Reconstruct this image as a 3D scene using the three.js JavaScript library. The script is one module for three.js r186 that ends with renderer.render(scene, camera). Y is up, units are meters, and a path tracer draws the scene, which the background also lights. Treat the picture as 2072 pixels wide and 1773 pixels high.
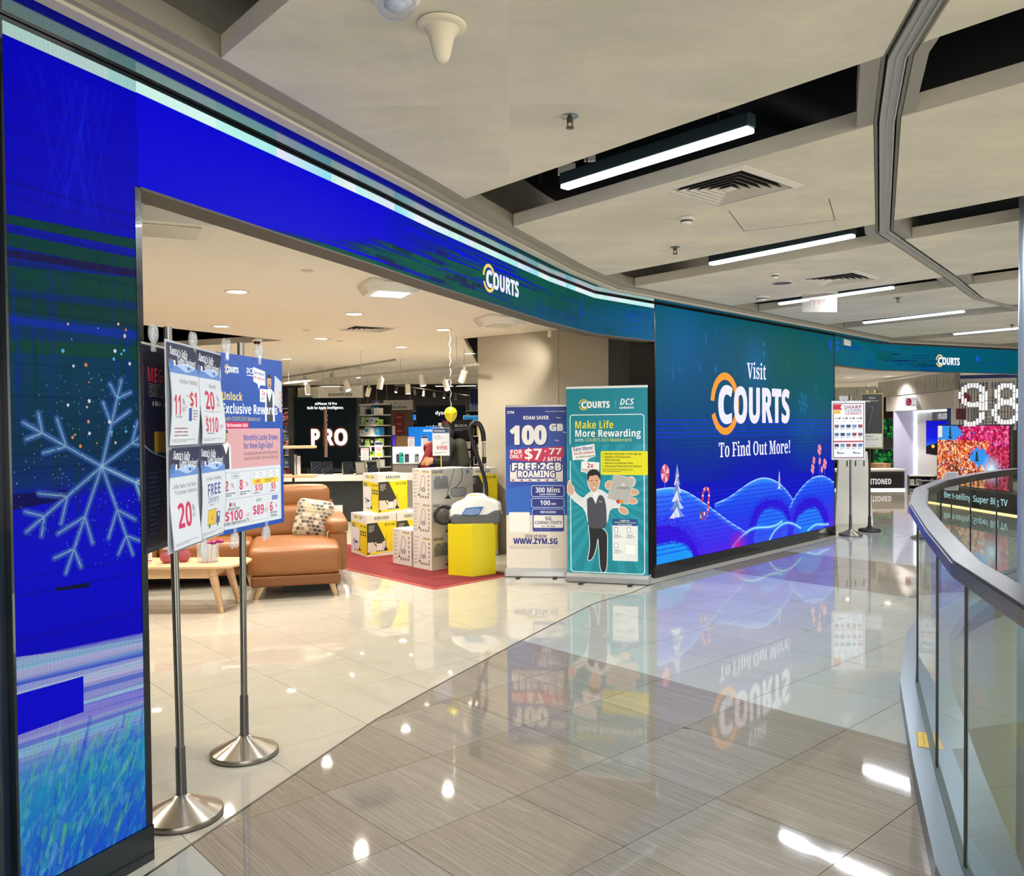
import * as THREE from 'three';
import { RoundedBoxGeometry } from 'three/addons/geometries/RoundedBoxGeometry.js';
import { mergeGeometries, mergeVertices } from 'three/addons/utils/BufferGeometryUtils.js';
import { MarchingCubes } from 'three/addons/objects/MarchingCubes.js';
import { RectAreaLightUniformsLib } from 'three/addons/lights/RectAreaLightUniformsLib.js';

// ---------------------------------------------------------------- camera, sky, exposure
RectAreaLightUniformsLib.init();
const scene = new THREE.Scene();
scene.background = new THREE.Color(0x000000);            // indoors: no sky is seen
const camera = new THREE.PerspectiveCamera(2 * Math.atan(886.5 / 1687) * 180 / Math.PI, 2072 / 1773, 0.05, 80);
camera.position.set(0, 1.55, 0);                          // held at eye height in the mall corridor
camera.rotation.order = 'YXZ';
camera.rotation.set(-0.0225, 0, -0.0085);
camera.setViewOffset(2072, 1773, 0, -16.5, 2072, 1773);
const renderer = new THREE.WebGLRenderer({ antialias: true });
renderer.toneMapping = THREE.LinearToneMapping;
renderer.toneMappingExposure = 1.28;
renderer.shadowMap.enabled = true;

// strengths of the lamps, real and added (radiance of the fittings)
const BAR = 235, DOWN = 16.5, DEEP = 60, LOWER = 80, TRACK = 7;

// ---------------------------------------------------------------- helpers
const PI = Math.PI;
function rng(a) { return () => { a = (a + 0x6d2b79f5) | 0; let t = Math.imul(a ^ (a >>> 15), 1 | a); t = (t + Math.imul(t ^ (t >>> 7), 61 | t)) ^ t; return ((t ^ (t >>> 14)) >>> 0) / 4294967296; }; }
const used = new Map();
function numbered(n) { const k = used.get(n) ?? 0; used.set(n, k + 1); return k ? n + '_' + String(k).padStart(3, '0') : n; }
function tag(o, label, category, group, kind) {
  if (label) o.userData.label = label;
  if (category) o.userData.category = category;
  if (group) o.userData.group = group;
  if (kind) o.userData.kind = kind;
  return o;
}
function thing(name, label, category, p = [0, 0, 0], turn = 0, group) {
  const o = new THREE.Group(); o.name = numbered(name); o.position.set(...p); o.rotation.y = turn; scene.add(o);
  return tag(o, label, category, group);
}
function mesh(name, g, m, parent) {
  const o = new THREE.Mesh(Array.isArray(g) ? mg(g) : g, m); o.name = parent ? name : numbered(name); o.castShadow = o.receiveShadow = true;
  (parent ?? scene).add(o); return o;
}
const part = mesh;
function solo(name, g, m, label, category, group) { return tag(mesh(name, g, m), label, category, group); }
function struct(name, g, m, parent) { const o = mesh(name, g, m, parent); if (!parent) o.userData.kind = 'structure'; return o; }
function structGroup(name) { const o = new THREE.Group(); o.name = numbered(name); o.userData.kind = 'structure'; scene.add(o); return o; }
function copy(o, p, turn, label, group) {
  const c = o.clone(); c.name = numbered(o.name.replace(/_\d{3}$/, '')); c.userData = { ...o.userData }; scene.add(c);
  if (p) c.position.set(...p); if (turn !== undefined) c.rotation.y = turn;
  if (label) c.userData.label = label; if (group) c.userData.group = group; return c;
}
function flat(g) {
  g = g.index ? g.toNonIndexed() : g;
  for (const k of Object.keys(g.attributes)) if (!['position', 'normal', 'uv'].includes(k)) g.deleteAttribute(k);
  if (!g.attributes.normal) g.computeVertexNormals();
  if (!g.attributes.uv) g.setAttribute('uv', new THREE.BufferAttribute(new Float32Array(g.attributes.position.count * 2), 2));
  g.morphAttributes = {}; return g;
}
function mg(list) { return list.length === 1 ? list[0] : mergeGeometries(list.map(flat), false); }
function bx(w, h, d, x = 0, y = 0, z = 0, r = 0) { return (r ? new RoundedBoxGeometry(w, h, d, 3, Math.min(r, w / 2.01, h / 2.01, d / 2.01)) : new THREE.BoxGeometry(w, h, d)).translate(x, y, z); }
function cyl(r0, r1, h, x = 0, y = 0, z = 0, n = 20) { return new THREE.CylinderGeometry(r1, r0, h, n).translate(x, y + h / 2, z); }   // r0 at the foot
function lathe(pts, n = 32) { return new THREE.LatheGeometry(pts.map(([x, y]) => new THREE.Vector2(x, y)), n); }
function tube(pts, r, n = 40, m = 10) { return new THREE.TubeGeometry(new THREE.CatmullRomCurve3(pts.map((p) => new THREE.Vector3(...p))), n, r, m); }
function rod(a, b, r, n = 10) {
  const A = new THREE.Vector3(...a), B = new THREE.Vector3(...b), L = A.distanceTo(B), g = new THREE.CylinderGeometry(r, r, L, n);
  g.applyQuaternion(new THREE.Quaternion().setFromUnitVectors(new THREE.Vector3(0, 1, 0), B.clone().sub(A).normalize()));
  return g.translate(...A.add(B).multiplyScalar(0.5).toArray());
}
function ball(r, x, y, z, sx = 1, sy = 1, sz = 1, n = 20) { return new THREE.SphereGeometry(r, n, Math.ceil(n * 0.7)).scale(sx, sy, sz).translate(x, y, z); }
function slab(poly, y0, h, holes = []) {                    // a plan outline [x, z] raised from y0 by h
  const s = new THREE.Shape(poly.map(([x, z]) => new THREE.Vector2(x, -z)));
  for (const q of holes) s.holes.push(new THREE.Path(q.map(([x, z]) => new THREE.Vector2(x, -z))));
  return new THREE.ExtrudeGeometry(s, { depth: h, bevelEnabled: false }).rotateX(-PI / 2).translate(0, y0, 0);
}
function prism(poly, depth, bevel = 0) {                    // an outline [x, y] with thickness, front at z = depth / 2
  const s = new THREE.Shape(poly.map(([x, y]) => new THREE.Vector2(x, y)));
  return new THREE.ExtrudeGeometry(s, { depth: depth - 2 * bevel, bevelEnabled: bevel > 0, bevelSize: bevel, bevelThickness: bevel, bevelSegments: 2, curveSegments: 12 }).translate(0, 0, -depth / 2 + bevel);
}
function face(w, h, z = 0, x = 0, y = 0) { return new THREE.PlaneGeometry(w, h).translate(x, y, z); }
function sheet(w, h, t, x, y, z) {                          // a thin printed sheet: print on its front (+z), same print faint on edges
  return bx(w, h, t, x, y, z);
}
const yawOf = (a, b) => Math.atan2(-(b[1] - a[1]), b[0] - a[0]);   // turn of a thing whose local x runs from a to b in plan
const mid = (a, b) => [(a[0] + b[0]) / 2, (a[1] + b[1]) / 2];
const dist = (a, b) => Math.hypot(b[0] - a[0], b[1] - a[1]);
const lerp = (a, b, t) => a + (b - a) * t;
function offset(poly, d) {                                  // plan line moved to its left-hand side seen along it from above (outwards for the shop front)
  return poly.map((p, i) => {
    const n = [];
    for (const [a, b] of [[i - 1, i], [i, i + 1]]) if (poly[a] && poly[b]) { const l = dist(poly[a], poly[b]); n.push([-(poly[b][1] - poly[a][1]) / l, (poly[b][0] - poly[a][0]) / l]); }
    const m = n.length > 1 ? [n[0][0] + n[1][0], n[0][1] + n[1][1]] : n[0], l = Math.hypot(...m), u = [m[0] / l, m[1] / l], c = u[0] * n[0][0] + u[1] * n[0][1];
    return [p[0] + u[0] * d / c, p[1] + u[1] * d / c];
  });
}
function band(poly, o0, o1, y0, y1) {                       // a strip of wall along a plan line between two offsets and two heights
  const A = offset(poly, o1), B = offset(poly, o0), P = [], U = [];
  let s = 0;
  const quad = (a, b, c, d, u0, u1, v0, v1) => { P.push(...a, ...b, ...c, ...a, ...c, ...d); U.push(u0, v0, u1, v0, u1, v1, u0, v0, u1, v1, u0, v1); };
  for (let i = 0; i + 1 < poly.length; i++) {
    const L = dist(poly[i], poly[i + 1]), e = s + L, w = Math.abs(o1 - o0);
    const p = (q, y) => [q[0], y, q[1]];
    quad(p(A[i], y0), p(A[i + 1], y0), p(A[i + 1], y1), p(A[i], y1), s, e, y0, y1);
    quad(p(B[i + 1], y0), p(B[i], y0), p(B[i], y1), p(B[i + 1], y1), e, s, y0, y1);
    quad(p(A[i], y1), p(A[i + 1], y1), p(B[i + 1], y1), p(B[i], y1), s, e, 0, w);
    quad(p(B[i], y0), p(B[i + 1], y0), p(A[i + 1], y0), p(A[i], y0), s, e, 0, w);
    if (i === 0) quad(p(B[i], y0), p(A[i], y0), p(A[i], y1), p(B[i], y1), 0, w, y0, y1);
    if (i + 2 === poly.length) quad(p(A[i + 1], y0), p(B[i + 1], y0), p(B[i + 1], y1), p(A[i + 1], y1), 0, w, y0, y1);
    s = e;
  }
  const g = new THREE.BufferGeometry();
  g.setAttribute('position', new THREE.Float32BufferAttribute(P, 3)); g.setAttribute('uv', new THREE.Float32BufferAttribute(U, 2)); g.computeVertexNormals(); return g;
}
function ribbon(poly, o, y0, y1, s0 = 0, s1) {              // the shining front of a screen along a plan line, uv 0..1
  const A = offset(poly, o), T = poly.slice(1).reduce((t, p, i) => t + dist(p, poly[i]), 0), P = [], U = [];
  let s = 0;
  for (let i = 0; i + 1 < poly.length; i++) {
    const e = s + dist(poly[i], poly[i + 1]), a = [A[i][0], y0, A[i][1]], b = [A[i + 1][0], y0, A[i + 1][1]], c = [b[0], y1, b[2]], d = [a[0], y1, a[2]], u = s / T, v = e / T;
    P.push(...a, ...b, ...c, ...a, ...c, ...d); U.push(u, 0, v, 0, v, 1, u, 0, v, 1, u, 1); s = e;
  }
  const g = new THREE.BufferGeometry();
  g.setAttribute('position', new THREE.Float32BufferAttribute(P, 3)); g.setAttribute('uv', new THREE.Float32BufferAttribute(U, 2)); g.computeVertexNormals(); return g;
}
function sub(poly, s0, s1) {                                // the stretch of a plan line between two lengths along it
  const out = []; let s = 0;
  for (let i = 0; i + 1 < poly.length; i++) {
    const L = dist(poly[i], poly[i + 1]), at = (t) => [lerp(poly[i][0], poly[i + 1][0], t), lerp(poly[i][1], poly[i + 1][1], t)];
    if (s0 >= s && s0 < s + L) out.push(at((s0 - s) / L));
    if (s > s0 && s < s1) out.push(poly[i]);
    if (s1 > s && s1 <= s + L + 1e-6) out.push(at((s1 - s) / L));
    s += L;
  }
  return out;
}
const lengthOf = (poly) => poly.slice(1).reduce((t, p, i) => t + dist(p, poly[i]), 0);
// cut a convex polygon [x, z] by the line through a and b; keeps the side on the left hand when walking a to b seen from above (x right, z down)
function cut(poly, a, b, keep = 1) {
  const f = (p) => keep * ((b[0] - a[0]) * (p[1] - a[1]) - (b[1] - a[1]) * (p[0] - a[0])), out = [];
  for (let i = 0; i < poly.length; i++) {
    const p = poly[i], q = poly[(i + 1) % poly.length], u = f(p), v = f(q);
    if (u <= 0) out.push(p);
    if ((u < 0 && v > 0) || (u > 0 && v < 0)) { const t = u / (u - v); out.push([lerp(p[0], q[0], t), lerp(p[1], q[1], t)]); }
  }
  return out;
}
function cutAlong(poly, line, keep) {                       // the pieces of a convex polygon on one side of a bent line
  const pieces = [];
  for (let i = 0; i + 1 < line.length; i++) {
    let p = cut(poly, line[i], line[i + 1], keep);
    const bis = (k) => { const a = line[k - 1], b = line[k], c = line[k + 1], u = dist(a, b), v = dist(b, c), t = [(b[0] - a[0]) / u + (c[0] - b[0]) / v, (b[1] - a[1]) / u + (c[1] - b[1]) / v]; return [b, [b[0] - t[1], b[1] + t[0]]]; };
    if (i > 0 && p.length) p = cut(p, ...bis(i), 1) ;
    if (i + 2 < line.length && p.length) p = cut(p, ...bis(i + 1), -1);
    if (p.length > 2) pieces.push(p);
  }
  return pieces;
}
const area = (p) => Math.abs(p.reduce((s, a, i) => { const b = p[(i + 1) % p.length]; return s + a[0] * b[1] - b[0] * a[1]; }, 0)) / 2;

// ---------------------------------------------------------------- materials and prints
const mats = new Map();
function M(color, rough = 0.6, o = {}) {
  const key = JSON.stringify([color, rough, Object.entries(o).filter(([, v]) => !v?.isTexture), Object.values(o).filter((v) => v?.isTexture).map((v) => v.uuid)]);
  if (!mats.has(key)) mats.set(key, new THREE.MeshPhysicalMaterial({ color, roughness: rough, ...o }));
  return mats.get(key);
}
const SANS = 'sans-serif', SERIF = 'serif';
function canvas(w, h, draw, color = true) {
  const c = document.createElement('canvas'); c.width = w; c.height = h;
  draw(c.getContext('2d'), w, h);
  const t = new THREE.CanvasTexture(c); if (color) t.colorSpace = THREE.SRGBColorSpace; t.magFilter = THREE.LinearFilter; t.wrapS = t.wrapT = THREE.ClampToEdgeWrapping; return t;
}
function text(c, str, x, y, size, fill, o = {}) {           // o: w = exact width, align, font, bold, line = outline colour
  c.save(); c.font = (o.bold === false ? '' : 'bold ') + size + 'px ' + (o.font ?? SANS); c.textBaseline = 'middle';
  const m = c.measureText(str).width, k = o.w ? o.w / m : (o.sx ?? 1);
  c.translate(x, y); if (o.rot) c.rotate(o.rot); c.transform(k, 0, o.slant ?? 0, 1, 0, 0); c.textAlign = o.align ?? 'center';
  if (o.line) { c.lineWidth = o.lw ?? size * 0.12; c.lineJoin = 'round'; c.strokeStyle = o.line; c.strokeText(str, 0, 0); }
  if (o.shadow) { c.fillStyle = o.shadow; c.fillText(str, size * 0.03, size * 0.05); }
  c.fillStyle = fill; c.fillText(str, 0, 0); c.restore();
}
function rr(c, x, y, w, h, r, fill, stroke, lw = 2) { c.beginPath(); c.roundRect(x, y, w, h, r); if (fill) { c.fillStyle = fill; c.fill(); } if (stroke) { c.strokeStyle = stroke; c.lineWidth = lw; c.stroke(); } }
function small(c, x, y, w, n, gap, color, seed = 1) {       // lines of print too small to read
  const r = rng(seed); c.fillStyle = color;
  for (let i = 0; i < n; i++) { let p = x; const end = x + w * (i === n - 1 ? 0.6 : 0.85 + 0.15 * r()); while (p < end) { const l = gap * (0.5 + 1.6 * r()); c.fillRect(p, y + i * gap, Math.min(l, end - p), gap * 0.42); p += l + gap * 0.35; } }
}
function poly(c, pts, fill, stroke, lw) { c.beginPath(); pts.forEach(([x, y], i) => (i ? c.lineTo(x, y) : c.moveTo(x, y))); c.closePath(); if (fill) { c.fillStyle = fill; c.fill(); } if (stroke) { c.strokeStyle = stroke; c.lineWidth = lw ?? 2; c.stroke(); } }
function smooth(c, pts) { c.beginPath(); c.moveTo(...pts[0]); for (let i = 1; i < pts.length - 1; i++) { const m = [(pts[i][0] + pts[i + 1][0]) / 2, (pts[i][1] + pts[i + 1][1]) / 2]; c.quadraticCurveTo(...pts[i], ...m); } c.lineTo(...pts[pts.length - 1]); }
function shopLogo(c, x, y, h, ring = '#f9b13c', ink = '#f1f0ff', sx = 1) {   // x, y centre of the first letter; h letter height
  const r = h * 0.88;
  c.save();
  c.translate(x, y); c.scale(sx, 1);
  c.lineWidth = h * 0.2; c.strokeStyle = ring;
  c.beginPath(); c.ellipse(0, 0, r * 0.78, r * 0.86, 0, -PI * 0.97, PI * 0.42); c.stroke();
  c.beginPath(); c.ellipse(0, 0, r * 0.78, r * 0.86, 0, PI * 0.38, PI * 0.88); c.stroke();
  text(c, 'C', -h * 0.0, h * 0.04, h * 1.34, ink, { w: h * 0.82, line: ink, lw: h * 0.09 });
  text(c, 'OURTS', h * 0.45, h * 0.04, h * 1.34, ink, { w: h * 3.55, align: 'left', line: ink, lw: h * 0.07 });
  c.restore();
}
const glowing = (tex, k = 1, o = {}) => new THREE.MeshPhysicalMaterial({ color: 0x000000, roughness: 0.6, specularIntensity: 0.12, emissive: 0xffffff, emissiveMap: tex, emissiveIntensity: k / 1.28, ...o });
const print = (tex, rough = 0.55, o = {}) => new THREE.MeshPhysicalMaterial({ map: tex, roughness: rough, ...o });
const steel = M(0xb9b6b0, 0.28, { metalness: 1 }), darkSteel = M(0x6a6a6c, 0.35, { metalness: 1 }), black = M(0x15171a, 0.45), white = M(0xe9e7e1, 0.5), acrylic = M(0xf4f8fa, 0.06, { transmission: 0.9, thickness: 0, ior: 1.49 }),
  plaster = M(0xe2dccd, 0.85), navy = M(0x0a1422, 0.3), alu = M(0xc8c9ca, 0.35, { metalness: 0.85 });
function rectLight(parent, color, k, w, h, p, look) {       // light of a fitting, just in front of its glowing face
  const l = new THREE.RectAreaLight(color, k, w, h); l.position.set(...p); (parent ?? scene).add(l);
  if (look) l.lookAt(new THREE.Vector3(...look)); else l.rotation.x = -PI / 2; return l;
}
// ---------------------------------------------------------------- plan of the place (metres; x right, z towards the viewer)
const FRONT = [[-1.526, -2.515], [-1.316, -2.985], [-0.7, -4.46], [-0.455, -5.08], [0, -6.14], [0.31, -6.86], [0.775, -7.77], [1.451, -8.474]];   // entrance with the long header
const WALL_A = [1.451, -8.474], WALL_B = [4.511, -11.669];                                       // the big screen
const FRONT_R = [[4.511, -11.669], [5.66, -12.87], [8.7, -14.28], [9.8, -14.79]];                     // second entrance
const FRONT_L = [[-5.6, 6.55], [-1.526, -2.515]];                                                // wall beside the viewer
const FACADE = [...FRONT_L.slice(0, 1), ...FRONT, ...FRONT_R];
const EDGE = [[0.9, 6], [0.93, -0.4], [1.03, -1.3], [1.2, -2.05], [1.385, -2.72], [1.7, -3.52], [2.186, -4.69], [2.75, -5.8], [3.3, -6.6], [3.95, -7.35], [4.5, -7.9], [5.05, -8.36], [6.05, -9.0], [9.4, -10.4]];   // outer foot of the balustrade kerb
const HEAD_Y = 2.41, LED_TOP = 2.785, SOFFIT = 2.8, PANEL_Y = 2.83, SHOP_CEIL = 2.68;

// ---------------------------------------------------------------- floors: every tile that can be told apart is a piece
const GRID = { t: 0.5836, a: 47.96 * PI / 180, o: [0.3995, -3.0412] };
const gb = [Math.sin(GRID.a), -Math.cos(GRID.a)], ga = [Math.cos(GRID.a), Math.sin(GRID.a)];
const gridPoint = (i, j) => [GRID.o[0] + GRID.t * (i * gb[0] + j * ga[0]), GRID.o[1] + GRID.t * (i * gb[1] + j * ga[1])];
const BORDER = [[-2.1, -1.0], [-1.289, -2.867], [-0.992, -3.701], [-0.737, -4.41], [-0.501, -4.905], [-0.027, -5.862], [0.289, -6.482], [0.72, -7.3], [1.114, -7.75], [1.361, -8.15], [4.62, -11.55], [5.75, -12.7], [8.8, -14.05], [14, -16.5]];
const stoneTex = canvas(1024, 1024, (c, w, h) => {
  const r = rng(7); c.fillStyle = '#8c857b'; c.fillRect(0, 0, w, h);
  for (let i = 0; i < 1500; i++) {
    const y = r() * h, l = 120 + r() * 800, x = r() * w, k = r(); c.strokeStyle = k < 0.42 ? `rgba(84,72,60,${0.07 + 0.17 * r()})` : k < 0.93 ? `rgba(168,160,148,${0.06 + 0.16 * r()})` : `rgba(210,202,190,${0.14 + 0.3 * r()})`;
    c.lineWidth = 0.8 + 2.6 * r() * r();
    for (const dx of [0, -w]) for (const dy of [0, -h, h]) { c.beginPath(); c.moveTo(x + dx, y + dy); c.bezierCurveTo(x + dx + l * 0.3, y + dy - 8 + 16 * r(), x + dx + l * 0.6, y + dy + 6 * r(), x + dx + l, y + dy - 6 + 22 * r()); c.stroke(); }
  }
});
const paleTex = canvas(512, 512, (c, w, h) => {
  const r = rng(9); c.fillStyle = '#c2bfb7'; c.fillRect(0, 0, w, h);
  for (let i = 0; i < 500; i++) { c.fillStyle = `rgba(${r() < 0.5 ? '150,140,125' : '236,232,222'},${0.006 + 0.014 * r()})`; c.beginPath(); c.ellipse(r() * w, r() * h, 10 + 60 * r(), 6 + 30 * r(), r() * 3, 0, 7); c.fill(); }
});
for (const t of [stoneTex, paleTex]) t.wrapS = t.wrapT = THREE.RepeatWrapping;
const stone = [0, 1, 2].map((k) => M(['#ffffff', '#f5f2ef', '#faf6f0'][k], 0.04, { map: stoneTex, ior: 1.7 }));
const paleCorridor = [0, 1].map((k) => M(['#dfe2e4', '#dadee1'][k], 0.035, { map: paleTex, ior: 1.7 }));
const paleShop = [0, 1].map((k) => M(['#f6f1e8', '#f5f0e6'][k], 0.03, { map: paleTex, ior: 1.7 }));
const corridorFloor = structGroup('floor'), shopFloor = structGroup('floor');
const groutDark = M(0x3b342d, 0.8), groutPale = M(0x8b857b, 0.8);
const BED = [[-9, 6], ...EDGE.map((p) => p), [14, -11.5], [14, -34], [-12, -34], [-12, 6]];
struct('subfloor', slab(BED, -0.35, 0.346), groutDark, corridorFloor);
{
  const eye = [0, 0], tiles = { c: [], s: [] }, g = 0.0016;
  const visible = (p) => { const d = -p[1]; return d > 1.2 && Math.abs(p[0]) / d < 0.66; };
  for (let i = -14; i < 62; i++) for (let j = -40; j < 30; j++) {
    const a = gridPoint(i, j), b = gridPoint(i + 1, j), c = gridPoint(i + 1, j + 1), d = gridPoint(i, j + 1), m = mid(a, c);
    if (m[0] < -7 || m[0] > 13 || m[1] > 4 || m[1] < -27) continue;
    const u = (p, q) => { const l = dist(p, q); return [(q[0] - p[0]) / l * g, (q[1] - p[1]) / l * g]; };
    const e1 = u(a, b), e2 = u(a, d), T = [[a[0] + e1[0] + e2[0], a[1] + e1[1] + e2[1]], [b[0] - e1[0] + e2[0], b[1] - e1[1] + e2[1]], [c[0] - e1[0] - e2[0], c[1] - e1[1] - e2[1]], [d[0] + e1[0] - e2[0], d[1] + e1[1] - e2[1]]];
    for (const [kind, keep] of [['s', 1], ['c', -1]]) {
      for (let p of cutAlong(T, offset(BORDER, kind === 'c' ? 0.003 : -0.003), keep)) {
        const q = kind === 'c' ? cutAlong(p, offset(EDGE, 0.1), 1) : [p];
        for (const s of q) if (area(s) > 4e-4) { const z = Math.max(0.6, -m[1]); tiles[kind].push({ i, j, p: s, m, seen: visible(m), size: area(s) / z ** 3 }); }
      }
    }
  }
  const rt = rng(21);
  const tileGeo = (p, i, j) => {
    const n = p.length, P = [], U = [], N = [], ou = rt() * 3, ov = rt() * 3, y = (rt() - 0.5) * 0.0004, top = (q) => [q[0], y, q[1]], low = (q) => [q[0], -0.012, q[1]], b = (q, k) => { const dx = q[0] - GRID.o[0], dz = q[1] - GRID.o[1]; return k ? ou + (dx * ga[0] + dz * ga[1]) / 1.15 : ov + (dx * gb[0] + dz * gb[1]) / 1.15; };
    const A = p.reduce((s, q, k) => { const w = p[(k + 1) % n]; return s + q[0] * w[1] - w[0] * q[1]; }, 0); if (A > 0) p = [...p].reverse();
    for (let k = 1; k + 1 < n; k++) for (const q of [p[0], p[k], p[k + 1]]) { P.push(...top(q)); N.push(0, 1, 0); U.push(b(q, 1), b(q, 0)); }
    for (let k = 0; k < n; k++) { const a = p[k], c = p[(k + 1) % n], l = dist(a, c) || 1, nn = [-(c[1] - a[1]) / l, 0, (c[0] - a[0]) / l]; for (const v of [low(a), low(c), top(c), low(a), top(c), top(a)]) { P.push(...v); N.push(...nn); U.push(b([v[0], v[2]], 1), b([v[0], v[2]], 0)); } }
    const g2 = new THREE.BufferGeometry(); g2.setAttribute('position', new THREE.Float32BufferAttribute(P, 3)); g2.setAttribute('normal', new THREE.Float32BufferAttribute(N, 3)); g2.setAttribute('uv', new THREE.Float32BufferAttribute(U, 2)); return g2;
  };
  const matOf = (kind, t) => (kind === 's' ? paleShop[(t.i * 7 + t.j * 3) & 1] : (t.i >= -2 && t.i < 3) || (t.i >= 9 && t.i < 12) ? stone[(t.i * 5 + t.j * 11 + 300) % 3] : paleCorridor[(t.i + t.j * 3) & 1]);
  for (const [kind, parent] of [['c', corridorFloor], ['s', shopFloor]]) {
    const list = tiles[kind].sort((a, b) => b.seen - a.seen || b.size - a.size), rest = new Map();
    list.forEach((t, k) => {
      const geo = tileGeo(t.p, t.i, t.j), m = matOf(kind, t);
      if (k < 290 && t.seen) struct('tile', geo, m, parent);
      else { if (!rest.has(m)) rest.set(m, []); rest.get(m).push(geo); }
    });
    let n = 0; for (const [m, l] of rest) tag(struct('tiles_beyond', l, m, parent), null, null, null, 'stuff');
  }
}
struct('subfloor', slab([[-7, -1.2], ...offset(BORDER, -0.006).slice(0, -1), [13, -16], [13, -28], [-7.5, -28]], -0.0055, 0.0035), groutPale, shopFloor);
tag(mesh('floor_trim', band(BORDER.slice(0, 11), -0.006, 0.006, -0.004, 0.0012), M(0x3a3129, 0.4)), null, null, null, 'structure');

// ---------------------------------------------------------------- shop front: screens, header, soffit
const LW = 2048;
function ledBase(c, w, h, S0, S1, pitch = 6) {              // deep blue breaking into green streaks along the header
  const r = rng(31), X = (s) => (s - S0) / (S1 - S0) * w, fr = (v) => h * (1 - v);
  c.fillStyle = '#0300d2'; c.fillRect(0, 0, w, h);
  const gr = c.createLinearGradient(X(2.1), 0, X(4.6), 0); gr.addColorStop(0, 'rgba(2,74,76,0)'); gr.addColorStop(0.55, 'rgba(2,74,76,.92)'); gr.addColorStop(1, 'rgba(1,76,104,1)'); c.fillStyle = gr; c.fillRect(0, 0, w, h);
  const gr2 = c.createLinearGradient(X(4.6), 0, X(6.7), 0); gr2.addColorStop(0, 'rgba(0,70,90,0)'); gr2.addColorStop(1, 'rgba(0,92,140,1)'); c.fillStyle = gr2; c.fillRect(0, 0, w, h);
  for (let k = 0; k < 120; k++) {                            // streaks
    const v = r(), s = 1.1 + v * 2.3 + r() * 1.7, l = 0.7 + r() * 1.8, y = fr(v), t = h * (0.025 + 0.05 * r());
    const g = c.createLinearGradient(X(s), 0, X(s + l), 0); g.addColorStop(0, 'rgba(4,60,66,0)'); g.addColorStop(0.25, 'rgba(5,88,62,.95)'); g.addColorStop(1, 'rgba(3,76,80,.3)'); c.fillStyle = g; c.fillRect(X(s), y, X(s + l) - X(s), t);
  }
  for (let k = 0; k < 20; k++) {
    const v = 0.15 + 0.75 * r(), s = 2.2 + r() * 1.7, l = 0.3 + r() * 1.1, y = fr(v), t = h * (0.015 + 0.05 * r() * v);
    const g = c.createLinearGradient(X(s), 0, X(s + l), 0); g.addColorStop(0, 'rgba(2,4,225,.95)'); g.addColorStop(0.75, 'rgba(4,10,205,.75)'); g.addColorStop(1, 'rgba(2,20,160,0)'); c.fillStyle = g; c.fillRect(X(s), y, X(s + l) - X(s), t);
  }
  for (let k = 0; k < 12; k++) { c.fillStyle = 'rgba(26,18,70,.5)'; const s = 1.9 + r() * 1.5; c.fillRect(X(s), fr(0.1 + 0.5 * r()), X(s + 0.12 + 0.1 * r()) - X(s), h * 0.07); }
  for (let k = 0; k < 34; k++) { c.fillStyle = `rgba(${r() < 0.5 ? '2,66,40' : '0,60,120'},${0.12 + 0.25 * r()})`; const s = 3.3 + r() * 3.6; c.fillRect(X(s), fr(r()), X(s + 0.1 + 0.35 * r()) - X(s), h * (0.05 + 0.2 * r())); }
  for (let i = 0; i < w * h / 26; i++) { const k = r(); c.fillStyle = k < 0.5 ? 'rgba(0,0,40,.28)' : 'rgba(70,80,255,.22)'; c.fillRect(Math.floor(r() * w), Math.floor(r() * h), 2, 1); }
}
function ledStrip(c, w, y, hh, S0, S1) {
  const r = rng(5), seg = 64; let x = 0;
  const tints = ['#bdf3ea', '#d9f7f2', '#d4f4f6', '#e8e6f8', '#a9ecec', '#f3f1fb', '#c8f0e2', '#8fe0ee'];
  while (x < w) { const l = (0.12 + 0.4 * r()) / (S1 - S0) * w, g = c.createLinearGradient(x, 0, x + l, 0); g.addColorStop(0, tints[Math.floor(r() * 8)]); g.addColorStop(1, tints[Math.floor(r() * 8)]); c.fillStyle = g; c.fillRect(x, y, l + 1, hh); x += l; }
}
function snowFlake(c, x, y, R, n, col, turn, lw, squash = 1) {
  c.save(); c.translate(x, y); c.scale(1, squash); c.strokeStyle = col; c.lineCap = 'round'; c.lineWidth = lw;
  for (let k = 0; k < n; k++) { c.save(); c.rotate(turn + k * 2 * PI / n); c.beginPath(); c.moveTo(0, 0); c.lineTo(R, 0); for (const [t, l] of [[0.42, 0.34], [0.7, 0.26]]) { c.moveTo(R * t, 0); c.lineTo(R * (t + l * 0.75), R * l * 0.75); c.moveTo(R * t, 0); c.lineTo(R * (t + l * 0.75), -R * l * 0.75); } c.stroke(); c.restore(); }
  c.restore();
}
function headerTex(S0, S1, logoAt) {
  return canvas(LW, 256, (c, w, h) => {
    ledBase(c, w, h, S0, S1); const X = (s) => (s - S0) / (S1 - S0) * w;
    if (S1 > 5.5) { const r = rng(88); for (let k = 0; k < 26; k++) { c.fillStyle = r() < 0.5 ? '#1026e8' : '#0a46d8'; const x = X(5.35 + 0.12 * r()) ; c.fillRect(x, h * (0.2 + 0.4 * r()), 4, 12); c.fillRect(X(6.2 + 0.3 * r()), h * (0.2 + 0.7 * r()), 5, 16); } }
    if (logoAt) shopLogo(c, X(logoAt), h * 0.55, h * 0.31, '#f7d774', '#f2f2ff');
    ledStrip(c, w, 0, h * 0.108, S0, S1);
  });
}
const HL = lengthOf(FRONT), JAMB = 0.515;
const led1 = thing('led_screen', 'tall blue LED screen with snowflake picture at left, its long header spanning the shop entrance', 'LED screen', [0, 0, 0]);
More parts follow.
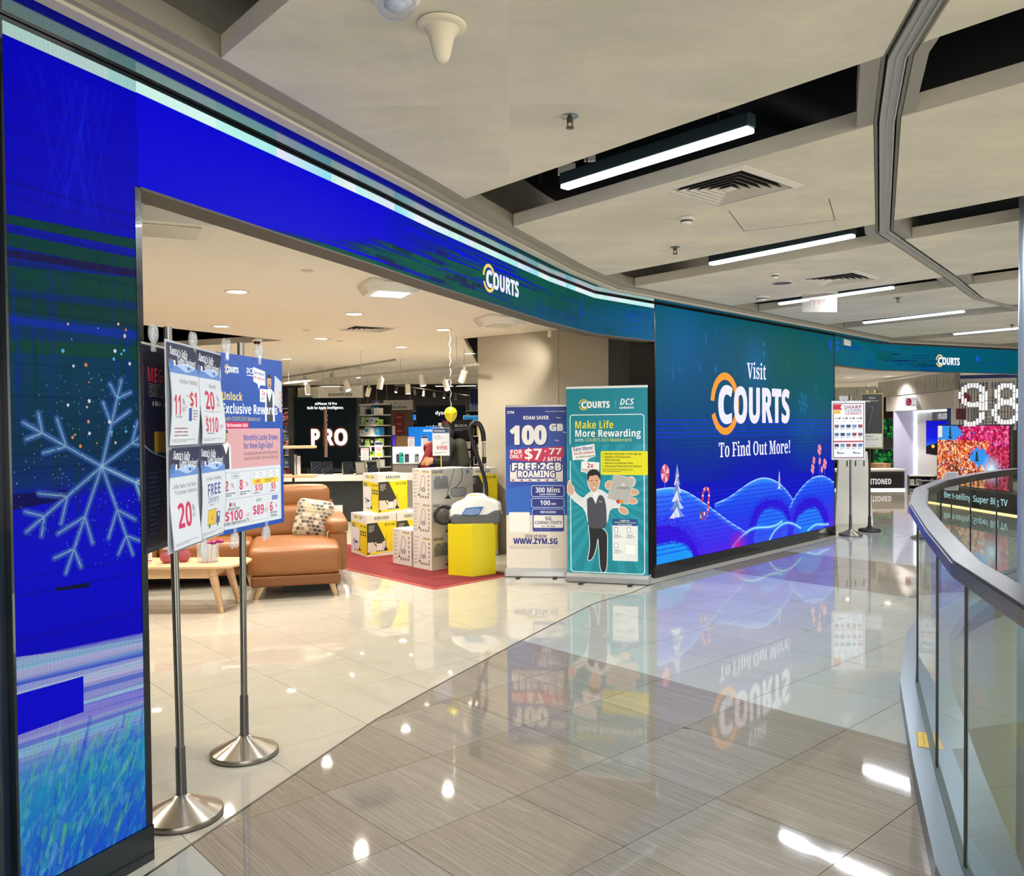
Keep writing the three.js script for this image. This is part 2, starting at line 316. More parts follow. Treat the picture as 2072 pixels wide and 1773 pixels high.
{
  // one L of panels: a pillar beside the entrance and the header over it
  const pil = sub(FRONT, 0, JAMB - 0.012), frame = M(0x06131a, 0.22, { clearcoat: 0.6 });
  part('pillar_body', [band(sub(FRONT, 0, JAMB), -0.16, -0.004, 0, HEAD_Y), band(sub(FRONT, 0, JAMB), -0.004, 0.012, 0, 0.128)], frame, led1);
  const tex = canvas(640, 2048, (c, w, h) => {
    const Y = (y) => h * (1 - (y - 0.13) / (LED_TOP - 0.13)), r = rng(3);
    const bg = c.createLinearGradient(0, 0, 0, h);
    for (const [y, col] of [[2.785, '#0200d8'], [2.35, '#0400d0'], [2.22, '#0508c4'], [2.0, '#063466'], [1.75, '#06425e'], [1.5, '#06384f'], [1.38, '#06307a'], [1.33, '#0408d8'], [1.0, '#0300dc'], [0.86, '#0200d0'], [0.13, '#0300c8']]) bg.addColorStop(Math.min(1, Math.max(0, Y(y) / h)), col);
    c.fillStyle = bg; c.fillRect(0, 0, w, h);
    for (const [y0, y1, t, col] of [[2.205, 2.225, 0.035, '#07443c'], [2.15, 2.16, 0.05, '#07443c'], [2.1, 2.12, 0.028, '#1a1550'], [2.05, 2.09, 0.085, '#08463a'], [1.96, 1.975, 0.06, '#0b4238'], [1.9, 1.9, 0.03, '#0a34a8'], [1.83, 1.85, 0.05, '#0b4a3c']]) poly(c, [[0, Y(y0)], [w, Y(y1)], [w, Y(y1 - t)], [0, Y(y0 - t * 0.8)]], col);
    for (let k = 0; k < 90; k++) { c.fillStyle = `rgba(${r() < 0.5 ? '3,60,44' : '10,40,190'},${0.1 + 0.2 * r()})`; const y = 1.4 + 0.8 * r(); c.fillRect(r() * w, Y(y), 6 + 14 * r(), 60 + 160 * r()); }
    for (let k = 0; k < 60; k++) { c.fillStyle = `rgba(0,0,60,${0.05 + 0.12 * r()})`; c.fillRect(0, Y(0.9 + 1.9 * r()), w, 2 + 5 * r()); }
    for (let k = 0; k < 20; k++) { c.strokeStyle = 'rgba(20,50,255,.16)'; c.lineWidth = 10; c.beginPath(); c.moveTo(w * (0.1 + 0.7 * r()), Y(2.7)); c.lineTo(w * (0.25 + 0.5 * r()), Y(2.25)); c.stroke(); }   // rays of a lit tree
    c.fillStyle = '#0b1838'; poly(c, [[0, Y(1.36)], [w * 0.4, Y(1.36)], [w * 0.4, Y(1.33)], [0, Y(1.31)]], '#080a5a'); poly(c, [[w * 0.3, Y(1.05)], [w * 0.55, Y(1.045)], [w * 0.55, Y(1.03)], [w * 0.3, Y(1.04)]], '#071238');
    for (const [x, y, a] of [[0.3, 2.0, 0.7], [0.42, 1.9, 0.5]]) { c.fillStyle = 'rgba(4,40,60,.6)'; }
    const fx = w * 0.66, fy = Y(1.43);
    const arms = [[0.42, 0.62], [0.42, 0.62], [1.2, 0.66], [1.98, 0.72], [2.55, 0.66], [3.62, 0.62], [5.0, 0.6], [5.75, 0.6]];
    c.save(); c.translate(fx, fy); c.scale(1, 0.62); c.lineCap = 'round';
    for (const [lw, col] of [[34, 'rgba(50,90,205,.4)'], [24, 'rgba(90,140,205,.5)'], [7, 'rgba(180,225,235,.6)']]) for (const [a, l] of arms) { c.save(); c.rotate(a); c.strokeStyle = col; c.lineWidth = lw; const R = l * w; c.beginPath(); c.moveTo(0, 0); c.lineTo(R, 0); for (const [t, q, b] of [[0.48, 0.3, 0.75], [0.48, 0.26, -0.7], [0.78, 0.2, 0.9], [0.78, 0.18, -0.8]]) { c.moveTo(R * t, 0); c.lineTo(R * t + R * q * Math.cos(b), R * q * Math.sin(b)); } c.stroke(); c.restore(); }
    c.restore(); for (let k = 0; k < 500; k++) { c.fillStyle = ['rgba(10,40,120,.5)', 'rgba(225,245,255,.4)'][k & 1]; const a = r() * 6.28, q = w * 0.66 * Math.sqrt(r()); c.fillRect(fx + Math.cos(a) * q, fy + Math.sin(a) * q * 0.62, 5, 4); }
    for (let k = 0; k < 34; k++) { c.fillStyle = ['#ffd7b0', '#ff9a5a', '#f2f4ff', '#66c8ff'][Math.floor(r() * 4)]; const R = 3 + 5 * r(); c.beginPath(); c.ellipse(w * (0.35 + 0.6 * r()), Y(1.5 + 0.42 * r()), R, R * 0.7, 0, 0, 7); c.fill(); }
    poly(c, [[0, Y(0.865)], [w * 0.5, Y(0.83)], [w, Y(0.81)], [w, h], [0, h]], '#8ea9e6');                          // snow slope
    for (let k = 0; k < 60; k++) { const y = 0.5 + 0.36 * r(); c.fillStyle = `rgba(${['238,236,255', '90,110,235', '60,80,220', '200,170,235', '150,215,235'][Math.floor(r() * 5)]},.5)`; poly(c, [[0, Y(y)], [w, Y(y - 0.03)], [w, Y(y - 0.05)], [0, Y(y - 0.02 - 0.02 * r())]], c.fillStyle); }
    const gg = c.createLinearGradient(0, Y(0.58), 0, h); gg.addColorStop(0, 'rgba(40,150,215,0)'); gg.addColorStop(0.35, 'rgba(20,150,205,.85)'); gg.addColorStop(1, 'rgba(20,90,225,.95)'); c.fillStyle = gg; c.fillRect(0, Y(0.58), w, h);
    for (let k = 0; k < 520; k++) { c.fillStyle = `rgba(${['60,215,190', '40,60,225', '130,220,120', '150,225,235', '70,110,240'][Math.floor(r() * 5)]},${0.1 + 0.24 * r()})`; c.save(); c.translate(r() * w, Y(0.13 + 0.43 * r())); c.rotate(-1.35 + 0.9 * r()); c.fillRect(-30, -6, 20 + 90 * r() * r(), 5 + 15 * r()); c.restore(); }
    poly(c, [[0, Y(0.747)], [w * 0.486, Y(0.74)], [w * 0.484, Y(0.622)], [0, Y(0.623)]], '#0402e0');
    ledStrip(c, w, 0, h * 0.0155, 0, 0.515);
    c.globalAlpha = 0.55; c.fillStyle = '#00000c';                                                                        // gaps between the diodes
    for (let y = 0; y < h; y += 4) c.fillRect(0, y, w, 1.1); for (let x = 0; x < w; x += 6) c.fillRect(x, 0, 1.7, h);
    c.globalAlpha = 1;
  });
  part('screen', ribbon(pil, 0.004, 0.13, LED_TOP), glowing(tex, 1.25), led1);
  const head = sub(FRONT, JAMB - 0.012, HL), H2 = 3.3;
  part('header_body', [band(sub(FRONT, 0, HL), -0.13, -0.006, HEAD_Y, LED_TOP + 0.012)], M(0x5c564e, 0.75), led1);
  part('screen', ribbon(sub(FRONT, JAMB - 0.012, H2), 0.004, HEAD_Y + 0.006, LED_TOP), glowing(headerTex(JAMB, H2), 1.0), led1);
  part('screen', ribbon(sub(FRONT, H2, HL), 0.004, HEAD_Y + 0.006, LED_TOP), glowing(headerTex(H2, HL, 3.55), 1.0), led1);
  part('underside', band(sub(FRONT, JAMB, HL), -0.13, 0.005, HEAD_Y - 0.003, HEAD_Y + 0.006), M(0x5c564e, 0.7), led1);
  part('bezel', [band(sub(FRONT, 0, HL), -0.006, 0.007, LED_TOP, LED_TOP + 0.012), band(sub(FRONT, JAMB - 0.027, JAMB), -0.165, 0.006, 0, HEAD_Y), band(sub(FRONT, 0, 0.008), -0.1, 0.012, 0, LED_TOP)], frame, led1);
}
struct('wall_left', [band(FRONT_L, -0.2, -0.02, 0, 3.4)], M(0x0a1c2c, 0.25, { clearcoat: 0.5 }));
const bigYaw = yawOf(WALL_A, WALL_B), BL = dist(WALL_A, WALL_B);
const led2 = thing('led_screen', 'huge blue LED wall reading Visit and To Find Out More over snowy candy hills', 'LED screen', [WALL_A[0], 0, WALL_A[1]], bigYaw);
{
  const tex = canvas(2048, 1216, (c, w, h) => {
    const r = rng(12), X = (u) => u * w, Y = (v) => (1 - v) * h, p = (l) => l.map(([u, v]) => [X(u), Y(v)]);
    const bg = c.createLinearGradient(0, 0, 0, h); bg.addColorStop(0, '#02535f'); bg.addColorStop(0.35, '#024f68'); bg.addColorStop(0.5, '#023a86'); bg.addColorStop(0.66, '#0212b4'); bg.addColorStop(1, '#0206c8'); c.fillStyle = bg; c.fillRect(0, 0, w, h);
    for (const [u, v, ru, rv, col] of [[0.12, 0.85, 0.13, 0.3, '0,98,165'], [0.3, 0.9, 0.1, 0.2, '0,84,120'], [0.48, 0.8, 0.07, 0.25, '0,98,160'], [0.7, 0.85, 0.14, 0.3, '2,86,74'], [0.9, 0.75, 0.12, 0.4, '2,92,84'], [0.8, 0.5, 0.12, 0.3, '0,90,130'], [0.2, 0.6, 0.18, 0.2, '0,72,120']]) { const g = c.createRadialGradient(X(u), Y(v), 0, X(u), Y(v), w * ru * 1.4); g.addColorStop(0, `rgba(${col},.75)`); g.addColorStop(1, `rgba(${col},0)`); c.fillStyle = g; c.fillRect(0, 0, w, h * 0.7); }
    for (let k = 0; k < 30; k++) { c.fillStyle = `rgba(60,150,235,${0.1 + 0.25 * r()})`; c.beginPath(); c.ellipse(X(0.03 + 0.94 * r()), Y(0.5 + 0.45 * r()), 5 + 9 * r(), 12 + 26 * r(), 0, 0, 7); c.fill(); }
    for (let k = 0; k < 16; k++) { const v = 0.56 - k * 0.0165; c.fillStyle = k < 5 ? '#0a2cf0' : '#04209a'; c.globalAlpha = k < 5 ? 0.8 : 0.5; c.fillRect(0, Y(v), w, h * (k < 5 ? 0.004 : 0.006)); c.globalAlpha = 1; }
    snowFlake(c, X(0.775), Y(0.64), 70, 6, 'rgba(40,140,190,.45)', 0.2, 7);
    text(c, 'Visit', X(0.487), Y(0.778), 118, '#f4f2ff', { font: SERIF, w: w * 0.108 });
    shopLogo(c, X(0.3165), Y(0.628), 190, '#fb9e33', '#f2edff');
    text(c, 'To Find Out More!', X(0.488), Y(0.43), 106, '#f4f2ff', { font: SERIF, w: w * 0.41 });
    const hill = (pts, base, rim) => { smooth(c, p(pts)); c.lineTo(X(pts[pts.length - 1][0]), h); c.lineTo(X(pts[0][0]), h); c.closePath(); const g = c.createLinearGradient(0, Y(0.3), 0, h); g.addColorStop(0, base[0]); g.addColorStop(0.4, base[1]); g.addColorStop(1, base[2]); c.fillStyle = g; c.fill(); c.save(); c.clip(); smooth(c, p(pts)); for (const [lw, col] of [[46, 'rgba(70,170,255,.35)'], [20, 'rgba(130,205,255,.6)'], [8, '#cbe6ff']]) { c.lineWidth = lw; c.strokeStyle = col; c.stroke(); } c.restore(); };
    hill([[0.261, 0.206], [0.326, 0.22], [0.393, 0.255], [0.464, 0.288], [0.529, 0.298], [0.596, 0.277], [0.656, 0.236], [0.72, 0.16], [0.74, 0.1]], ['#2a7cf2', '#1a48ea', '#3a22e0']);
    hill([[0.68, 0.13], [0.708, 0.175], [0.761, 0.226], [0.827, 0.268], [0.896, 0.278], [0.95, 0.262], [1.0, 0.232]], ['#2a7cf2', '#1a48ea', '#5a2ae0']);
    hill([[-0.02, 0.29], [0.055, 0.3], [0.125, 0.276], [0.191, 0.232], [0.261, 0.179], [0.334, 0.12], [0.41, 0.072], [0.5, 0.0]], ['#3388f5', '#2a50f0', '#4a20e6']);
    const arch = (pts, col, soft) => { c.save(); c.filter = 'none'; for (let k = 0; k < 900; k++) { const i = Math.floor(r() * (pts.length - 1)), t = r(), a = pts[i], b = pts[i + 1]; c.fillStyle = col; c.globalAlpha = 0.5 * r(); c.fillRect(X(lerp(a[0], b[0], t) + (r() - 0.5) * soft), Y(lerp(a[1], b[1], t) + (r() - 0.5) * soft * 1.4), 9, 7); } smooth(c, p(pts)); c.lineTo(X(pts[pts.length - 1][0]), h); c.lineTo(X(pts[0][0]), h); c.closePath(); c.globalAlpha = 0.92; c.fillStyle = col; c.fill(); c.restore(); };
    arch([[0.43, 0.02], [0.455, 0.13], [0.5, 0.178], [0.557, 0.192], [0.62, 0.18], [0.66, 0.15], [0.69, 0.1], [0.7, 0.02]], '#2a06d0', 0.03); arch([[0.47, 0.02], [0.49, 0.105], [0.53, 0.138], [0.566, 0.146], [0.625, 0.126], [0.66, 0.09], [0.67, 0.02]], '#1f78f4', 0.016);
    arch([[0.695, 0.02], [0.715, 0.115], [0.76, 0.155], [0.827, 0.17], [0.89, 0.15], [0.94, 0.09], [0.96, 0.02]], '#2a06d0', 0.03); arch([[0.71, 0.02], [0.74, 0.08], [0.79, 0.105], [0.85, 0.113], [0.89, 0.08], [0.92, 0.02]], '#1f86f4', 0.016);
    arch([[-0.01, 0.15], [0.069, 0.147], [0.125, 0.105], [0.16, 0.06], [0.19, -0.01]], '#3203d4', 0.05); arch([[-0.01, 0.07], [0.068, 0.072], [0.115, 0.052], [0.14, 0.02], [0.15, -0.01]], '#18a4f6', 0.018);
    for (let k = 0; k < 13; k++) { c.fillStyle = 'rgba(30,40,235,.45)'; c.fillRect(0, Y(0.262 - k * 0.0185), w, h * 0.0065); }
    for (const pts of [[[0.35, 0.003], [0.38, 0.03], [0.41, 0.05], [0.45, 0.067], [0.482, 0.071], [0.557, 0.06], [0.6, 0.062], [0.64, 0.078]], [[0.557, -0.005], [0.58, 0.03], [0.605, 0.048], [0.64, 0.064], [0.676, 0.066], [0.72, 0.05], [0.761, 0.023]], [[0.805, 0.004], [0.84, 0.022], [0.873, 0.028], [0.91, 0.02], [0.96, 0.015]]]) { smooth(c, p(pts)); c.lineTo(X(pts[pts.length - 1][0]), h); c.lineTo(X(pts[0][0]), h); c.closePath(); c.fillStyle = 'rgba(60,60,235,.55)'; c.fill(); smooth(c, p(pts)); for (const [lw, col] of [[26, 'rgba(60,170,245,.5)'], [9, '#9fe0fb']]) { c.lineWidth = lw; c.strokeStyle = col; c.stroke(); } }
    const g3 = c.createRadialGradient(X(0.38), Y(0), 0, X(0.38), Y(0), 130); g3.addColorStop(0, 'rgba(225,20,160,.9)'); g3.addColorStop(1, 'rgba(120,20,220,0)'); c.fillStyle = g3; c.fillRect(X(0.28), Y(0.07), 400, 200);
    const lolly = (u, v, R, l) => { c.strokeStyle = 'rgba(120,150,250,.9)'; c.lineWidth = 4; c.beginPath(); c.moveTo(X(u), Y(v)); c.lineTo(X(u) - 6, Y(v - l)); c.stroke(); for (let k = 0; k < 8; k++) { c.fillStyle = k & 1 ? '#f7b9c4' : '#d4546e'; c.beginPath(); c.moveTo(X(u), Y(v)); c.ellipse(X(u), Y(v), R * 0.82, R, 0, k * PI / 4, (k + 1) * PI / 4); c.fill(); } };
    lolly(0.037, 0.35, 44, 0.06); for (const [u, v, R] of [[0.89, 0.407, 34], [0.85, 0.355, 24], [0.892, 0.348, 22], [0.841, 0.313, 30], [0.929, 0.332, 34], [0.908, 0.305, 22]]) lolly(u, v, R, 0.07);
    const tree = (u, v0, v1, wd) => { for (let k = 0; k < 6; k++) { const t = k / 6, a = lerp(v1, v0, t * 0.95), b = lerp(v1, v0, (k + 1.2) / 6.6), half = wd * (0.12 + 0.9 * (k + 1) / 6); poly(c, p([[u, a + 0.012], [u + half, b], [u - half, b]]), ['rgba(210,225,250,.9)', 'rgba(120,150,225,.9)'][k & 1]); poly(c, p([[u, a + 0.01], [u + half * 0.4, b], [u - half, b]]), ['rgba(90,120,190,.8)', 'rgba(235,235,250,.85)'][k & 1]); } for (let k = 0; k < 26; k++) { const t = r(); c.fillStyle = ['#e0654a', '#58c28a', '#f4f4ff', '#8a5ad0'][Math.floor(4 * r())]; c.fillRect(X(u + (r() - 0.5) * wd * 1.5 * t), Y(lerp(v1, v0, t)), 7, 6); } };
    tree(0.088, 0.158, 0.372, 0.034); tree(0.62, 0.228, 0.312, 0.012);
    c.lineCap = 'round'; const cane = [[0.203, 0.225], [0.205, 0.262], [0.217, 0.276], [0.232, 0.27], [0.236, 0.25], [0.23, 0.2], [0.226, 0.163]]; smooth(c, p(cane)); c.lineWidth = 17; c.strokeStyle = '#f4e9f2'; c.stroke(); c.setLineDash([14, 22]); c.strokeStyle = '#d03a52'; c.stroke(); c.setLineDash([]);
    for (let k = 0; k < 14; k++) { c.fillStyle = ['#c23a54', '#2c7a5a', '#e9d9e6', '#3a4ab0'][k & 3]; c.fillRect(X(0.188 + 0.026 * r()), Y(0.2 - 0.045 * r()), 14, 18); }
    for (let k = 0; k < 24; k++) { c.fillStyle = '#2150ff'; c.fillRect(X(0.985 + 0.012 * r()) - 40, Y(0.93 + 0.045 * r()), 5, 13); }
    for (let i = 0; i < 60000; i++) { const k = r(); c.fillStyle = k < 0.6 ? 'rgba(0,0,30,.16)' : 'rgba(120,170,255,.13)'; c.fillRect(r() * w, r() * h, 3, 1.5); }
  });
  part('screen', face(BL - 0.03, LED_TOP - 0.132, 0.004, BL / 2 + 0.004, (LED_TOP + 0.132) / 2), glowing(tex, 1.05), led2);
  part('plinth', bx(BL + 0.05, 0.13, 0.02, BL / 2, 0.065, 0.002), M(0x05080d, 0.2, { clearcoat: 0.5 }), led2);
  part('body', bx(BL, LED_TOP + 0.012, 0.3, BL / 2, (LED_TOP + 0.012) / 2, -0.151), M(0x0b0d12, 0.35), led2);
  part('bezel', [bx(0.018, LED_TOP, 0.012, 0.005, LED_TOP / 2, 0), bx(0.018, LED_TOP, 0.012, BL - 0.004, LED_TOP / 2, 0), bx(BL, 0.012, 0.014, BL / 2, LED_TOP + 0.006, 0)], M(0x05080d, 0.25), led2);
}
const led3 = thing('led_screen', 'teal LED header with a small shop logo over the second entrance at right', 'LED screen');
{
  const RL = lengthOf(FRONT_R), H = 5.0;
  const tex = canvas(2048, 256, (c, w, h) => {
    const r = rng(77), X = (s) => s / H * w; const g = c.createLinearGradient(0, 0, w, 0); g.addColorStop(0, '#025c6c'); g.addColorStop(0.2, '#02607a'); g.addColorStop(0.5, '#025a74'); g.addColorStop(1, '#02556a'); c.fillStyle = g; c.fillRect(0, 0, w, h);
    for (let k = 0; k < 30; k++) { c.fillStyle = `rgba(${r() < 0.5 ? '2,80,60' : '0,70,150'},${0.15 + 0.25 * r()})`; c.fillRect(X(5 * r()), h * r(), 100 + 200 * r(), 20 + 60 * r()); }
    for (let k = 0; k < 22; k++) { c.fillStyle = 'rgba(4,30,90,.6)'; c.fillRect(X(1.7 + 1.3 * r()), h * (0.3 + 0.65 * r()), 40 + 180 * r(), 8); }
    for (let k = 0; k < 14; k++) { c.fillStyle = '#2456ff'; c.fillRect(X(0.04 + 0.12 * r()), h * (0.1 + 0.4 * r()), 8, 18); c.fillRect(X(3.86 + 0.09 * r()), h * (0.3 + 0.2 * r()), 9, 12); }
    shopLogo(c, X(3.02), h * 0.56, h * 0.3, '#f3dc9a', '#ffffff', 0.63);
  });
  part('screen', ribbon(sub(FRONT_R, 0, H), 0.004, HEAD_Y - 0.02, LED_TOP), glowing(tex, 1.0), led3);
  part('header_body', band(FRONT_R, -0.13, -0.004, HEAD_Y - 0.025, LED_TOP + 0.012), M(0x4c4a48, 0.4), led3);
}
// soffit: a polished dark board along the whole front, then a plaster trim and a recess before the ceiling panels
const soffitMat = M(0x7c8488, 0.07, { metalness: 0.95 });
struct('trim_1', band(FACADE, -0.02, 0.18, SOFFIT, SOFFIT + 0.05), soffitMat);
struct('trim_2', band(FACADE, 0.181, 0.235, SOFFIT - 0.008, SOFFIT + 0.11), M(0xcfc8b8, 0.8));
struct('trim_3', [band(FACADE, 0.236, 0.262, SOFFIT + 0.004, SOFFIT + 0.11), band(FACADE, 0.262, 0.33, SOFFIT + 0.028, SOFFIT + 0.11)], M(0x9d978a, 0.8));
struct('wall_back', band(FACADE, -0.14, -0.02, LED_TOP + 0.012, 3.45), plaster);

// ---------------------------------------------------------------- corridor ceiling: panels between open slots, a steel channel along the void
const SU = [0.66, 0.7513], SN = [0.7513, -0.66];                                                  // along the slots, across the slots
const SPINE_HALF = 0.054, SPINE = [[0.9, 6], [1.0, -1.2], [1.29, -2.6], [1.36, -2.946], [1.6, -3.56], [2.5, -5.6], [3.83, -7.3], [4.82, -8.62], [5.78, -9.45], [9.5, -11.6], [16, -15]];
const MARGIN = offset(FACADE, 0.335);
const acrossOf = (p) => p[0] * SN[0] + p[1] * SN[1];
function panelPoly(line1, line2, n0, n1) {                  // the piece between two plan lines and two lines across them
  const piece = (line) => {
    const out = [];
    for (let i = 0; i + 1 < line.length; i++) {
      const a = acrossOf(line[i]), b = acrossOf(line[i + 1]), at = (n) => { const t = (n - a) / (b - a); return [lerp(line[i][0], line[i + 1][0], t), lerp(line[i][1], line[i + 1][1], t)]; };
      if (n0 >= a && n0 < b) out.push(at(n0));
      if (a > n0 && a < n1) out.push(line[i]);
      if (n1 > a && n1 <= b) out.push(at(n1));
    }
    return out.filter((p, i, l) => !i || dist(p, l[i - 1]) > 1e-4);
  };
  const A = piece(line1), B = piece(line2);
  return A.length > 1 && B.length > 1 ? [...A, ...B.reverse()] : null;
}
const ceilingTex = canvas(1024, 1024, (c, w, h) => { const r = rng(51); c.fillStyle = '#ece9e3'; c.fillRect(0, 0, w, h); for (let i = 0; i < 900; i++) { c.fillStyle = `rgba(${r() < 0.5 ? '200,192,178' : '250,248,240'},.05)`; c.beginPath(); c.ellipse(r() * w, r() * h, 30 + 90 * r(), 20 + 60 * r(), 0, 0, 7); c.fill(); } });
ceilingTex.wrapS = ceilingTex.wrapT = THREE.RepeatWrapping; ceilingTex.repeat.set(0.3, 0.3);
const panelMat = M(0xf4f0e6, 0.9, { map: ceilingTex });
const ceiling = structGroup('ceiling');
const VENTS = [{ c: [1.182, -4.518], t: yawOf([0.810, -4.535], [1.153, -4.136]), s: 0.5 }, { c: [2.864, -7.343], t: yawOf([2.503, -7.350], [2.869, -6.974]), s: 0.5 }];   // square openings for the air vents
const inPoly = (q, p) => { let k = false; for (let i = 0, j = p.length - 1; i < p.length; j = i++) if ((p[i][1] > q[1]) !== (p[j][1] > q[1]) && q[0] < (p[j][0] - p[i][0]) * (q[1] - p[i][1]) / (p[j][1] - p[i][1]) + p[i][0]) k = !k; return k; };
const ventHole = ({ c, t, s }) => [[-1, -1], [1, -1], [1, 1], [-1, 1]].map(([x, z]) => [c[0] + s / 2 * (x * Math.cos(t) + z * Math.sin(t)), c[1] + s / 2 * (-x * Math.sin(t) + z * Math.cos(t))]);
const FAR = [[6, 16], [9, -3], [13, -9], [18, -14]];
for (let k = -4; k < 8; k++) {
  const n0 = 1.17 + 2.37 * k, n1 = n0 + 1.74 + 0.01 * k;
  for (const [a, b] of [[MARGIN, offset(SPINE, -SPINE_HALF)], [offset(SPINE, SPINE_HALF), FAR]]) {
    const p = panelPoly(a, b, n0, n1);
    if (p) struct('panel', slab(p, PANEL_Y, 0.078, VENTS.filter((v) => inPoly(v.c, p)).map(ventHole)), panelMat, ceiling);
  }
}
struct('ceiling_slab', slab([[-4, 7], [20, 7], [20, -18], [-4, -18]], 3.45, 0.15), M(0x07090c, 0.9), ceiling);
{
  const spine = structGroup('trim_4'), galv = M(0xb4b4ae, 0.45, { metalness: 0.35 });
  struct('channel', [band(SPINE, -0.03, 0.03, PANEL_Y + 0.008, PANEL_Y + 0.03), band(SPINE, -0.03, -0.024, PANEL_Y - 0.003, PANEL_Y + 0.02), band(SPINE, 0.024, 0.03, PANEL_Y - 0.003, PANEL_Y + 0.02), band(SPINE, -0.003, 0.003, PANEL_Y + 0.003, PANEL_Y + 0.02)], galv, spine);
  struct('side_board', [band(SPINE, -0.052, -0.038, PANEL_Y + 0.012, PANEL_Y + 0.22), band(SPINE, 0.038, 0.052, PANEL_Y + 0.012, PANEL_Y + 0.22)], M(0x8d8a80, 0.7), spine);
  for (let k = 0; k < 6; k++) {                             // end boards where a slot meets the channel
    const n0 = 1.17 + 2.37 * k + 1.74 + 0.01 * k, n1 = n0 + 0.62;
    for (const s of [-1, 1]) { const line = offset(SPINE, s * 0.13), q = panelPoly(offset(SPINE, s < 0 ? -0.12 : 0.054), offset(SPINE, s < 0 ? -0.054 : 0.1), n0, n1); if (q) struct('end_board', slab(q, PANEL_Y + 0.006, 0.16), M(0x98958c, 0.75), spine); }
  }
}
// the void above the panels: ducts and cables seen through the slots
struct('duct', [rod([-1.5, 3.25, -2.2], [2.6, 3.25, -5.4], 0.11), rod([-0.8, 3.2, -5.0], [0.9, 3.3, -3.2], 0.02), rod([-0.5, 3.15, -5.2], [1.6, 3.2, -3.0], 0.012), rod([0.2, 3.1, -5.3], [0.1, 3.35, -4.3], 0.012), tube([[-0.15, 3.3, -4.9], [0.0, 3.02, -4.95], [0.12, 3.05, -4.8], [0.1, 3.3, -4.6]], 0.008)], M(0x2a2f33, 0.6), ceiling);
struct('cable_tray', [bx(0.1, 0.06, 0.04, 0.33, 3.04, -4.86), bx(0.06, 0.05, 0.03, 0.45, 3.06, -4.7)], M(0xd7d5cf, 0.6), ceiling);

// ---------------------------------------------------------------- light bars in the slots
function lightBar(a, b, label) {
  const L = dist(a, b), m = mid(a, b), t = thing('light_bar', label, 'light fixture', [m[0], 2.815, m[1]], yawOf(a, b), 'linear lamps in the ceiling slots');
  part('housing', bx(L, 0.06, 0.062, 0, 0.046, 0, 0.004), M(0x1d3038, 0.4), t);
  part('diffuser', bx(L - 0.008, 0.022, 0.058, 0, 0.005, 0, 0.006), new THREE.MeshStandardMaterial({ color: 0x222222, emissive: 0xf1fbff, emissiveIntensity: 3.2, roughness: 0.4 }), t);
  for (const s of [-0.35, 0.35]) part('hanger', cyl(0.004, 0.004, 0.56, L * s, 0.076, 0, 8), darkSteel, t);
  rectLight(t, 0xf2f8ff, BAR, L - 0.03, 0.05, [0, -0.008, 0]);
  return t;
}
const slotAt = (k, u0, u1, f = 0.4) => { const n = 1.17 + 2.37 * k + 1.74 + 0.01 * k + 0.62 * f; const at = (u) => [SU[0] * u + SN[0] * n, SU[1] * u + SN[1] * n]; return [at(u0), at(u1)]; };
lightBar([0.285, -4.455], [1.04, -3.605], 'nearest long white light bar in the first ceiling slot, beside the square air vent');
lightBar([1.573, -6.58], [2.313, -5.638], 'white light bar in the second ceiling slot, just beyond the smoke detector');
lightBar([2.814, -8.766], [3.558, -7.778], 'white light bar half hidden behind the hanging exit sign');
lightBar([4.41, -10.456], [5.133, -9.47], 'white light bar in the slot next beyond the exit sign');
lightBar([6.293, -11.88], [7.0, -10.93], 'farthest white light bar, at the right end of the corridor ceiling');
for (const [k, u] of [[-1, -0.6], [-1, 1.2], [-2, -2.2], [-2, 0.6], [-3, -2.2], [-3, 0.4]]) lightBar(...slotAt(k, u - 0.55, u + 0.55), 'white light bar in a ceiling slot behind the viewer');  // bars added out of view to raise the light on floor and ceiling

// ---------------------------------------------------------------- balustrade round the void
const rail = thing('balustrade', 'glass balustrade with dark bronze handrail and steel kerb round the mall void', 'railing');
{
  const pts = EDGE.slice(1), KH = 0.1, glassMat = M(0xdff0e8, 0.02, { transmission: 1, thickness: 0, ior: 1.5 });
  part('kerb', [band(pts, 0, 0.26, 0, KH)], M(0x757e88, 0.3, { metalness: 0.85 }), rail);
  part('kerb_joint', [band(pts, 0.076, 0.102, KH - 0.001, KH + 0.004)], M(0x32403f, 0.5), rail);
  const gl = offset(pts, 0.088);
  for (let i = 0; i + 1 < gl.length; i++) {
    const a = gl[i], b = gl[i + 1], L = dist(a, b), cut2 = (t) => [lerp(a[0], b[0], t), lerp(a[1], b[1], t)], s = [cut2(0.006 / L), cut2(1 - 0.006 / L)];
    const pane = part('pane', ribbon(s, 0, KH + 0.004, 1.065), glassMat, rail);
    part('pane_edge', [bx(0.007, 1.0, 0.013, s[1][0], KH + 0.47, s[1][1])], M(0x0d1a1c, 0.3), rail);
  }
  part('handrail', [band(offset(pts, 0.043), 0.0, 0.092, 1.056, 1.098), band(offset(pts, 0.043), 0.008, 0.084, 1.098, 1.106), band(offset(pts, 0.043), 0.008, 0.084, 1.048, 1.056)], M(0x463f47, 0.25, { metalness: 0.8 }), rail);
}
const stickTex = canvas(256, 128, (c, w, h) => { c.fillStyle = '#b9981c'; c.fillRect(0, 0, w, h); c.fillStyle = '#2a2412'; for (let x = 0; x < w; x += 16) { c.fillRect(x, 0, 8, 8); c.fillRect(x, h - 8, 8, 8); } text(c, 'Caution: No Climbing', w / 2, h * 0.38, 26, '#3a2f10', { bold: false, w: w * 0.85 }); text(c, 'or leaning', w / 2, h * 0.68, 24, '#3a2f10', { bold: false }); });
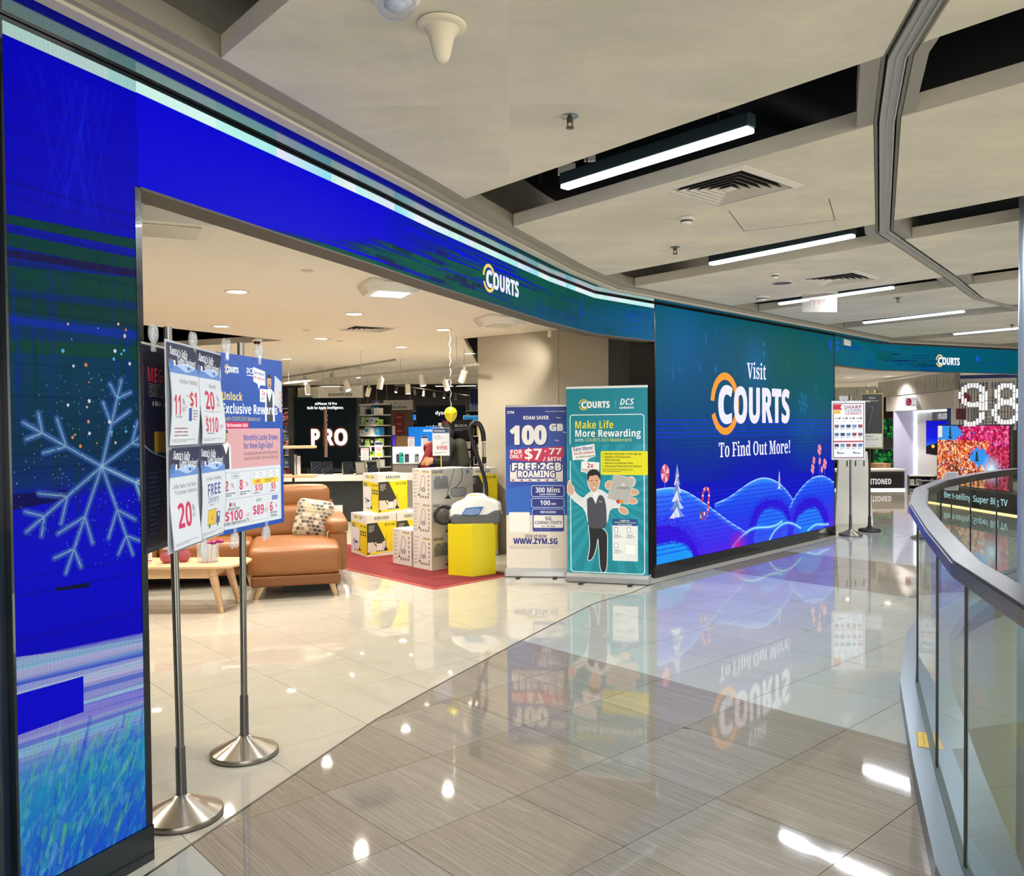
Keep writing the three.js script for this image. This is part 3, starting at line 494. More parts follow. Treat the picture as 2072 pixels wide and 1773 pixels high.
{
  const a = [1.93, -4.2], t = thing('caution_label', 'yellow caution sticker with black edging on the steel kerb of the balustrade', 'sticker', [1.885, 0.1012, -3.79], Math.PI * 0.5 - 0.42 + 0.0);
  const m = print(stickTex, 0.5); part('print', bx(0.2, 0.001, 0.075), m, t);
}
// the floor below, the far sides of the void and the mall round it
struct('floor_lower', slab([[0.5, 8], [14, 8], [14, -11], [0.5, -11]], -4.6, 0.1), M(0xa9afa4, 0.25));
struct('wall_void', [bx(0.15, 4.3, 17, 0.82, -2.5, -1.5), bx(14, 4.3, 0.15, 7, -2.5, -10.9)], M(0x8f958c, 0.7));
struct('wall_right', bx(0.2, 8.2, 30, 13.2, -0.6, -3), M(0xb9b4a6, 0.7));
struct('wall_near', bx(22, 8.2, 0.2, 3, -0.6, 6.9), M(0xb5b0a2, 0.7));
struct('wall_shop_left', bx(0.2, 3.6, 40, -9, 1.7, -14), M(0xb7ac98, 0.8));
struct('wall_shop_back', bx(30, 3.8, 0.2, 4, 1.8, -33.5), M(0x8c8478, 0.8));
struct('wall_shop_right', bx(0.2, 3.8, 20, 16.5, 1.8, -25), M(0xa59c8c, 0.8));
for (const [x, y, z, tr, w] of [[13.0, 1.35, -3, -PI / 2, 9], [13.0, -2.6, -2, -PI / 2, 9], [3, 1.35, 6.7, PI, 8]]) {   // glowing shop windows added out of view to brighten the ceiling
  const t = thing('added_lit_window', 'added glowing panel framed as a shop window, out of view', 'window', [x, y, z], tr, 'added glowing windows out of view');
  part('frame', [bx(w + 0.2, 0.1, 0.1, 0, 1.25, 0), bx(w + 0.2, 0.1, 0.1, 0, -1.25, 0), ...[-0.5, -0.25, 0, 0.25, 0.5].map((k) => bx(0.08, 2.5, 0.1, k * w, 0, 0))], M(0x3a3d40, 0.4), t);
  part('added_glow_panel', bx(w, 2.4, 0.03, 0, 0, -0.02), new THREE.MeshStandardMaterial({ color: 0xf4efe6, emissive: 0xfff6ea, emissiveIntensity: 4 }), t);
}
for (const [x, z] of [[4.5, 1], [7.5, -3.5], [9.5, 2.5]]) {       // lamps added out of view, their light bouncing up the void
  const t = thing('added_void_lamp', 'added round lamp over the void, out of view', 'light fixture', [x, 2.71, z], 0, 'added lamps above the void');
  part('housing', lathe([[0, 0.1], [0.3, 0.1], [0.34, 0.06], [0.34, 0], [0.3, 0]], 32), white, t);
  part('diffuser', lathe([[0, 0.012], [0.3, 0.012], [0.305, 0.0], [0, -0.004]], 32), new THREE.MeshStandardMaterial({ color: 0x222222, emissive: 0xfff6e8, emissiveIntensity: 3 }), t);
  rectLight(t, 0xfff3e2, LOWER * 2, 0.5, 0.5, [0, -0.02, 0]);
}
struct('column_void', [cyl(0.16, 0.16, 7.9, 3.25, -4.5, -5.05, 40)], M(0xa8b4c6, 0.3, { metalness: 0.6 }));
// ---------------------------------------------------------------- things on the corridor ceiling
{
  const t = thing('ceiling_antenna', 'cream bell-shaped antenna hanging point down from the corridor ceiling', 'antenna', [[-0.212, -2.669][0], PANEL_Y, [-0.212, -2.669][1]]);
  part('flange', lathe([[0, 0], [0.078, 0], [0.08, -0.006], [0.076, -0.014], [0.06, -0.018], [0, -0.018]], 40), M(0xe6dcc2, 0.55), t);
  part('bell', lathe([[0.064, -0.014], [0.05, -0.024], [0.04, -0.045], [0.033, -0.075], [0.027, -0.1], [0.021, -0.113], [0.012, -0.121], [0, -0.123]], 40), M(0xe6dcc2, 0.5), t);
}
{
  const t = thing('dome_lamp', 'clear glass dome on the ceiling cut by the top edge of the photo', 'dome', [[-0.334, -2.498][0], PANEL_Y, [-0.334, -2.498][1]]);
  part('collar', lathe([[0, 0], [0.07, 0], [0.072, -0.01], [0.062, -0.014], [0, -0.014]], 32), white, t);
  part('dome', lathe([[0.062, -0.012], [0.06, -0.03], [0.05, -0.048], [0.03, -0.06], [0, -0.064]], 32), M(0xf2f6ff, 0.03, { transmission: 1, thickness: 0 }), t);
  part('core', lathe([[0, -0.014], [0.03, -0.016], [0.034, -0.03], [0.02, -0.042], [0, -0.044]], 24), M(0xcfd2d6, 0.3), t);
}
function sprinkler(p, y, label) {
  const t = thing('sprinkler', label, 'sprinkler', [p[0], y, p[1]]);
  part('rosette', lathe([[0, 0], [0.034, 0], [0.036, -0.004], [0.02, -0.008], [0.012, -0.012], [0, -0.012]], 28), M(0x9aa0a2, 0.3, { metalness: 1 }), t);
  part('frame', [rod([-0.011, -0.01, 0], [-0.009, -0.046, 0], 0.003, 6), rod([0.011, -0.01, 0], [0.009, -0.046, 0], 0.003, 6), cyl(0.01, 0.01, 0.012, 0, -0.024, 0, 12)], M(0x6a5f4c, 0.4, { metalness: 0.9 }), t);
  part('deflector', lathe([[0, -0.046], [0.017, -0.046], [0.017, -0.05], [0, -0.05]], 12), M(0x6a5f4c, 0.4, { metalness: 0.9 }), t);
}
sprinkler([0.250, -3.464], PANEL_Y, 'metal sprinkler head nearest the viewer, before the first light bar');
sprinkler([1.179, -5.994], PANEL_Y, 'metal sprinkler head below the small round smoke detector, before the second light bar');
sprinkler([3.913, -8.457], PANEL_Y, 'dark sprinkler head on the ceiling panel right of the exit sign');
sprinkler([6.511, -10.864], PANEL_Y, 'farthest dark sprinkler head, above the last light bar');
function diffuserVent(c, size, turn, label, y, rings = 6) {
  const t = thing('air_vent', label, 'air vent', [c[0], y, c[1]], turn);
  const h = size / 2, ring = (r0, r1, y0, y1) => {
    const P = [], q = (r, yy) => [[-r, yy, -r], [r, yy, -r], [r, yy, r], [-r, yy, r]], A = q(r0, y0), B = q(r1, y1);
    for (let i = 0; i < 4; i++) { const j = (i + 1) % 4; P.push(...A[i], ...B[i], ...B[j], ...A[i], ...B[j], ...A[j]); }
    const g = new THREE.BufferGeometry(); g.setAttribute('position', new THREE.Float32BufferAttribute(P, 3)); g.computeVertexNormals(); return g;
  };
  const vm = M(0xe4ded2, 0.55);
  part('rim', [ring(h + 0.03, h - 0.012, -0.002, -0.01), ring(h + 0.03, h + 0.03, 0, -0.002), ring(h - 0.012, h - 0.012, -0.01, 0.06)], vm, t);
  for (let k = 0; k < rings; k++) { const r = h * (1 - 0.93 * (k + 0.42) / rings); const b = part('blade', ring(r - 0.003, r - 0.003 - h * 0.6 / rings, -0.008, 0.03), vm, t); part('blade_shade', ring(r, r - h * 0.6 / rings, -0.007, 0.031), M(0x15171c, 0.9), b); }  // dark upper sheet paints in the shade between the blades
  part('core', bx(h * 0.2, 0.006, h * 0.2, 0, -0.008, 0), vm, t);
  part('throat', [bx(size - 0.01, 0.004, size - 0.01, 0, 0.1, 0), ...[0, 1, 2, 3].map((k) => bx(size - 0.01, 0.05, 0.004, 0, 0.076, size / 2 - 0.006).applyMatrix4(new THREE.Matrix4().makeRotationY(k * PI / 2)))], M(0x0c0e12, 0.9), t);
  return t;
}
// openings for the vents are built as shallow boxes let into the panels
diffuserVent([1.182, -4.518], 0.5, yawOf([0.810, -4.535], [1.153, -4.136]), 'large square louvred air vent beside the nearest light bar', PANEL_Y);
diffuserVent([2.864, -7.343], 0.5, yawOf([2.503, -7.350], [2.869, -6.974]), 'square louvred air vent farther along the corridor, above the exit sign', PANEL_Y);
function detector(p, y, label, s = 1) {
  const t = thing('smoke_detector', label, 'smoke detector', [p[0], y, p[1]]);
  part('base', lathe([[0, 0], [0.05 * s, 0], [0.052 * s, -0.008], [0.046 * s, -0.016], [0, -0.016]], 28), white, t);
  part('head', lathe([[0.036 * s, -0.014], [0.036 * s, -0.02], [0.034 * s, -0.036], [0.022 * s, -0.044], [0, -0.045]], 28), white, t);
  part('slots', lathe([[0.0362 * s, -0.02], [0.037 * s, -0.023], [0.0362 * s, -0.03]], 28), M(0x3a3a38, 0.7), t);
}
detector([1.083, -5.149], PANEL_Y, 'white smoke detector beside the large air vent and the access panel');
detector([2.493, -8.316], PANEL_Y, 'wide white smoke detector left of the exit sign', 1.5);
detector([2.228, -7.055], PANEL_Y, 'flat white detector between the second light bar and the farther air vent', 0.8);
{
  const p = [2.437, -7.521], t = thing('ceiling_speaker', 'round grey speaker grille at the corner of the farther air vent', 'speaker', [p[0], PANEL_Y, p[1]]);
  part('rim', lathe([[0.085, 0], [0.095, 0], [0.095, -0.006], [0.085, -0.007]], 36), white, t); part('grille', lathe([[0, -0.003], [0.085, -0.003], [0.085, -0.001]], 36), M(0x5b5d5c, 0.7), t);
}
{
  const a = [1.306, -5.004], b = [1.543, -5.526], c = [2.032, -5.242], d = [1.806, -4.751];
  struct('trim_5', [[a, b], [b, c], [c, d]].map(([p, q]) => bx(dist(p, q), 0.0012, 0.005).applyMatrix4(new THREE.Matrix4().makeRotationY(yawOf(p, q)).setPosition(mid(p, q)[0], PANEL_Y - 0.0004, mid(p, q)[1]))), M(0x6f6a60, 0.9), null);
}
{
  const p = [3.025, 2.759, -8.200], t = thing('exit_sign', 'clear hanging exit sign panel seen from behind, unlit, in front of a light bar', 'sign', [p[0], 0, p[2]], 0.05);
  const tex = canvas(256, 128, (c, w, h) => { c.clearRect(0, 0, w, h); c.fillStyle = 'rgba(186,184,180,.5)'; c.fillRect(0, 0, w, h); c.save(); c.translate(w, 0); c.scale(-1, 1); text(c, 'EXIT', w * 0.5, h * 0.52, 74, 'rgba(206,186,184,.8)'); c.restore(); });
  const hgt = 0.185, y = p[1];
  part('pane', bx(0.345, hgt, 0.008, 0, y - 0.012, 0), new THREE.MeshPhysicalMaterial({ map: tex, roughness: 0.15, transparent: true, opacity: 0.92 }), t);
  part('housing', bx(0.36, 0.02, 0.03, 0, y + hgt / 2 - 0.002, 0, 0.004), white, t);
  for (const s of [-0.12, 0.12]) part('hanger', cyl(0.004, 0.004, PANEL_Y - y - 0.06, s, y + 0.09, 0, 8), white, t);
}
// ---------------------------------------------------------------- shop shell and its ceiling
const shopCeil = structGroup('ceiling_shop');
{
  const inner = offset(FACADE.slice(1, 11), -0.14);
  // plasterboard over the front of the shop, with an open service well at left
  struct('board', slab([[-1.66, -2.45], ...offset(FRONT, -0.14).slice(0, 7), [1.3, -9.1], [0.2, -10.0], [-0.6, -10.6], [-0.6, -21.4], [-3.5, -21.4], [-8.9, -21.2], [-8.9, -13.2], [-2.9, -10.65], [-3.95, -8.95], [-8.9, -7.5], [-8.9, -2.4]], SHOP_CEIL, 0.08, [ventHole({ c: [-1.62, -9.45], t: 0.55, s: 0.5 })]), M(0xefe8da, 0.9), shopCeil);
  struct('board', slab([[4.7, -11.8], [5.6, -13.0], [8.7, -14.45], [14, -16.9], [16.4, -33], [4.8, -33]], SHOP_CEIL, 0.08), M(0xefece4, 0.9), shopCeil);
  struct('slab', slab([[-9, -2.2], [1.2, -8.6], [4.5, -11.9], [16.5, -17], [16.5, -33.5], [-9, -33.5]], 3.5, 0.1), M(0x3a3a3c, 0.9), shopCeil);
  struct('board_edge', [bx(8.4, 0.22, 0.03, -4.7, SHOP_CEIL + 0.1, -21.3)], M(0xefe6d3, 0.9), shopCeil);
  struct('pipe', [rod([-8.8, 2.95, -9.3], [-2.9, 2.9, -10.3], 0.035), rod([-8.8, 3.05, -8.9], [-3.1, 3.05, -9.9], 0.05), rod([-8, 3.1, -24], [6, 3.1, -27], 0.12), rod([-8, 3.0, -27], [6, 3.05, -24], 0.08), rod([-8, 3.2, -23], [6, 3.2, -23.4], 0.16), rod([-3, 3.15, -22], [-2, 3.15, -33], 0.14), rod([0.4, 3.1, -22], [-3, 3.1, -33], 0.07)], M(0x6a6a68, 0.6), shopCeil);
}
// the closed block beside the entrance, clad in pale and dark boards
{
  const A = [-0.42, -10.45], B = [0.55, -9.7], C = [1.08, -9.3], D2 = [1.5, -8.98];
  const g = structGroup('wall_block');
  struct('cladding_panel', band([A, [lerp(A[0], B[0], 0.995), lerp(A[1], B[1], 0.995)]], -0.3, 0, 0, SHOP_CEIL + 0.1), M(0xa9a291, 0.38), g);
  struct('cladding_panel', band([B, C], -0.3, 0, 0, SHOP_CEIL + 0.1), M(0xa69f8f, 0.38), g);
  struct('cladding_panel', band([[C[0] + 0.012, C[1] - 0.009], D2], -0.3, 0.006, 0, SHOP_CEIL + 0.1), M(0x35383a, 0.42), g);
  struct('side', [band([[-0.42, -14.0], A], -0.25, 0, 0, SHOP_CEIL + 0.1), band([D2, [4.6, -12.2]], -0.2, 0, 0, 3.4), band([[4.35, -12.1], [4.8, -14.5]], -0.2, 0.02, 0, SHOP_CEIL + 0.1)], M(0x9d9788, 0.6), g);
}
{
  const t = thing('wall_spot', 'small white spotlight hung under the header, shining on the pale wall block', 'spotlight', [0.42, 2.6, -9.1], 0);
  part('stem', cyl(0.006, 0.006, 0.08, 0, 0, 0, 8), white, t);
  const m = new THREE.Matrix4().makeRotationX(0.9).setPosition(0, -0.02, 0); part('head', cyl(0.018, 0.022, 0.09, 0, -0.05, 0, 16).applyMatrix4(m), white, t); part('lens', lathe([[0, -0.051], [0.018, -0.051], [0.018, -0.05]], 16).applyMatrix4(m), new THREE.MeshStandardMaterial({ color: 0x222222, emissive: 0xfff4e2, emissiveIntensity: 4 }), t);
  const l = new THREE.SpotLight(0xfff4e4, 4, 0, 0.5, 0.9, 2); l.position.set(0, -0.06, -0.06); l.target.position.set(-0.3, -0.3, -0.8); l.castShadow = true; t.add(l, l.target);
}
function downlight(p, y, label, k = DOWN) {
  const t = thing('downlight', label, 'downlight', [p[0], y, p[1]], 0, 'round downlights in the shop ceiling');
  part('ring', lathe([[0.075, 0.0], [0.1, 0.0], [0.1, -0.006], [0.092, -0.009], [0.075, -0.004]], 32), M(0xf3efe6, 0.5), t);
  part('lens', lathe([[0, -0.0035], [0.076, -0.0035], [0.076, -0.001]], 32), new THREE.MeshStandardMaterial({ color: 0x222222, emissive: 0xfff3df, emissiveIntensity: 6 }), t);
  if (k) { const l = new THREE.SpotLight(0xfff5e8, k, 0, 1.25, 0.6, 2); l.position.set(0, -0.012, 0); l.target.position.set(0, -2, 0); l.shadow.radius = 2.5; l.castShadow = true; t.add(l, l.target); }
}
[[480, 590, 'round downlight nearest the viewer in the shop ceiling, left of the ceiling camera box'], [717, 635, 'round downlight just before the louvred vent in the shop ceiling'], [650, 685, 'round downlight just beyond the louvred vent in the shop ceiling'], [447, 660, 'round downlight above the promotion boards at the left of the shop'], [897, 667, 'round downlight to the right of the louvred vent in the shop ceiling'], [812, 702, 'round downlight behind the louvred vent near the track spotlights'], [950, 715, 'farthest round downlight, beside the beige wall block']].forEach(([x, y, l], i) => {
  const P = [[-2.236, -6.844], [-1.538, -8.222], [-2.369, -10.432], [-3.159, -9.108], [-0.777, -9.601], [-1.524, -11.592], [-0.633, -12.680]][i]; downlight(P, SHOP_CEIL, l);
});
for (const p of [[-3.4, -5.2], [-4.6, -7.0], [-5.4, -12.5], [-3.6, -13.4], [-5.5, -16], [-2.2, -16.5], [-5, -19.5], [-1.5, -19.5]]) downlight(p, SHOP_CEIL, 'round downlight deeper in the shop ceiling');
[[8.111, -20.060], [8.833, -19.582], [9.860, -20.511], [10.162, -22.585], [10.348, -24.209], [10.513, -26.075]].forEach((p, i) => downlight(p, SHOP_CEIL, ['first', 'second', 'third', 'fourth', 'fifth', 'last'][i] + ' round downlight in the ceiling of the right-hand entrance, counted from the front', DOWN * 0.8));
for (const p of [[7, -16], [11, -17.5], [12.5, -21], [9, -25]]) downlight(p, SHOP_CEIL, 'round downlight deeper in the right-hand shop hall', DOWN * 1.3);
function ceilingBox(c, w, d, turn, lamp, label) {
  const t = thing('ceiling_unit', label, 'ceiling unit', [c[0], SHOP_CEIL, c[1]], turn);
  const P = (x0, x1, y0, z0, z1, y1) => { const s = new THREE.CylinderGeometry(1, 0.82, 1, 4, 1); s.rotateY(PI / 4); const k = Math.SQRT1_2 * 2; s.scale(w / k, y0 - y1, d / k); return s.translate(0, (y0 + y1) / 2, 0); };
  part('cover', [bx(w, 0.02, d, 0, -0.01, 0, 0.006), P(0, 0, -0.02, 0, 0, -0.085)], M(0xf1ece2, 0.35), t);
  part('lens', bx(w * 0.6, 0.006, d * 0.6, 0, -0.088, 0), lamp ? new THREE.MeshStandardMaterial({ color: 0x556066, emissive: 0xd8f4fa, emissiveIntensity: 1.3, roughness: 0.2 }) : M(0xd9d2c2, 0.15, { clearcoat: 1 }), t);
  part('vent', bx(w * 0.5, 0.004, 0.02, 0, -0.02, d * 0.49), M(0xb9b2a4, 0.6), t);
}
ceilingBox([-1.79, -4.4], 0.5, 0.5, 0.42, false, 'white slope-sided ceiling box behind the header, nearest the LED pillar');
ceilingBox([-0.94, -6.52], 0.42, 0.4, 0.42, true, 'white slope-sided ceiling box with a lit lens, middle of three along the header');
ceilingBox([-0.1, -8.58], 0.44, 0.42, 0.42, false, 'white slope-sided ceiling box farthest along the header, above the pale wall block');
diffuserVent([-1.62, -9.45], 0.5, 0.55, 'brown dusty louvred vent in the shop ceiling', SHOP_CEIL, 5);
for (const [p, l] of [[[-1.445, -5.958], 'small flat cap in the shop ceiling nearest the header'], [[-2.333, -9.537], 'small flat cap in the shop ceiling left of the louvred vent'], [[-2.199, -10.743], 'small flat disc in the shop ceiling beside a downlight']]) {
  const t = thing('ceiling_disc', l, 'disc', [p[0], SHOP_CEIL, p[1]]); part('cover', lathe([[0, -0.008], [0.04, -0.008], [0.045, 0]], 24), M(0xd6cdbc, 0.6), t);
}
{
  const p = [-3.135, -10.314], t = thing('dome_camera', 'small white dome camera with a dark eye at the edge of the shop ceiling', 'camera', [p[0], SHOP_CEIL, p[1]]);
  part('body', lathe([[0, 0], [0.065, 0], [0.065, -0.03], [0.05, -0.045], [0, -0.045]], 24), white, t); part('lens', ball(0.042, 0, -0.045, 0, 1, 1, 1, 18), M(0x1b1214, 0.08), t);
}
// tracks with spotlights
function track(a, b, y, label, heads, aim) {
  const t = thing('spot_track', label, 'spotlight track', [a[0], y, a[1]], yawOf(a, b)), L = dist(a, b);
  part('rail', bx(L, 0.03, 0.034, L / 2, 0.015, 0), M(0xaaa69a, 0.5), t);
  if (y < 2.6 || y > SHOP_CEIL) for (const f of [0.08, 0.5, 0.92]) part('hanger', cyl(0.004, 0.004, (y > SHOP_CEIL ? 3.52 : SHOP_CEIL) - y - 0.02, L * f, 0.028, 0, 6), alu, t);
  heads.forEach((f, i) => {
    const x = L * f, tilt = [0.1, 0.5, -0.35, 0.25, -0.5][(i + Math.round(L)) % 5];
    const m = new THREE.Matrix4().makeTranslation(x, -0.05, 0).multiply(new THREE.Matrix4().makeRotationZ(tilt));
    const hgeo = [cyl(0.042, 0.042, 0.15, 0, -0.15, 0, 18)].map((g) => g.applyMatrix4(m));
    const head = part('spot', [...hgeo, bx(0.02, 0.05, 0.02, x, -0.025, 0)], M(0xded8cc, 0.5), t);
    part('lens', [lathe([[0, -0.151], [0.036, -0.151], [0.036, -0.149]], 18).applyMatrix4(m)], new THREE.MeshStandardMaterial({ color: 0x222222, emissive: 0xfff4e2, emissiveIntensity: 4 }), head);
    if (i % 2 === 0 && aim) { const l = new THREE.SpotLight(0xfff0dc, TRACK, 0, 0.75, 0.6, 2); l.position.set(x + Math.sin(tilt) * 0.24, -0.05 - Math.cos(tilt) * 0.24, 0); l.target.position.set(x + Math.sin(tilt) * 2, -2.2, 0); l.shadow.radius = 2; l.castShadow = true; t.add(l, l.target); }
  });
}
track([-5.2, -18.4], [-1.9, -13.6], SHOP_CEIL - 0.03, 'track of white cylinder spotlights nearest the louvred vent', [0.3, 0.55, 0.75], true);
track([-3.957, -14.076], [-0.398, -10.098], 2.3, 'track of white cylinder spotlights running to the pale wall block', [0.2, 0.42, 0.6, 0.78, 0.95], true);
track([-3.121, -15.280], [-0.466, -11.785], 2.3, 'track of white cylinder spotlights at the end of the white ceiling', [0.25, 0.55, 0.8], true);
track([-3.2, -22.6], [-1.4, -31.5], 2.72, 'track of white cylinder spotlights hung below the open dark ceiling', [0.03, 0.12, 0.2, 0.3, 0.42, 0.55, 0.7], true);
track([-0.9, -22.4], [-1.4, -31.5], 2.78, 'second track of spotlights below the open dark ceiling, by the blue banner', [0.05, 0.15, 0.28, 0.45, 0.65], true);
// lamps added to light the hidden deep shop
for (const [x, z] of [[-6.5, -24], [-3, -25], [1, -25], [-6, -29.5], [-2, -30], [2, -30]]) {
  const t = thing('added_shop_lamp', 'added long white lamp hung in the open ceiling deep in the shop', 'light fixture', [x, 3.05, z], 0, 'added lamps in the open ceiling');
  part('housing', bx(1.5, 0.05, 0.1, 0, 0.03, 0, 0.01), white, t); part('diffuser', bx(1.46, 0.012, 0.09, 0, 0, 0), new THREE.MeshStandardMaterial({ color: 0x222222, emissive: 0xfffaf0, emissiveIntensity: 3 }), t); rectLight(t, 0xfff9f0, DEEP, 1.46, 0.09, [0, -0.01, 0]);
}
// ---------------------------------------------------------------- sign stands
const INK = '#2a2c34', RED = '#c0183c', NAVY = '#1b2440';
function seasonSheet(body) {                                 // a sale notice: dark winter heading over white paper
  return canvas(420, 560, (c, w, h) => {
    const r = rng(4); c.fillStyle = '#cfd4dc'; c.fillRect(0, 0, w, h);
    c.strokeStyle = '#3a4258'; c.lineWidth = 5; c.strokeRect(3, 3, w - 6, h - 6);
    c.fillStyle = '#1a2645'; c.fillRect(5, 5, w - 10, h * 0.24);
    for (let k = 0; k < 3; k++) { c.fillStyle = ['#7fa6d8', '#a7c2e6', '#5f86c8'][k]; c.beginPath(); c.moveTo(5, h * 0.29); for (let x = 5; x <= w - 5; x += 8) c.lineTo(x, h * (0.2 + 0.02 * k) + Math.sin(x / 55 + k * 1.7) * 14); c.lineTo(w - 5, h * 0.29); c.fill(); }
    c.fillStyle = '#3b6fb8'; c.fillRect(12, h * 0.16, 44, 50); c.fillStyle = '#b8493c'; c.fillRect(30, h * 0.15, 14, 12); c.fillStyle = '#f2e6d8'; c.fillRect(66, h * 0.165, 26, 30); c.fillStyle = '#2b3e74'; c.fillRect(w * 0.62, h * 0.215, 30, 14);
    text(c, 'Santa\'s Jolly', w * 0.36, h * 0.085, 62, '#eef0f6', { font: SERIF, w: w * 0.58, rot: 0.06, slant: -0.15 }); text(c, 'Good Savings!', w * 0.62, h * 0.165, 62, '#eef0f6', { font: SERIF, w: w * 0.66, rot: 0.03, slant: -0.15 });
    body(c, w, h); small(c, 30, h * 0.935, w - 70, 2, 9, '#777b86', 3);
  });
}
const sheets = [
  seasonSheet((c, w, h) => { text(c, 'Furniture / Bedding', w * 0.62, h * 0.36, 34, INK, { bold: false, w: w * 0.6 }); text(c, '11', w * 0.22, h * 0.6, 150, RED, { w: w * 0.28 }); text(c, '%', w * 0.43, h * 0.565, 52, INK, { bold: false }); text(c, 'OFF', w * 0.43, h * 0.64, 32, INK, { bold: false }); text(c, '+', w * 0.53, h * 0.61, 30, INK); text(c, '$1', w * 0.78, h * 0.535, 118, RED, { w: w * 0.28 }); text(c, 'For only', w * 0.6, h * 0.5, 18, INK, { bold: false }); rr(c, w * 0.61, h * 0.62, 44, 74, 6, '#3556a8'); small(c, w * 0.76, h * 0.64, 70, 4, 16, '#5a5e6a', 8); text(c, 'Storewide', w * 0.26, h * 0.71, 22, INK, { bold: false }); for (let k = 0; k < 3; k++) { small(c, w * 0.14, h * (0.82 + 0.035 * k), w * 0.75, 1, 15, '#8a3345', 11 + k); } }),
  seasonSheet((c, w, h) => { text(c, 'Resilient', w * 0.58, h * 0.37, 34, INK, { bold: false }); text(c, 'UP TO', w * 0.3, h * 0.425, 15, INK, { bold: false }); text(c, '20', w * 0.42, h * 0.53, 150, RED, { w: w * 0.4 }); text(c, '%', w * 0.76, h * 0.5, 54, INK, { bold: false }); text(c, 'OFF', w * 0.76, h * 0.57, 32, INK, { bold: false }); c.strokeStyle = '#666'; c.lineWidth = 2; c.beginPath(); c.moveTo(w * 0.15, h * 0.645); c.lineTo(w * 0.85, h * 0.645); c.stroke(); text(c, 'O', w * 0.5, h * 0.645, 18, INK); text(c, 'UP TO', w * 0.2, h * 0.7, 15, INK, { bold: false }); text(c, '$110', w * 0.44, h * 0.79, 128, RED, { w: w * 0.54 }); text(c, 'OFF', w * 0.82, h * 0.81, 32, INK, { bold: false }); small(c, w * 0.25, h * 0.875, w * 0.5, 1, 14, '#555', 5); }),
  seasonSheet((c, w, h) => { text(c, 'Coffee Tables / Side Tables /', w * 0.52, h * 0.385, 30, INK, { bold: false, w: w * 0.84 }); text(c, 'TV Consoles / Sideboards', w * 0.55, h * 0.445, 30, INK, { bold: false, w: w * 0.78 }); text(c, '20', w * 0.46, h * 0.68, 190, '#c41f52', { w: w * 0.5 }); text(c, '%', w * 0.78, h * 0.63, 60, INK, { bold: false }); text(c, 'OFF', w * 0.78, h * 0.7, 30, INK, { bold: false }); }),
  seasonSheet((c, w, h) => { text(c, 'Furniture / Bedding', w * 0.5, h * 0.36, 28, INK, { bold: false, w: w * 0.62 }); text(c, 'FREE', w * 0.5, h * 0.48, 96, '#24488c', { w: w * 0.56 }); text(c, 'Delivery', w * 0.48, h * 0.585, 56, '#24488c', { bold: false, w: w * 0.46 }); small(c, w * 0.32, h * 0.64, w * 0.36, 1, 12, '#666', 5); rr(c, w * 0.26, h * 0.7, 150, 92, 4, '#dcb53c', '#5a4b20', 3); text(c, 'C', w * 0.44, h * 0.785, 44, '#6a5a20'); rr(c, w * 0.62, h * 0.735, 62, 72, 8, '#2f54a4'); c.fillStyle = '#dfe8f2'; c.fillRect(w * 0.68, h * 0.75, 24, 22); for (const x of [0.34, 0.68]) { c.fillStyle = '#2a7c84'; c.beginPath(); c.arc(w * x, h * 0.872, 15, 0, 7); c.fill(); } }),
];
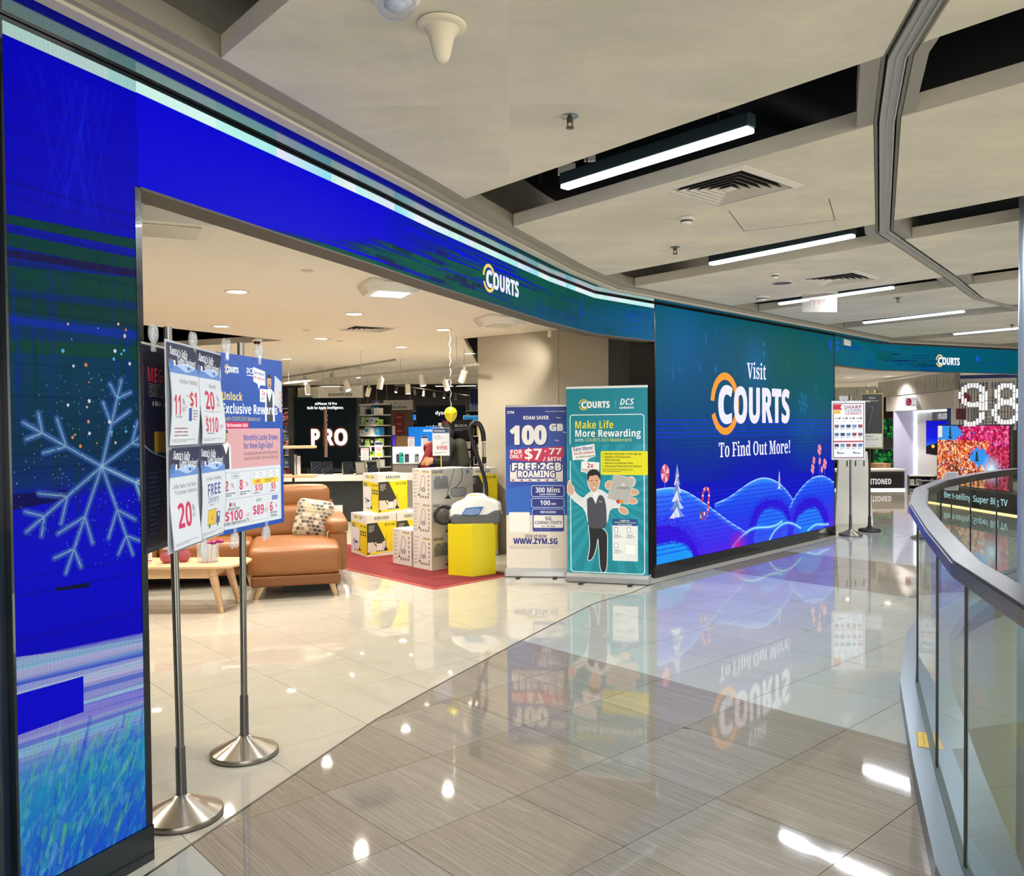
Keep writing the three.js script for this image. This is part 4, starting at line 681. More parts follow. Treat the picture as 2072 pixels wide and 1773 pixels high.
const cardTex = canvas(900, 1180, (c, w, h) => {             // blue rewards board
  c.fillStyle = '#174aa4'; c.fillRect(0, 0, w, h); const r = rng(2);
  c.fillStyle = '#174aa6'; for (let k = 0; k < 7; k++) poly(c, [[w * 0.5, h * 0.25], [w * (k / 7), 0], [w * (k / 7 + 0.06), 0]], '#1b4ea9');
  shopLogo(c, w * 0.13, h * 0.085, 38, '#e7c05a', '#f2f4fa'); text(c, 'DCS', w * 0.47, h * 0.08, 52, '#f2f4fa', { slant: -0.2 }); c.fillStyle = '#f2f4fa'; c.fillRect(w * 0.42, h * 0.105, 90, 6);
  text(c, 'with COURTS DCS Mastercard', w * 0.36, h * 0.36, 38, '#d8bf5c', { w: w * 0.52, bold: false }); rr(c, w * 0.04, h * 0.378, w * 0.4, 42, 8, '#c9224c'); text(c, 'Till 30 November 2024', w * 0.24, h * 0.397, 30, '#f6f0f4', { w: w * 0.36 });
  poly(c, [[w * 0.52, h * 0.055], [w * 0.71, h * 0.075], [w * 0.71, h * 0.16], [w * 0.63, h * 0.158], [w * 0.6, h * 0.185], [w * 0.585, h * 0.152], [w * 0.52, h * 0.14]], '#eef1f6'); text(c, 'Earn More!', w * 0.615, h * 0.09, 30, '#1b3f94', { rot: 0.08 }); text(c, '2% cashback', w * 0.615, h * 0.118, 26, '#b62a44', { rot: 0.08 }); rr(c, w * 0.62, h * 0.18, 108, 92, 6, '#eef1f6'); text(c, '2x', w * 0.68, h * 0.205, 42, RED); small(c, w * 0.635, h * 0.23, 80, 2, 12, '#556', 7);
  // printed man in shirt and waistcoat
  const man = (x, y, s) => { poly(c, [[x - 70 * s, y + 330 * s], [x - 62 * s, y + 120 * s], [x - 20 * s, y + 92 * s], [x + 30 * s, y + 92 * s], [x + 72 * s, y + 118 * s], [x + 80 * s, y + 330 * s]], '#e9eaee'); poly(c, [[x - 44 * s, y + 330 * s], [x - 42 * s, y + 110 * s], [x, y + 190 * s], [x + 46 * s, y + 108 * s], [x + 52 * s, y + 330 * s]], '#33384a'); c.fillStyle = '#caa07e'; c.beginPath(); c.ellipse(x, y + 44 * s, 34 * s, 46 * s, 0, 0, 7); c.fill(); c.fillStyle = '#1c1a1c'; c.beginPath(); c.ellipse(x, y + 14 * s, 37 * s, 28 * s, 0, PI, 0); c.fill(); c.fillStyle = '#5a2c28'; c.beginPath(); c.ellipse(x + 2 * s, y + 68 * s, 9 * s, 11 * s, 0, 0, 7); c.fill(); c.fillStyle = '#2a2020'; c.fillRect(x - 18 * s, y + 36 * s, 10 * s, 5 * s); c.fillRect(x + 8 * s, y + 36 * s, 10 * s, 5 * s); };
  man(w * 0.775, h * 0.1, 0.98); poly(c, [[w * 0.87, h * 0.09], [w * 0.99, h * 0.13], [w * 0.975, h * 0.3], [w * 0.85, h * 0.27]], '#c6c9ce'); c.fillStyle = '#d8a98a'; for (let k = 0; k < 4; k++) { c.beginPath(); c.ellipse(w * 0.965, h * (0.2 + 0.035 * k), 26, 15, 0.2, 0, 7); c.fill(); }
  text(c, 'Unlock', w * 0.2, h * 0.235, 74, '#e9cf63', { w: w * 0.3 }); text(c, 'Exclusive Rewards', w * 0.48, h * 0.305, 92, '#f4f6fb', { w: w * 0.86 });
  rr(c, w * 0.03, h * 0.415, w * 0.92, h * 0.225, 12, '#cf9ea2'); man(w * 0.1, h * 0.43, 0.8);  text(c, 'Monthly Lucky Draws', w * 0.63, h * 0.468, 58, '#25479e', { w: w * 0.55 }); text(c, 'for New Sign-Ups!', w * 0.59, h * 0.515, 58, '#25479e', { w: w * 0.47 }); text(c, 'Be automatically entered to win attractive', w * 0.63, h * 0.56, 32, INK, { bold: false, w: w * 0.55 }); text(c, 'prizes from Dreame, Dyson and Samsung!', w * 0.63, h * 0.588, 32, INK, { bold: false, w: w * 0.55 });
  rr(c, w * 0.03, h * 0.64, w * 0.92, h * 0.335, 10, '#d0d6de'); c.strokeStyle = '#9aa2b4'; c.lineWidth = 3; c.strokeRect(w * 0.05, h * 0.66, w * 0.88, h * 0.295); c.beginPath(); c.moveTo(w * 0.05, h * 0.81); c.lineTo(w * 0.93, h * 0.81); c.moveTo(w * 0.46, h * 0.66); c.lineTo(w * 0.46, h * 0.955); c.moveTo(w * 0.26, h * 0.7); c.lineTo(w * 0.26, h * 0.8); c.moveTo(w * 0.72, h * 0.72); c.lineTo(w * 0.72, h * 0.95); c.stroke();
  const off = (x, y, n, s, u) => { text(c, n, x, y, s, '#c0203f', {}); text(c, u, x + s * 0.62, y, s * 0.5, '#c0203f', { bold: false, align: 'left' }); };
  rr(c, w * 0.17, h * 0.668, 110, 32, 6, null, '#52618c', 2); text(c, 'COURTS', w * 0.23, h * 0.683, 20, '#52618c'); off(w * 0.1, h * 0.735, '2', 92, '%'); off(w * 0.31, h * 0.735, '8', 92, '%'); small(c, w * 0.07, h * 0.775, w * 0.16, 2, 14, INK, 4); small(c, w * 0.29, h * 0.775, w * 0.16, 2, 14, INK, 6);
  for (let k = 0; k < 8; k++) { rr(c, w * (0.48 + 0.11 * (k % 4)), h * (0.67 + 0.02 * Math.floor(k / 4)), 86, 18, 4, '#fff', '#8e96a8', 1.5); small(c, w * (0.49 + 0.11 * (k % 4)), h * (0.675 + 0.02 * Math.floor(k / 4)), 60, 1, 12, '#445', k + 2); } rr(c, w * 0.48, h * 0.712, w * 0.42, 36, 6, '#e3c930'); text(c, 'FREE', w * 0.57, h * 0.727, 32, RED); small(c, w * 0.68, h * 0.72, w * 0.18, 2, 12, '#443', 9);
  text(c, '$10', w * 0.58, h * 0.765, 66, '#c0203f'); text(c, '$5', w * 0.82, h * 0.765, 66, '#c0203f'); small(c, w * 0.5, h * 0.792, w * 0.16, 1, 14, INK, 3); small(c, w * 0.76, h * 0.792, w * 0.14, 1, 14, INK, 5);
  c.fillStyle = '#b03048'; c.beginPath(); c.arc(w * 0.15, h * 0.84, 15, 0, 7); c.fill(); text(c, 'LG', w * 0.2, h * 0.84, 34, INK); text(c, 'Brand Fair', w * 0.2, h * 0.865, 30, INK); text(c, '$100', w * 0.2, h * 0.905, 92, '#c41f52', { w: w * 0.26 }); text(c, 'off', w * 0.4, h * 0.915, 36, '#c41f52', { bold: false }); text(c, 'Large Appliances & TV', w * 0.24, h * 0.943, 28, INK, { w: w * 0.36 });
  text(c, 'acer', w * 0.58, h * 0.835, 40, '#5a8a62', {}); text(c, '$89', w * 0.57, h * 0.895, 92, '#c41f52', { w: w * 0.18 }); text(c, 'off', w * 0.69, h * 0.905, 36, '#c41f52', { bold: false }); rr(c, w * 0.79, h * 0.822, 92, 34, 6, '#6d7ec4'); off(w * 0.78, h * 0.89, '6', 92, '%'); text(c, 'Simmons', w * 0.82, h * 0.925, 24, INK); text(c, 'Bedding', w * 0.82, h * 0.943, 24, INK);
});
const darkTex = canvas(420, 560, (c, w, h) => {
  const g = c.createLinearGradient(0, 0, 0, h); g.addColorStop(0, '#241f33'); g.addColorStop(0.5, '#151a33'); g.addColorStop(1, '#0d1226'); c.fillStyle = g; c.fillRect(0, 0, w, h);
  text(c, 'MEGATEX', w * 0.3, h * 0.14, 58, '#d03a50', { w: w * 0.5 }); text(c, 'EXCLUSIVE', w * 0.3, h * 0.215, 44, '#151525', { line: '#b9b2a4', lw: 3, w: w * 0.46 }); text(c, '6 Mar - 26 Mar', w * 0.3, h * 0.28, 20, '#c8c8d0', { w: w * 0.36 });
  rr(c, w * 0.14, h * 0.42, 80, 60, 8, '#b5892e'); rr(c, w * 0.52, h * 0.38, 60, 70, 8, '#a0642a'); c.strokeStyle = 'rgba(180,210,240,.6)'; c.lineWidth = 5; c.beginPath(); c.ellipse(w * 0.5, h * 0.4, w * 0.6, h * 0.16, 0, 0.2, 2.9); c.stroke();
  small(c, w * 0.06, h * 0.62, w * 0.8, 14, 13, 'rgba(150,160,190,.28)', 4);
});
function signStand(name, label, p, lean = 0) {
  const t = thing(name, label, 'sign stand', [p[0], 0, p[1]]);
  const rim = lathe([[0, 0.0], [0.155, 0], [0.157, 0.004], [0.157, 0.022], [0.153, 0.025]], 64), cone = lathe([[0.153, 0.025], [0.12, 0.0405], [0.09, 0.0545], [0.06, 0.0685], [0.036, 0.08], [0.028, 0.092], [0, 0.093]], 64);
  part('base', rim, M(0x8f8a82, 0.3, { metalness: 1 }), t); part('cone', cone, M(0xc4beb4, 0.32, { metalness: 1, anisotropy: 0.92, anisotropyRotation: PI / 2 }), t);
  part('base_edge', lathe([[0.1535, 0.0], [0.158, 0.0], [0.158, 0.004], [0.1535, 0.004]], 64), M(0x1a1a1c, 0.6), t);
  const m = new THREE.Matrix4().makeRotationZ(-lean);
  part('collar', cyl(0.021, 0.019, 0.2, 0, 0.085, 0, 28).applyMatrix4(m), darkSteel, t);
  part('pole', cyl(0.0155, 0.0155, 1.72, 0, 0.24, 0, 28).applyMatrix4(m), M(0x8d8c8a, 0.25, { metalness: 1 }), t);
  return t;
}
function clip(t, x, y, z, turn, up = 1) {                    // clear butterfly clip
  const m = new THREE.Matrix4().makeRotationY(turn).setPosition(x, y, z);
  part('clip', [ball(0.02, -0.016, 0.03 * up, 0, 0.85, 1.7, 0.55, 14), ball(0.02, 0.016, 0.03 * up, 0, 0.85, 1.7, 0.55, 14), bx(0.03, 0.05, 0.012, 0, -0.012 * up, 0, 0.005)].map((g) => g.applyMatrix4(m)), M(0xf6f8fa, 0.08, { transmission: 0.75, thickness: 0, ior: 1.5, specularIntensity: 1 }), t);
}
{
  const s = signStand('sign_stand', 'steel pole sign stand nearest the LED pillar, holding white Christmas sale sheets', [-1.335, -3.31], -0.012);
  const th = PI / 2 + 0.02, lx = 0.09, local = (u, y, d) => [Math.cos(th) * u + Math.sin(th) * d + lx, y, -Math.sin(th) * u + Math.cos(th) * d + 0.02];
  const put = (g, u, y, d) => g.applyMatrix4(new THREE.Matrix4().makeRotationY(th).setPosition(...local(u, y, d)));
  part('board', put(bx(0.6, 0.775, 0.004), 0, 1.49, 0), M(0xbfc5cc, 0.4), s);
  part('dark_board', put(bx(0.6, 0.755, 0.006), -0.02, 1.485, -0.075), M(0x1a1b26, 0.4), s);
  part('dark_print', put(bx(0.596, 0.735, 0.002), -0.02, 1.487, -0.071), print(darkTex, 0.25), s);
  part('dark_edge', put(bx(0.6, 0.008, 0.008), -0.02, 1.862, -0.073), M(0xd9d4cc, 0.4), s);
  sheets.forEach((tx, i) => {
    const u = (i & 1) ? 0.152 : -0.148, y = (i < 2 ? 1.68 : 1.298), g = new THREE.BoxGeometry(0.291, 0.378, 0.001, 12, 16, 1), p = g.attributes.position, r = rng(i + 60), ph = r() * 6, bend = 0.006 + 0.006 * r();
    for (let k = 0; k < p.count; k++) p.setZ(k, p.getZ(k) + 0.008 + bend * Math.sin(p.getY(k) * 13 + ph) * (0.4 + Math.abs(p.getX(k)) * 4));
    g.computeVertexNormals(); part('sheet', put(g, u, y, 0.003), print(tx, 0.5), s);
  });
  clip(s, ...local(-0.3, 1.868, -0.04), th); clip(s, ...local(-0.02, 1.872, 0), th); clip(s, ...local(0.05, 1.1, 0.004), th, -1);
  part('hanger', rod([0.012, 1.86, 0], [lx - 0.005, 1.86, 0.0], 0.008), steel, s);
}
{
  const s = signStand('sign_stand', 'steel pole sign stand farther inside, holding the blue rewards board', [-1.29, -3.95], 0.006);
  const A = [-1.302, -3.66], B = [-1.165, -4.2], th = yawOf(A, B), c0 = mid(A, B), L = dist(A, B), dn = [Math.sin(th), Math.cos(th)];
  const local = (u, y, d) => [c0[0] + 1.29 + Math.cos(th) * u + dn[0] * d, y, c0[1] + 3.95 - Math.sin(th) * u + dn[1] * d];
  const put = (g, u, y, d) => g.applyMatrix4(new THREE.Matrix4().makeRotationY(th).setPosition(...local(u, y, d)));
  part('board', put(bx(L, 0.81, 0.005), 0, 1.487, 0.01), M(0x1d54b4, 0.4), s);
  part('print', put(bx(L - 0.004, 0.806, 0.002), 0, 1.487, 0.0135), print(cardTex, 0.4), s);
  for (const u of [-0.2, 0.07]) { clip(s, ...local(u, 1.895, 0.01), th); clip(s, ...local(u + 0.04, 1.076, 0.01), th, -1); }
}
// ---------------------------------------------------------------- roll-up banners
function rollUp(label, A, B, height, tex, topTrim) {
  const L = dist(A, B), m = mid(A, B), t = thing('rollup_banner', label, 'banner', [m[0], 0, m[1]], yawOf(A, B));
  part('base', [prism([[-0.06, 0], [0.06, 0], [0.056, 0.045], [0.04, 0.075], [-0.04, 0.075], [-0.056, 0.045]], L + 0.02, 0.003).rotateY(PI / 2).translate(0, 0.012, 0)], alu, t);
  for (const s of [-1, 1]) { part('end_cap', bx(0.012, 0.08, 0.115, s * (L / 2 + 0.014), 0.05, 0, 0.005), M(0x8e9092, 0.4), t); part('foot', bx(0.045, 0.012, 0.26, s * L * 0.3, 0.006, 0.04, 0.004), M(0x15171a, 0.5), t); }
  part('graphic', bx(L, height - 0.1, 0.0015, 0, 0.085 + (height - 0.1) / 2, 0.006), print(tex, 0.42), t);
  part('top_rail', bx(L + 0.004, 0.024, 0.022, 0, height - 0.005, 0.004, 0.006), topTrim ?? alu, t);
  part('mast', cyl(0.009, 0.009, height - 0.05, 0, 0.06, -0.02, 12), alu, t);
  return t;
}
const zymTex = canvas(760, 2000, (c, w, h) => {
  const g = c.createLinearGradient(0, 0, w * 0.4, h * 0.72); g.addColorStop(0, '#26358c'); g.addColorStop(1, '#2d5fc0'); c.fillStyle = g; c.fillRect(0, 0, w, h); c.fillStyle = '#e6dccd'; c.fillRect(0, h * 0.67, w, h);
  poly(c, [[0, h * 0.25], [w, h * 0.08], [w, h * 0.3], [0, h * 0.5]], 'rgba(80,130,230,.25)');
  text(c, 'ZYM', w * 0.085, h * 0.032, 44, '#fff', { w: 92, bold: false, line: '#fff', lw: 2 }); text(c, 'Powered by SG No.1 Network', w * 0.82, h * 0.028, 20, '#dfe6f8', { w: w * 0.33 });
  text(c, 'ROAM SAVER', w * 0.5, h * 0.067, 60, '#fff', { w: w * 0.42 });
  text(c, '100', w * 0.37 + 10, h * 0.175 + 14, 300, '#1c2a78', { w: w * 0.6, line: '#1c2a78', lw: 36 }); text(c, '100', w * 0.37, h * 0.175, 300, '#f3f1ee', { w: w * 0.6, line: '#f3f1ee', lw: 26 }); text(c, 'GB', w * 0.83, h * 0.128, 112, '#f3f1ee', { w: w * 0.23, line: '#f3f1ee', lw: 10 });
  c.strokeStyle = '#fff'; c.lineWidth = 6; for (const [x, y] of [[0.83, 0.065], [0.93, 0.155], [0.8, 0.205]]) { c.beginPath(); c.moveTo(w * x, h * y); c.quadraticCurveTo(w * x + 12, h * y - 4, w * x + 24, h * y + 14); c.quadraticCurveTo(w * x + 36, h * y + 2, w * x + 58, h * y + 10); c.stroke(); }
  poly(c, [[w * 0.06, h * 0.265], [w * 0.95, h * 0.245], [w * 0.95, h * 0.315], [w * 0.62, h * 0.345], [w * 0.06, h * 0.325]], '#cf3358'); text(c, 'FOR', w * 0.17, h * 0.277, 74, '#fff', { w: w * 0.2 }); text(c, 'ONLY', w * 0.17, h * 0.306, 64, '#fff', { w: w * 0.21 }); text(c, '$7', w * 0.45, h * 0.293, 190, '#fff', { w: w * 0.3, line: '#cf3358', lw: 16 }); text(c, '.', w * 0.65, h * 0.255, 130, '#fff'); text(c, '77', w * 0.81, h * 0.276, 110, '#fff', { w: w * 0.22 }); text(c, '/ MTH', w * 0.76, h * 0.323, 74, '#fff', { w: w * 0.3, line: '#cf3358', lw: 8 });
  rr(c, w * 0.06, h * 0.352, w * 0.88, h * 0.113, 18, '#eeeae4', '#26358c', 10); text(c, 'FREE 2GB', w * 0.5, h * 0.37, 128, '#f5f3ef', { w: w * 0.82, line: '#26358c', lw: 40 }); text(c, 'FREE 2GB', w * 0.5, h * 0.37, 128, '#f5f3ef', { w: w * 0.82, line: '#f5f3ef', lw: 8 }); text(c, 'ROAMING', w * 0.5, h * 0.415, 110, '#f5f3ef', { w: w * 0.62, line: '#26358c', lw: 36 }); text(c, 'ROAMING', w * 0.5, h * 0.415, 110, '#f5f3ef', { w: w * 0.62, line: '#f5f3ef', lw: 7 });
  for (let k = 0; k < 6; k++) { rr(c, w * (0.085 + 0.14 * k), h * 0.445, w * 0.122, 30, 8, '#f7f5f0', '#26358c', 3); c.fillStyle = ['#c8394a', '#c8394a', '#a03a68', '#39509a', '#c23040', '#5a6a8a'][k]; c.fillRect(w * (0.095 + 0.14 * k), h * 0.449, 36, 16); }
  poly(c, [[0, h * 0.5], [w * 0.4, h * 0.485], [w * 0.41, h * 0.67], [0, h * 0.67]], '#2f66c4');   // the mascot of the print is left out
  rr(c, w * 0.42, h * 0.487, w * 0.53, h * 0.067, 22, '#26358c', '#d9e1f4', 7); text(c, '300 Mins', w * 0.685, h * 0.514, 86, '#fff', { w: w * 0.4 }); text(c, 'Local Talktime', w * 0.685, h * 0.54, 30, '#fff');
  rr(c, w * 0.42, h * 0.566, w * 0.53, h * 0.055, 22, '#26358c', '#d9e1f4', 7); text(c, '100', w * 0.64, h * 0.593, 80, '#fff'); text(c, 'SMS', w * 0.78, h * 0.6, 34, '#fff');
  rr(c, w * 0.43, h * 0.632, w * 0.52, h * 0.14, 22, '#26358c', '#cfd8ee', 6); text(c, 'PORT-IN BONUS', w * 0.69, h * 0.651, 38, '#fff', { w: w * 0.26 }); rr(c, w * 0.45, h * 0.67, w * 0.48, h * 0.078, 10, '#f4f1ec'); text(c, '5G', w * 0.69, h * 0.69, 64, '#222a60'); text(c, 'CONNECTIVITY', w * 0.69, h * 0.716, 56, '#222a60', { w: w * 0.44 }); text(c, '(For 30 Days)', w * 0.69, h * 0.738, 28, '#222a60'); small(c, w * 0.47, h * 0.757, w * 0.44, 1, 12, '#9fb0e0', 3);
  rr(c, w * 0.045, h * 0.652, w * 0.34, h * 0.125, 14, '#f6f3ec', '#dcd4c6', 5);                    // square code left blank
  text(c, 'SIGN UP NOW', w * 0.48, h * 0.8, 56, '#2c2e56', { w: w * 0.36 }); text(c, 'WWW.ZYM.SG', w * 0.48, h * 0.832, 96, '#25307e', { w: w * 0.73, line: '#25307e', lw: 5 }); small(c, w * 0.05, h * 0.86, w * 0.88, 4, 11, '#a59c8e', 2);
});
const tealTex = canvas(860, 2000, (c, w, h) => {
  c.fillStyle = '#0f8a9c'; c.fillRect(0, 0, w, h); const r = rng(6);
  for (let k = 0; k < 26; k++) { const a = k / 26 * 2 * PI + 0.3; c.fillStyle = 'rgba(70,190,205,.30)'; c.beginPath(); c.moveTo(w * 0.4, h * 0.6); c.quadraticCurveTo(w * 0.4 + Math.cos(a - 0.3) * 420, h * 0.6 + Math.sin(a - 0.3) * 420, w * 0.4 + Math.cos(a) * 1100, h * 0.6 + Math.sin(a) * 1100); c.lineTo(w * 0.4 + Math.cos(a + 0.11) * 1100, h * 0.6 + Math.sin(a + 0.11) * 1100); c.quadraticCurveTo(w * 0.4 + Math.cos(a - 0.2) * 420, h * 0.6 + Math.sin(a - 0.2) * 420, w * 0.4, h * 0.6); c.fill(); }
  c.fillStyle = '#0e8799'; c.fillRect(0, 0, w, h * 0.3);
  shopLogo(c, w * 0.217, h * 0.087, 70, '#d9c73a', '#f4f6f6'); c.fillStyle = '#8fd0d6'; c.fillRect(w * 0.612, h * 0.058, 3, 110); text(c, 'DCS', w * 0.75, h * 0.075, 92, '#f4f6f6', { slant: -0.2, w: w * 0.17 }); text(c, 'cardcentre', w * 0.745, h * 0.105, 40, '#f4f6f6', { w: w * 0.18 });
  rr(c, w * 0.045, h * 0.142, w * 0.91, h * 0.85, 30, null, '#e8f4f4', 9);
  text(c, 'Make Life', w * 0.345, h * 0.196, 112, '#e9df3e', { w: w * 0.49, shadow: '#0a5a66' }); text(c, 'More Rewarding', w * 0.51, h * 0.242, 106, '#fff', { w: w * 0.82, shadow: '#0a5a66' }); text(c, 'with', w * 0.16, h * 0.277, 50, '#dff0f0', { bold: false }); text(c, 'COURTS DCS Mastercard', w * 0.52, h * 0.277, 50, '#e3dc46', { w: w * 0.57, bold: false });
  c.fillStyle = '#0f8a9c'; c.fillRect(w * 0.02, h * 0.3, w * 0.05, h * 0.09); c.fillRect(w * 0.93, h * 0.335, w * 0.05, h * 0.12);
  poly(c, [[w * 0.06, h * 0.318], [w * 0.345, h * 0.298], [w * 0.36, h * 0.365], [w * 0.29, h * 0.375], [w * 0.24, h * 0.398], [w * 0.2, h * 0.383], [w * 0.075, h * 0.386]], '#f3f3f1'); text(c, 'Earn More!', w * 0.205, h * 0.324, 58, '#1c2f80', { w: w * 0.25, rot: -0.1 }); text(c, 'Get 2% cashback', w * 0.215, h * 0.347, 40, '#b02a40', { w: w * 0.25, rot: -0.1 }); text(c, 'on every spend', w * 0.23, h * 0.366, 28, '#444', { rot: -0.1 });
  poly(c, [[w * 0.185, h * 0.392], [w * 0.41, h * 0.398], [w * 0.4, h * 0.462], [w * 0.3, h * 0.46], [w * 0.28, h * 0.474], [w * 0.255, h * 0.458], [w * 0.175, h * 0.448]], '#f3f3f1'); text(c, '2x', w * 0.295, h * 0.415, 66, '#c01f38'); text(c, 'Rewards Points', w * 0.29, h * 0.437, 24, '#b02a40'); small(c, w * 0.2, h * 0.445, w * 0.17, 2, 12, '#555', 3);
  rr(c, w * 0.425, h * 0.337, w * 0.575, h * 0.128, 16, '#e8e11e'); ['Monthly Lucky Draws For New Sign Ups', 'Members Only Discounts', 'FREE Delivery', 'Waived Installation Fees', 'Discounted Warranties & Services'].forEach((s, i) => { text(c, '/', w * 0.455, h * (0.352 + 0.0165 * i), 26, '#2e4a1a'); text(c, s, w * 0.475, h * (0.352 + 0.0165 * i), 28, '#33401a', { align: 'left', w: Math.min(w * 0.45, s.length * 12.5) }); }); small(c, w * 0.45, h * 0.432, w * 0.38, 3, 13, '#5d5a20', 5);
  // printed man with a waistcoat holding out a silver card
  const blob = (pts, fill, line) => { smooth(c, [...pts, pts[0]]); c.closePath(); c.fillStyle = fill; c.fill(); if (line) { c.strokeStyle = '#eef3f3'; c.lineWidth = line; c.stroke(); } };
  const P = (l) => l.map(([x, y]) => [w * x, h * y]);
  for (const line of [14, 0]) {
    const L = line || undefined;
    blob(P([[0.27, 0.74], [0.5, 0.74], [0.5, 0.86], [0.49, 0.99], [0.41, 0.99], [0.4, 0.86], [0.385, 0.79], [0.36, 0.87], [0.3, 0.93], [0.25, 0.925], [0.27, 0.9], [0.29, 0.84]]), '#1d2026', L);
    blob(P([[0.25, 0.575], [0.34, 0.545], [0.42, 0.545], [0.5, 0.57], [0.66, 0.6], [0.66, 0.64], [0.52, 0.64], [0.5, 0.74], [0.27, 0.75], [0.24, 0.65], [0.1, 0.61], [0.02, 0.57], [0.05, 0.52], [0.09, 0.56], [0.2, 0.6]]), '#dfe3e6', L);
    c.fillStyle = '#d7a78a'; blob(P([[0.0, 0.55], [0.02, 0.5], [0.045, 0.495], [0.05, 0.52], [0.085, 0.53], [0.09, 0.57], [0.03, 0.58]]), '#d9a98c', L);
    blob(P([[0.26, 0.5], [0.27, 0.46], [0.34, 0.445], [0.41, 0.465], [0.41, 0.51], [0.37, 0.56], [0.3, 0.555]]), '#d9ab8d', L);
  }
  blob(P([[0.262, 0.505], [0.245, 0.46], [0.3, 0.435], [0.38, 0.436], [0.425, 0.46], [0.418, 0.5], [0.405, 0.478], [0.37, 0.462], [0.32, 0.472], [0.285, 0.47], [0.272, 0.49]]), '#1d1a1c'); c.fillStyle = '#2b201c'; c.fillRect(w * 0.295, h * 0.495, 26, 6); c.fillRect(w * 0.355, h * 0.494, 26, 6); c.fillStyle = '#f4f0ee'; c.beginPath(); c.ellipse(w * 0.345, h * 0.532, 22, 7, -0.1, 0, PI); c.fill(); c.fillStyle = '#c98f76'; c.beginPath(); c.ellipse(w * 0.338, h * 0.513, 8, 12, 0, 0, 7); c.fill();
  blob(P([[0.25, 0.6], [0.31, 0.57], [0.36, 0.63], [0.4, 0.565], [0.485, 0.59], [0.5, 0.74], [0.46, 0.755], [0.3, 0.755], [0.26, 0.74]]), '#4a4c58'); poly(c, P([[0.325, 0.56], [0.36, 0.625], [0.395, 0.555]]), '#eef0f2'); c.fillStyle = '#25262e'; for (let k = 0; k < 5; k++) { c.beginPath(); c.arc(w * 0.38, h * (0.65 + 0.02 * k), 5, 0, 7); c.fill(); } c.fillStyle = '#d8dade'; c.fillRect(w * 0.4, h * 0.608, 34, 6);
  for (const line of [12, 0]) { for (const [x, y, rx, ry, a] of [[0.53, 0.52, 42, 46, 0.3], [0.8, 0.5, 40, 52, 0], [0.81, 0.555, 66, 34, 0.1], [0.8, 0.6, 62, 34, 0.25], [0.7, 0.655, 52, 34, 0.5]]) { c.beginPath(); c.ellipse(w * x, h * y, rx + line / 2, ry + line / 2, a, 0, 7); c.fillStyle = line ? '#eef3f3' : '#dba98a'; c.fill(); } }
  poly(c, P([[0.59, 0.463], [0.845, 0.482], [0.755, 0.622], [0.5, 0.59]]), '#b9b7b2', '#e4e2de', 4); c.fillStyle = '#d9d8d4'; c.fillRect(w * 0.68, h * 0.51, 36, 26); text(c, 'COURTS', w * 0.7, h * 0.535, 34, '#6a6a6a'); for (const [x, col] of [[0.64, '#c8352e'], [0.675, '#e09a3a']]) { c.fillStyle = col; c.beginPath(); c.arc(w * x, h * 0.607, 22, 0, 7); c.fill(); }
  rr(c, w * 0.565, h * 0.7, w * 0.31, h * 0.225, 12, '#eef0ee'); rr(c, w * 0.565, h * 0.7, w * 0.31, h * 0.036, 12, '#1c4f9a'); text(c, 'Apply for', w * 0.72, h * 0.708, 22, '#fff'); text(c, 'COURTS DCS Mastercard', w * 0.72, h * 0.719, 22, '#e3dc46', { w: w * 0.27 }); text(c, 'in 3 easy steps!', w * 0.72, h * 0.73, 20, '#fff');
  for (const [x, y, s] of [[0.61, 0.755, 'Step 1:'], [0.765, 0.755, 'Step 2:'], [0.61, 0.838, 'Step 3:']]) { rr(c, w * x - 16, h * y - 18, 32, 52, 5, '#fff', '#234a8c', 4); text(c, s, w * x + 12, h * (y + 0.03), 20, '#234a8c'); small(c, w * (x - 0.025), h * (y + 0.038), w * 0.11, 2, 13, '#6a7488', 3); }
  rr(c, w * 0.72, h * 0.835, 112, 112, 8, '#fafaf8', '#c9ccc9', 3);                                      // square code left blank
});
rollUp('dark blue roll-up banner offering 100GB roaming, beside the yellow plinth', [-0.065, -8.66], [0.565, -8.6], 1.775, zymTex);
rollUp('teal roll-up banner with a printed man holding out a silver card', [0.55, -8.36], [1.325, -8.13], 1.945, tealTex, M(0xe9ebea, 0.35));
{
  const A = [1.36, -8.66], B = [1.46, -8.6], t = thing('poster_frame', 'narrow white framed list of bank logos on the dark panel behind the teal banner', 'poster', [1.33, 1.38, -8.66], 0.55);
  const tx = canvas(160, 640, (c, w, h) => { c.fillStyle = '#dfe2e6'; c.fillRect(0, 0, w, h); const r = rng(5); for (let k = 0; k < 12; k++) { c.fillStyle = k % 3 ? '#23262c' : '#7b828c'; c.fillRect(w * 0.12, h * 0.04 + k * h * 0.078, w * (0.4 + 0.3 * r()), h * 0.055); } });
  part('frame', bx(0.3, 0.8, 0.02, 0, 0, 0, 0.004), M(0xc9ced6, 0.35), t); part('print', bx(0.27, 0.77, 0.002, 0, 0, 0.011), print(tx, 0.3), t);
}
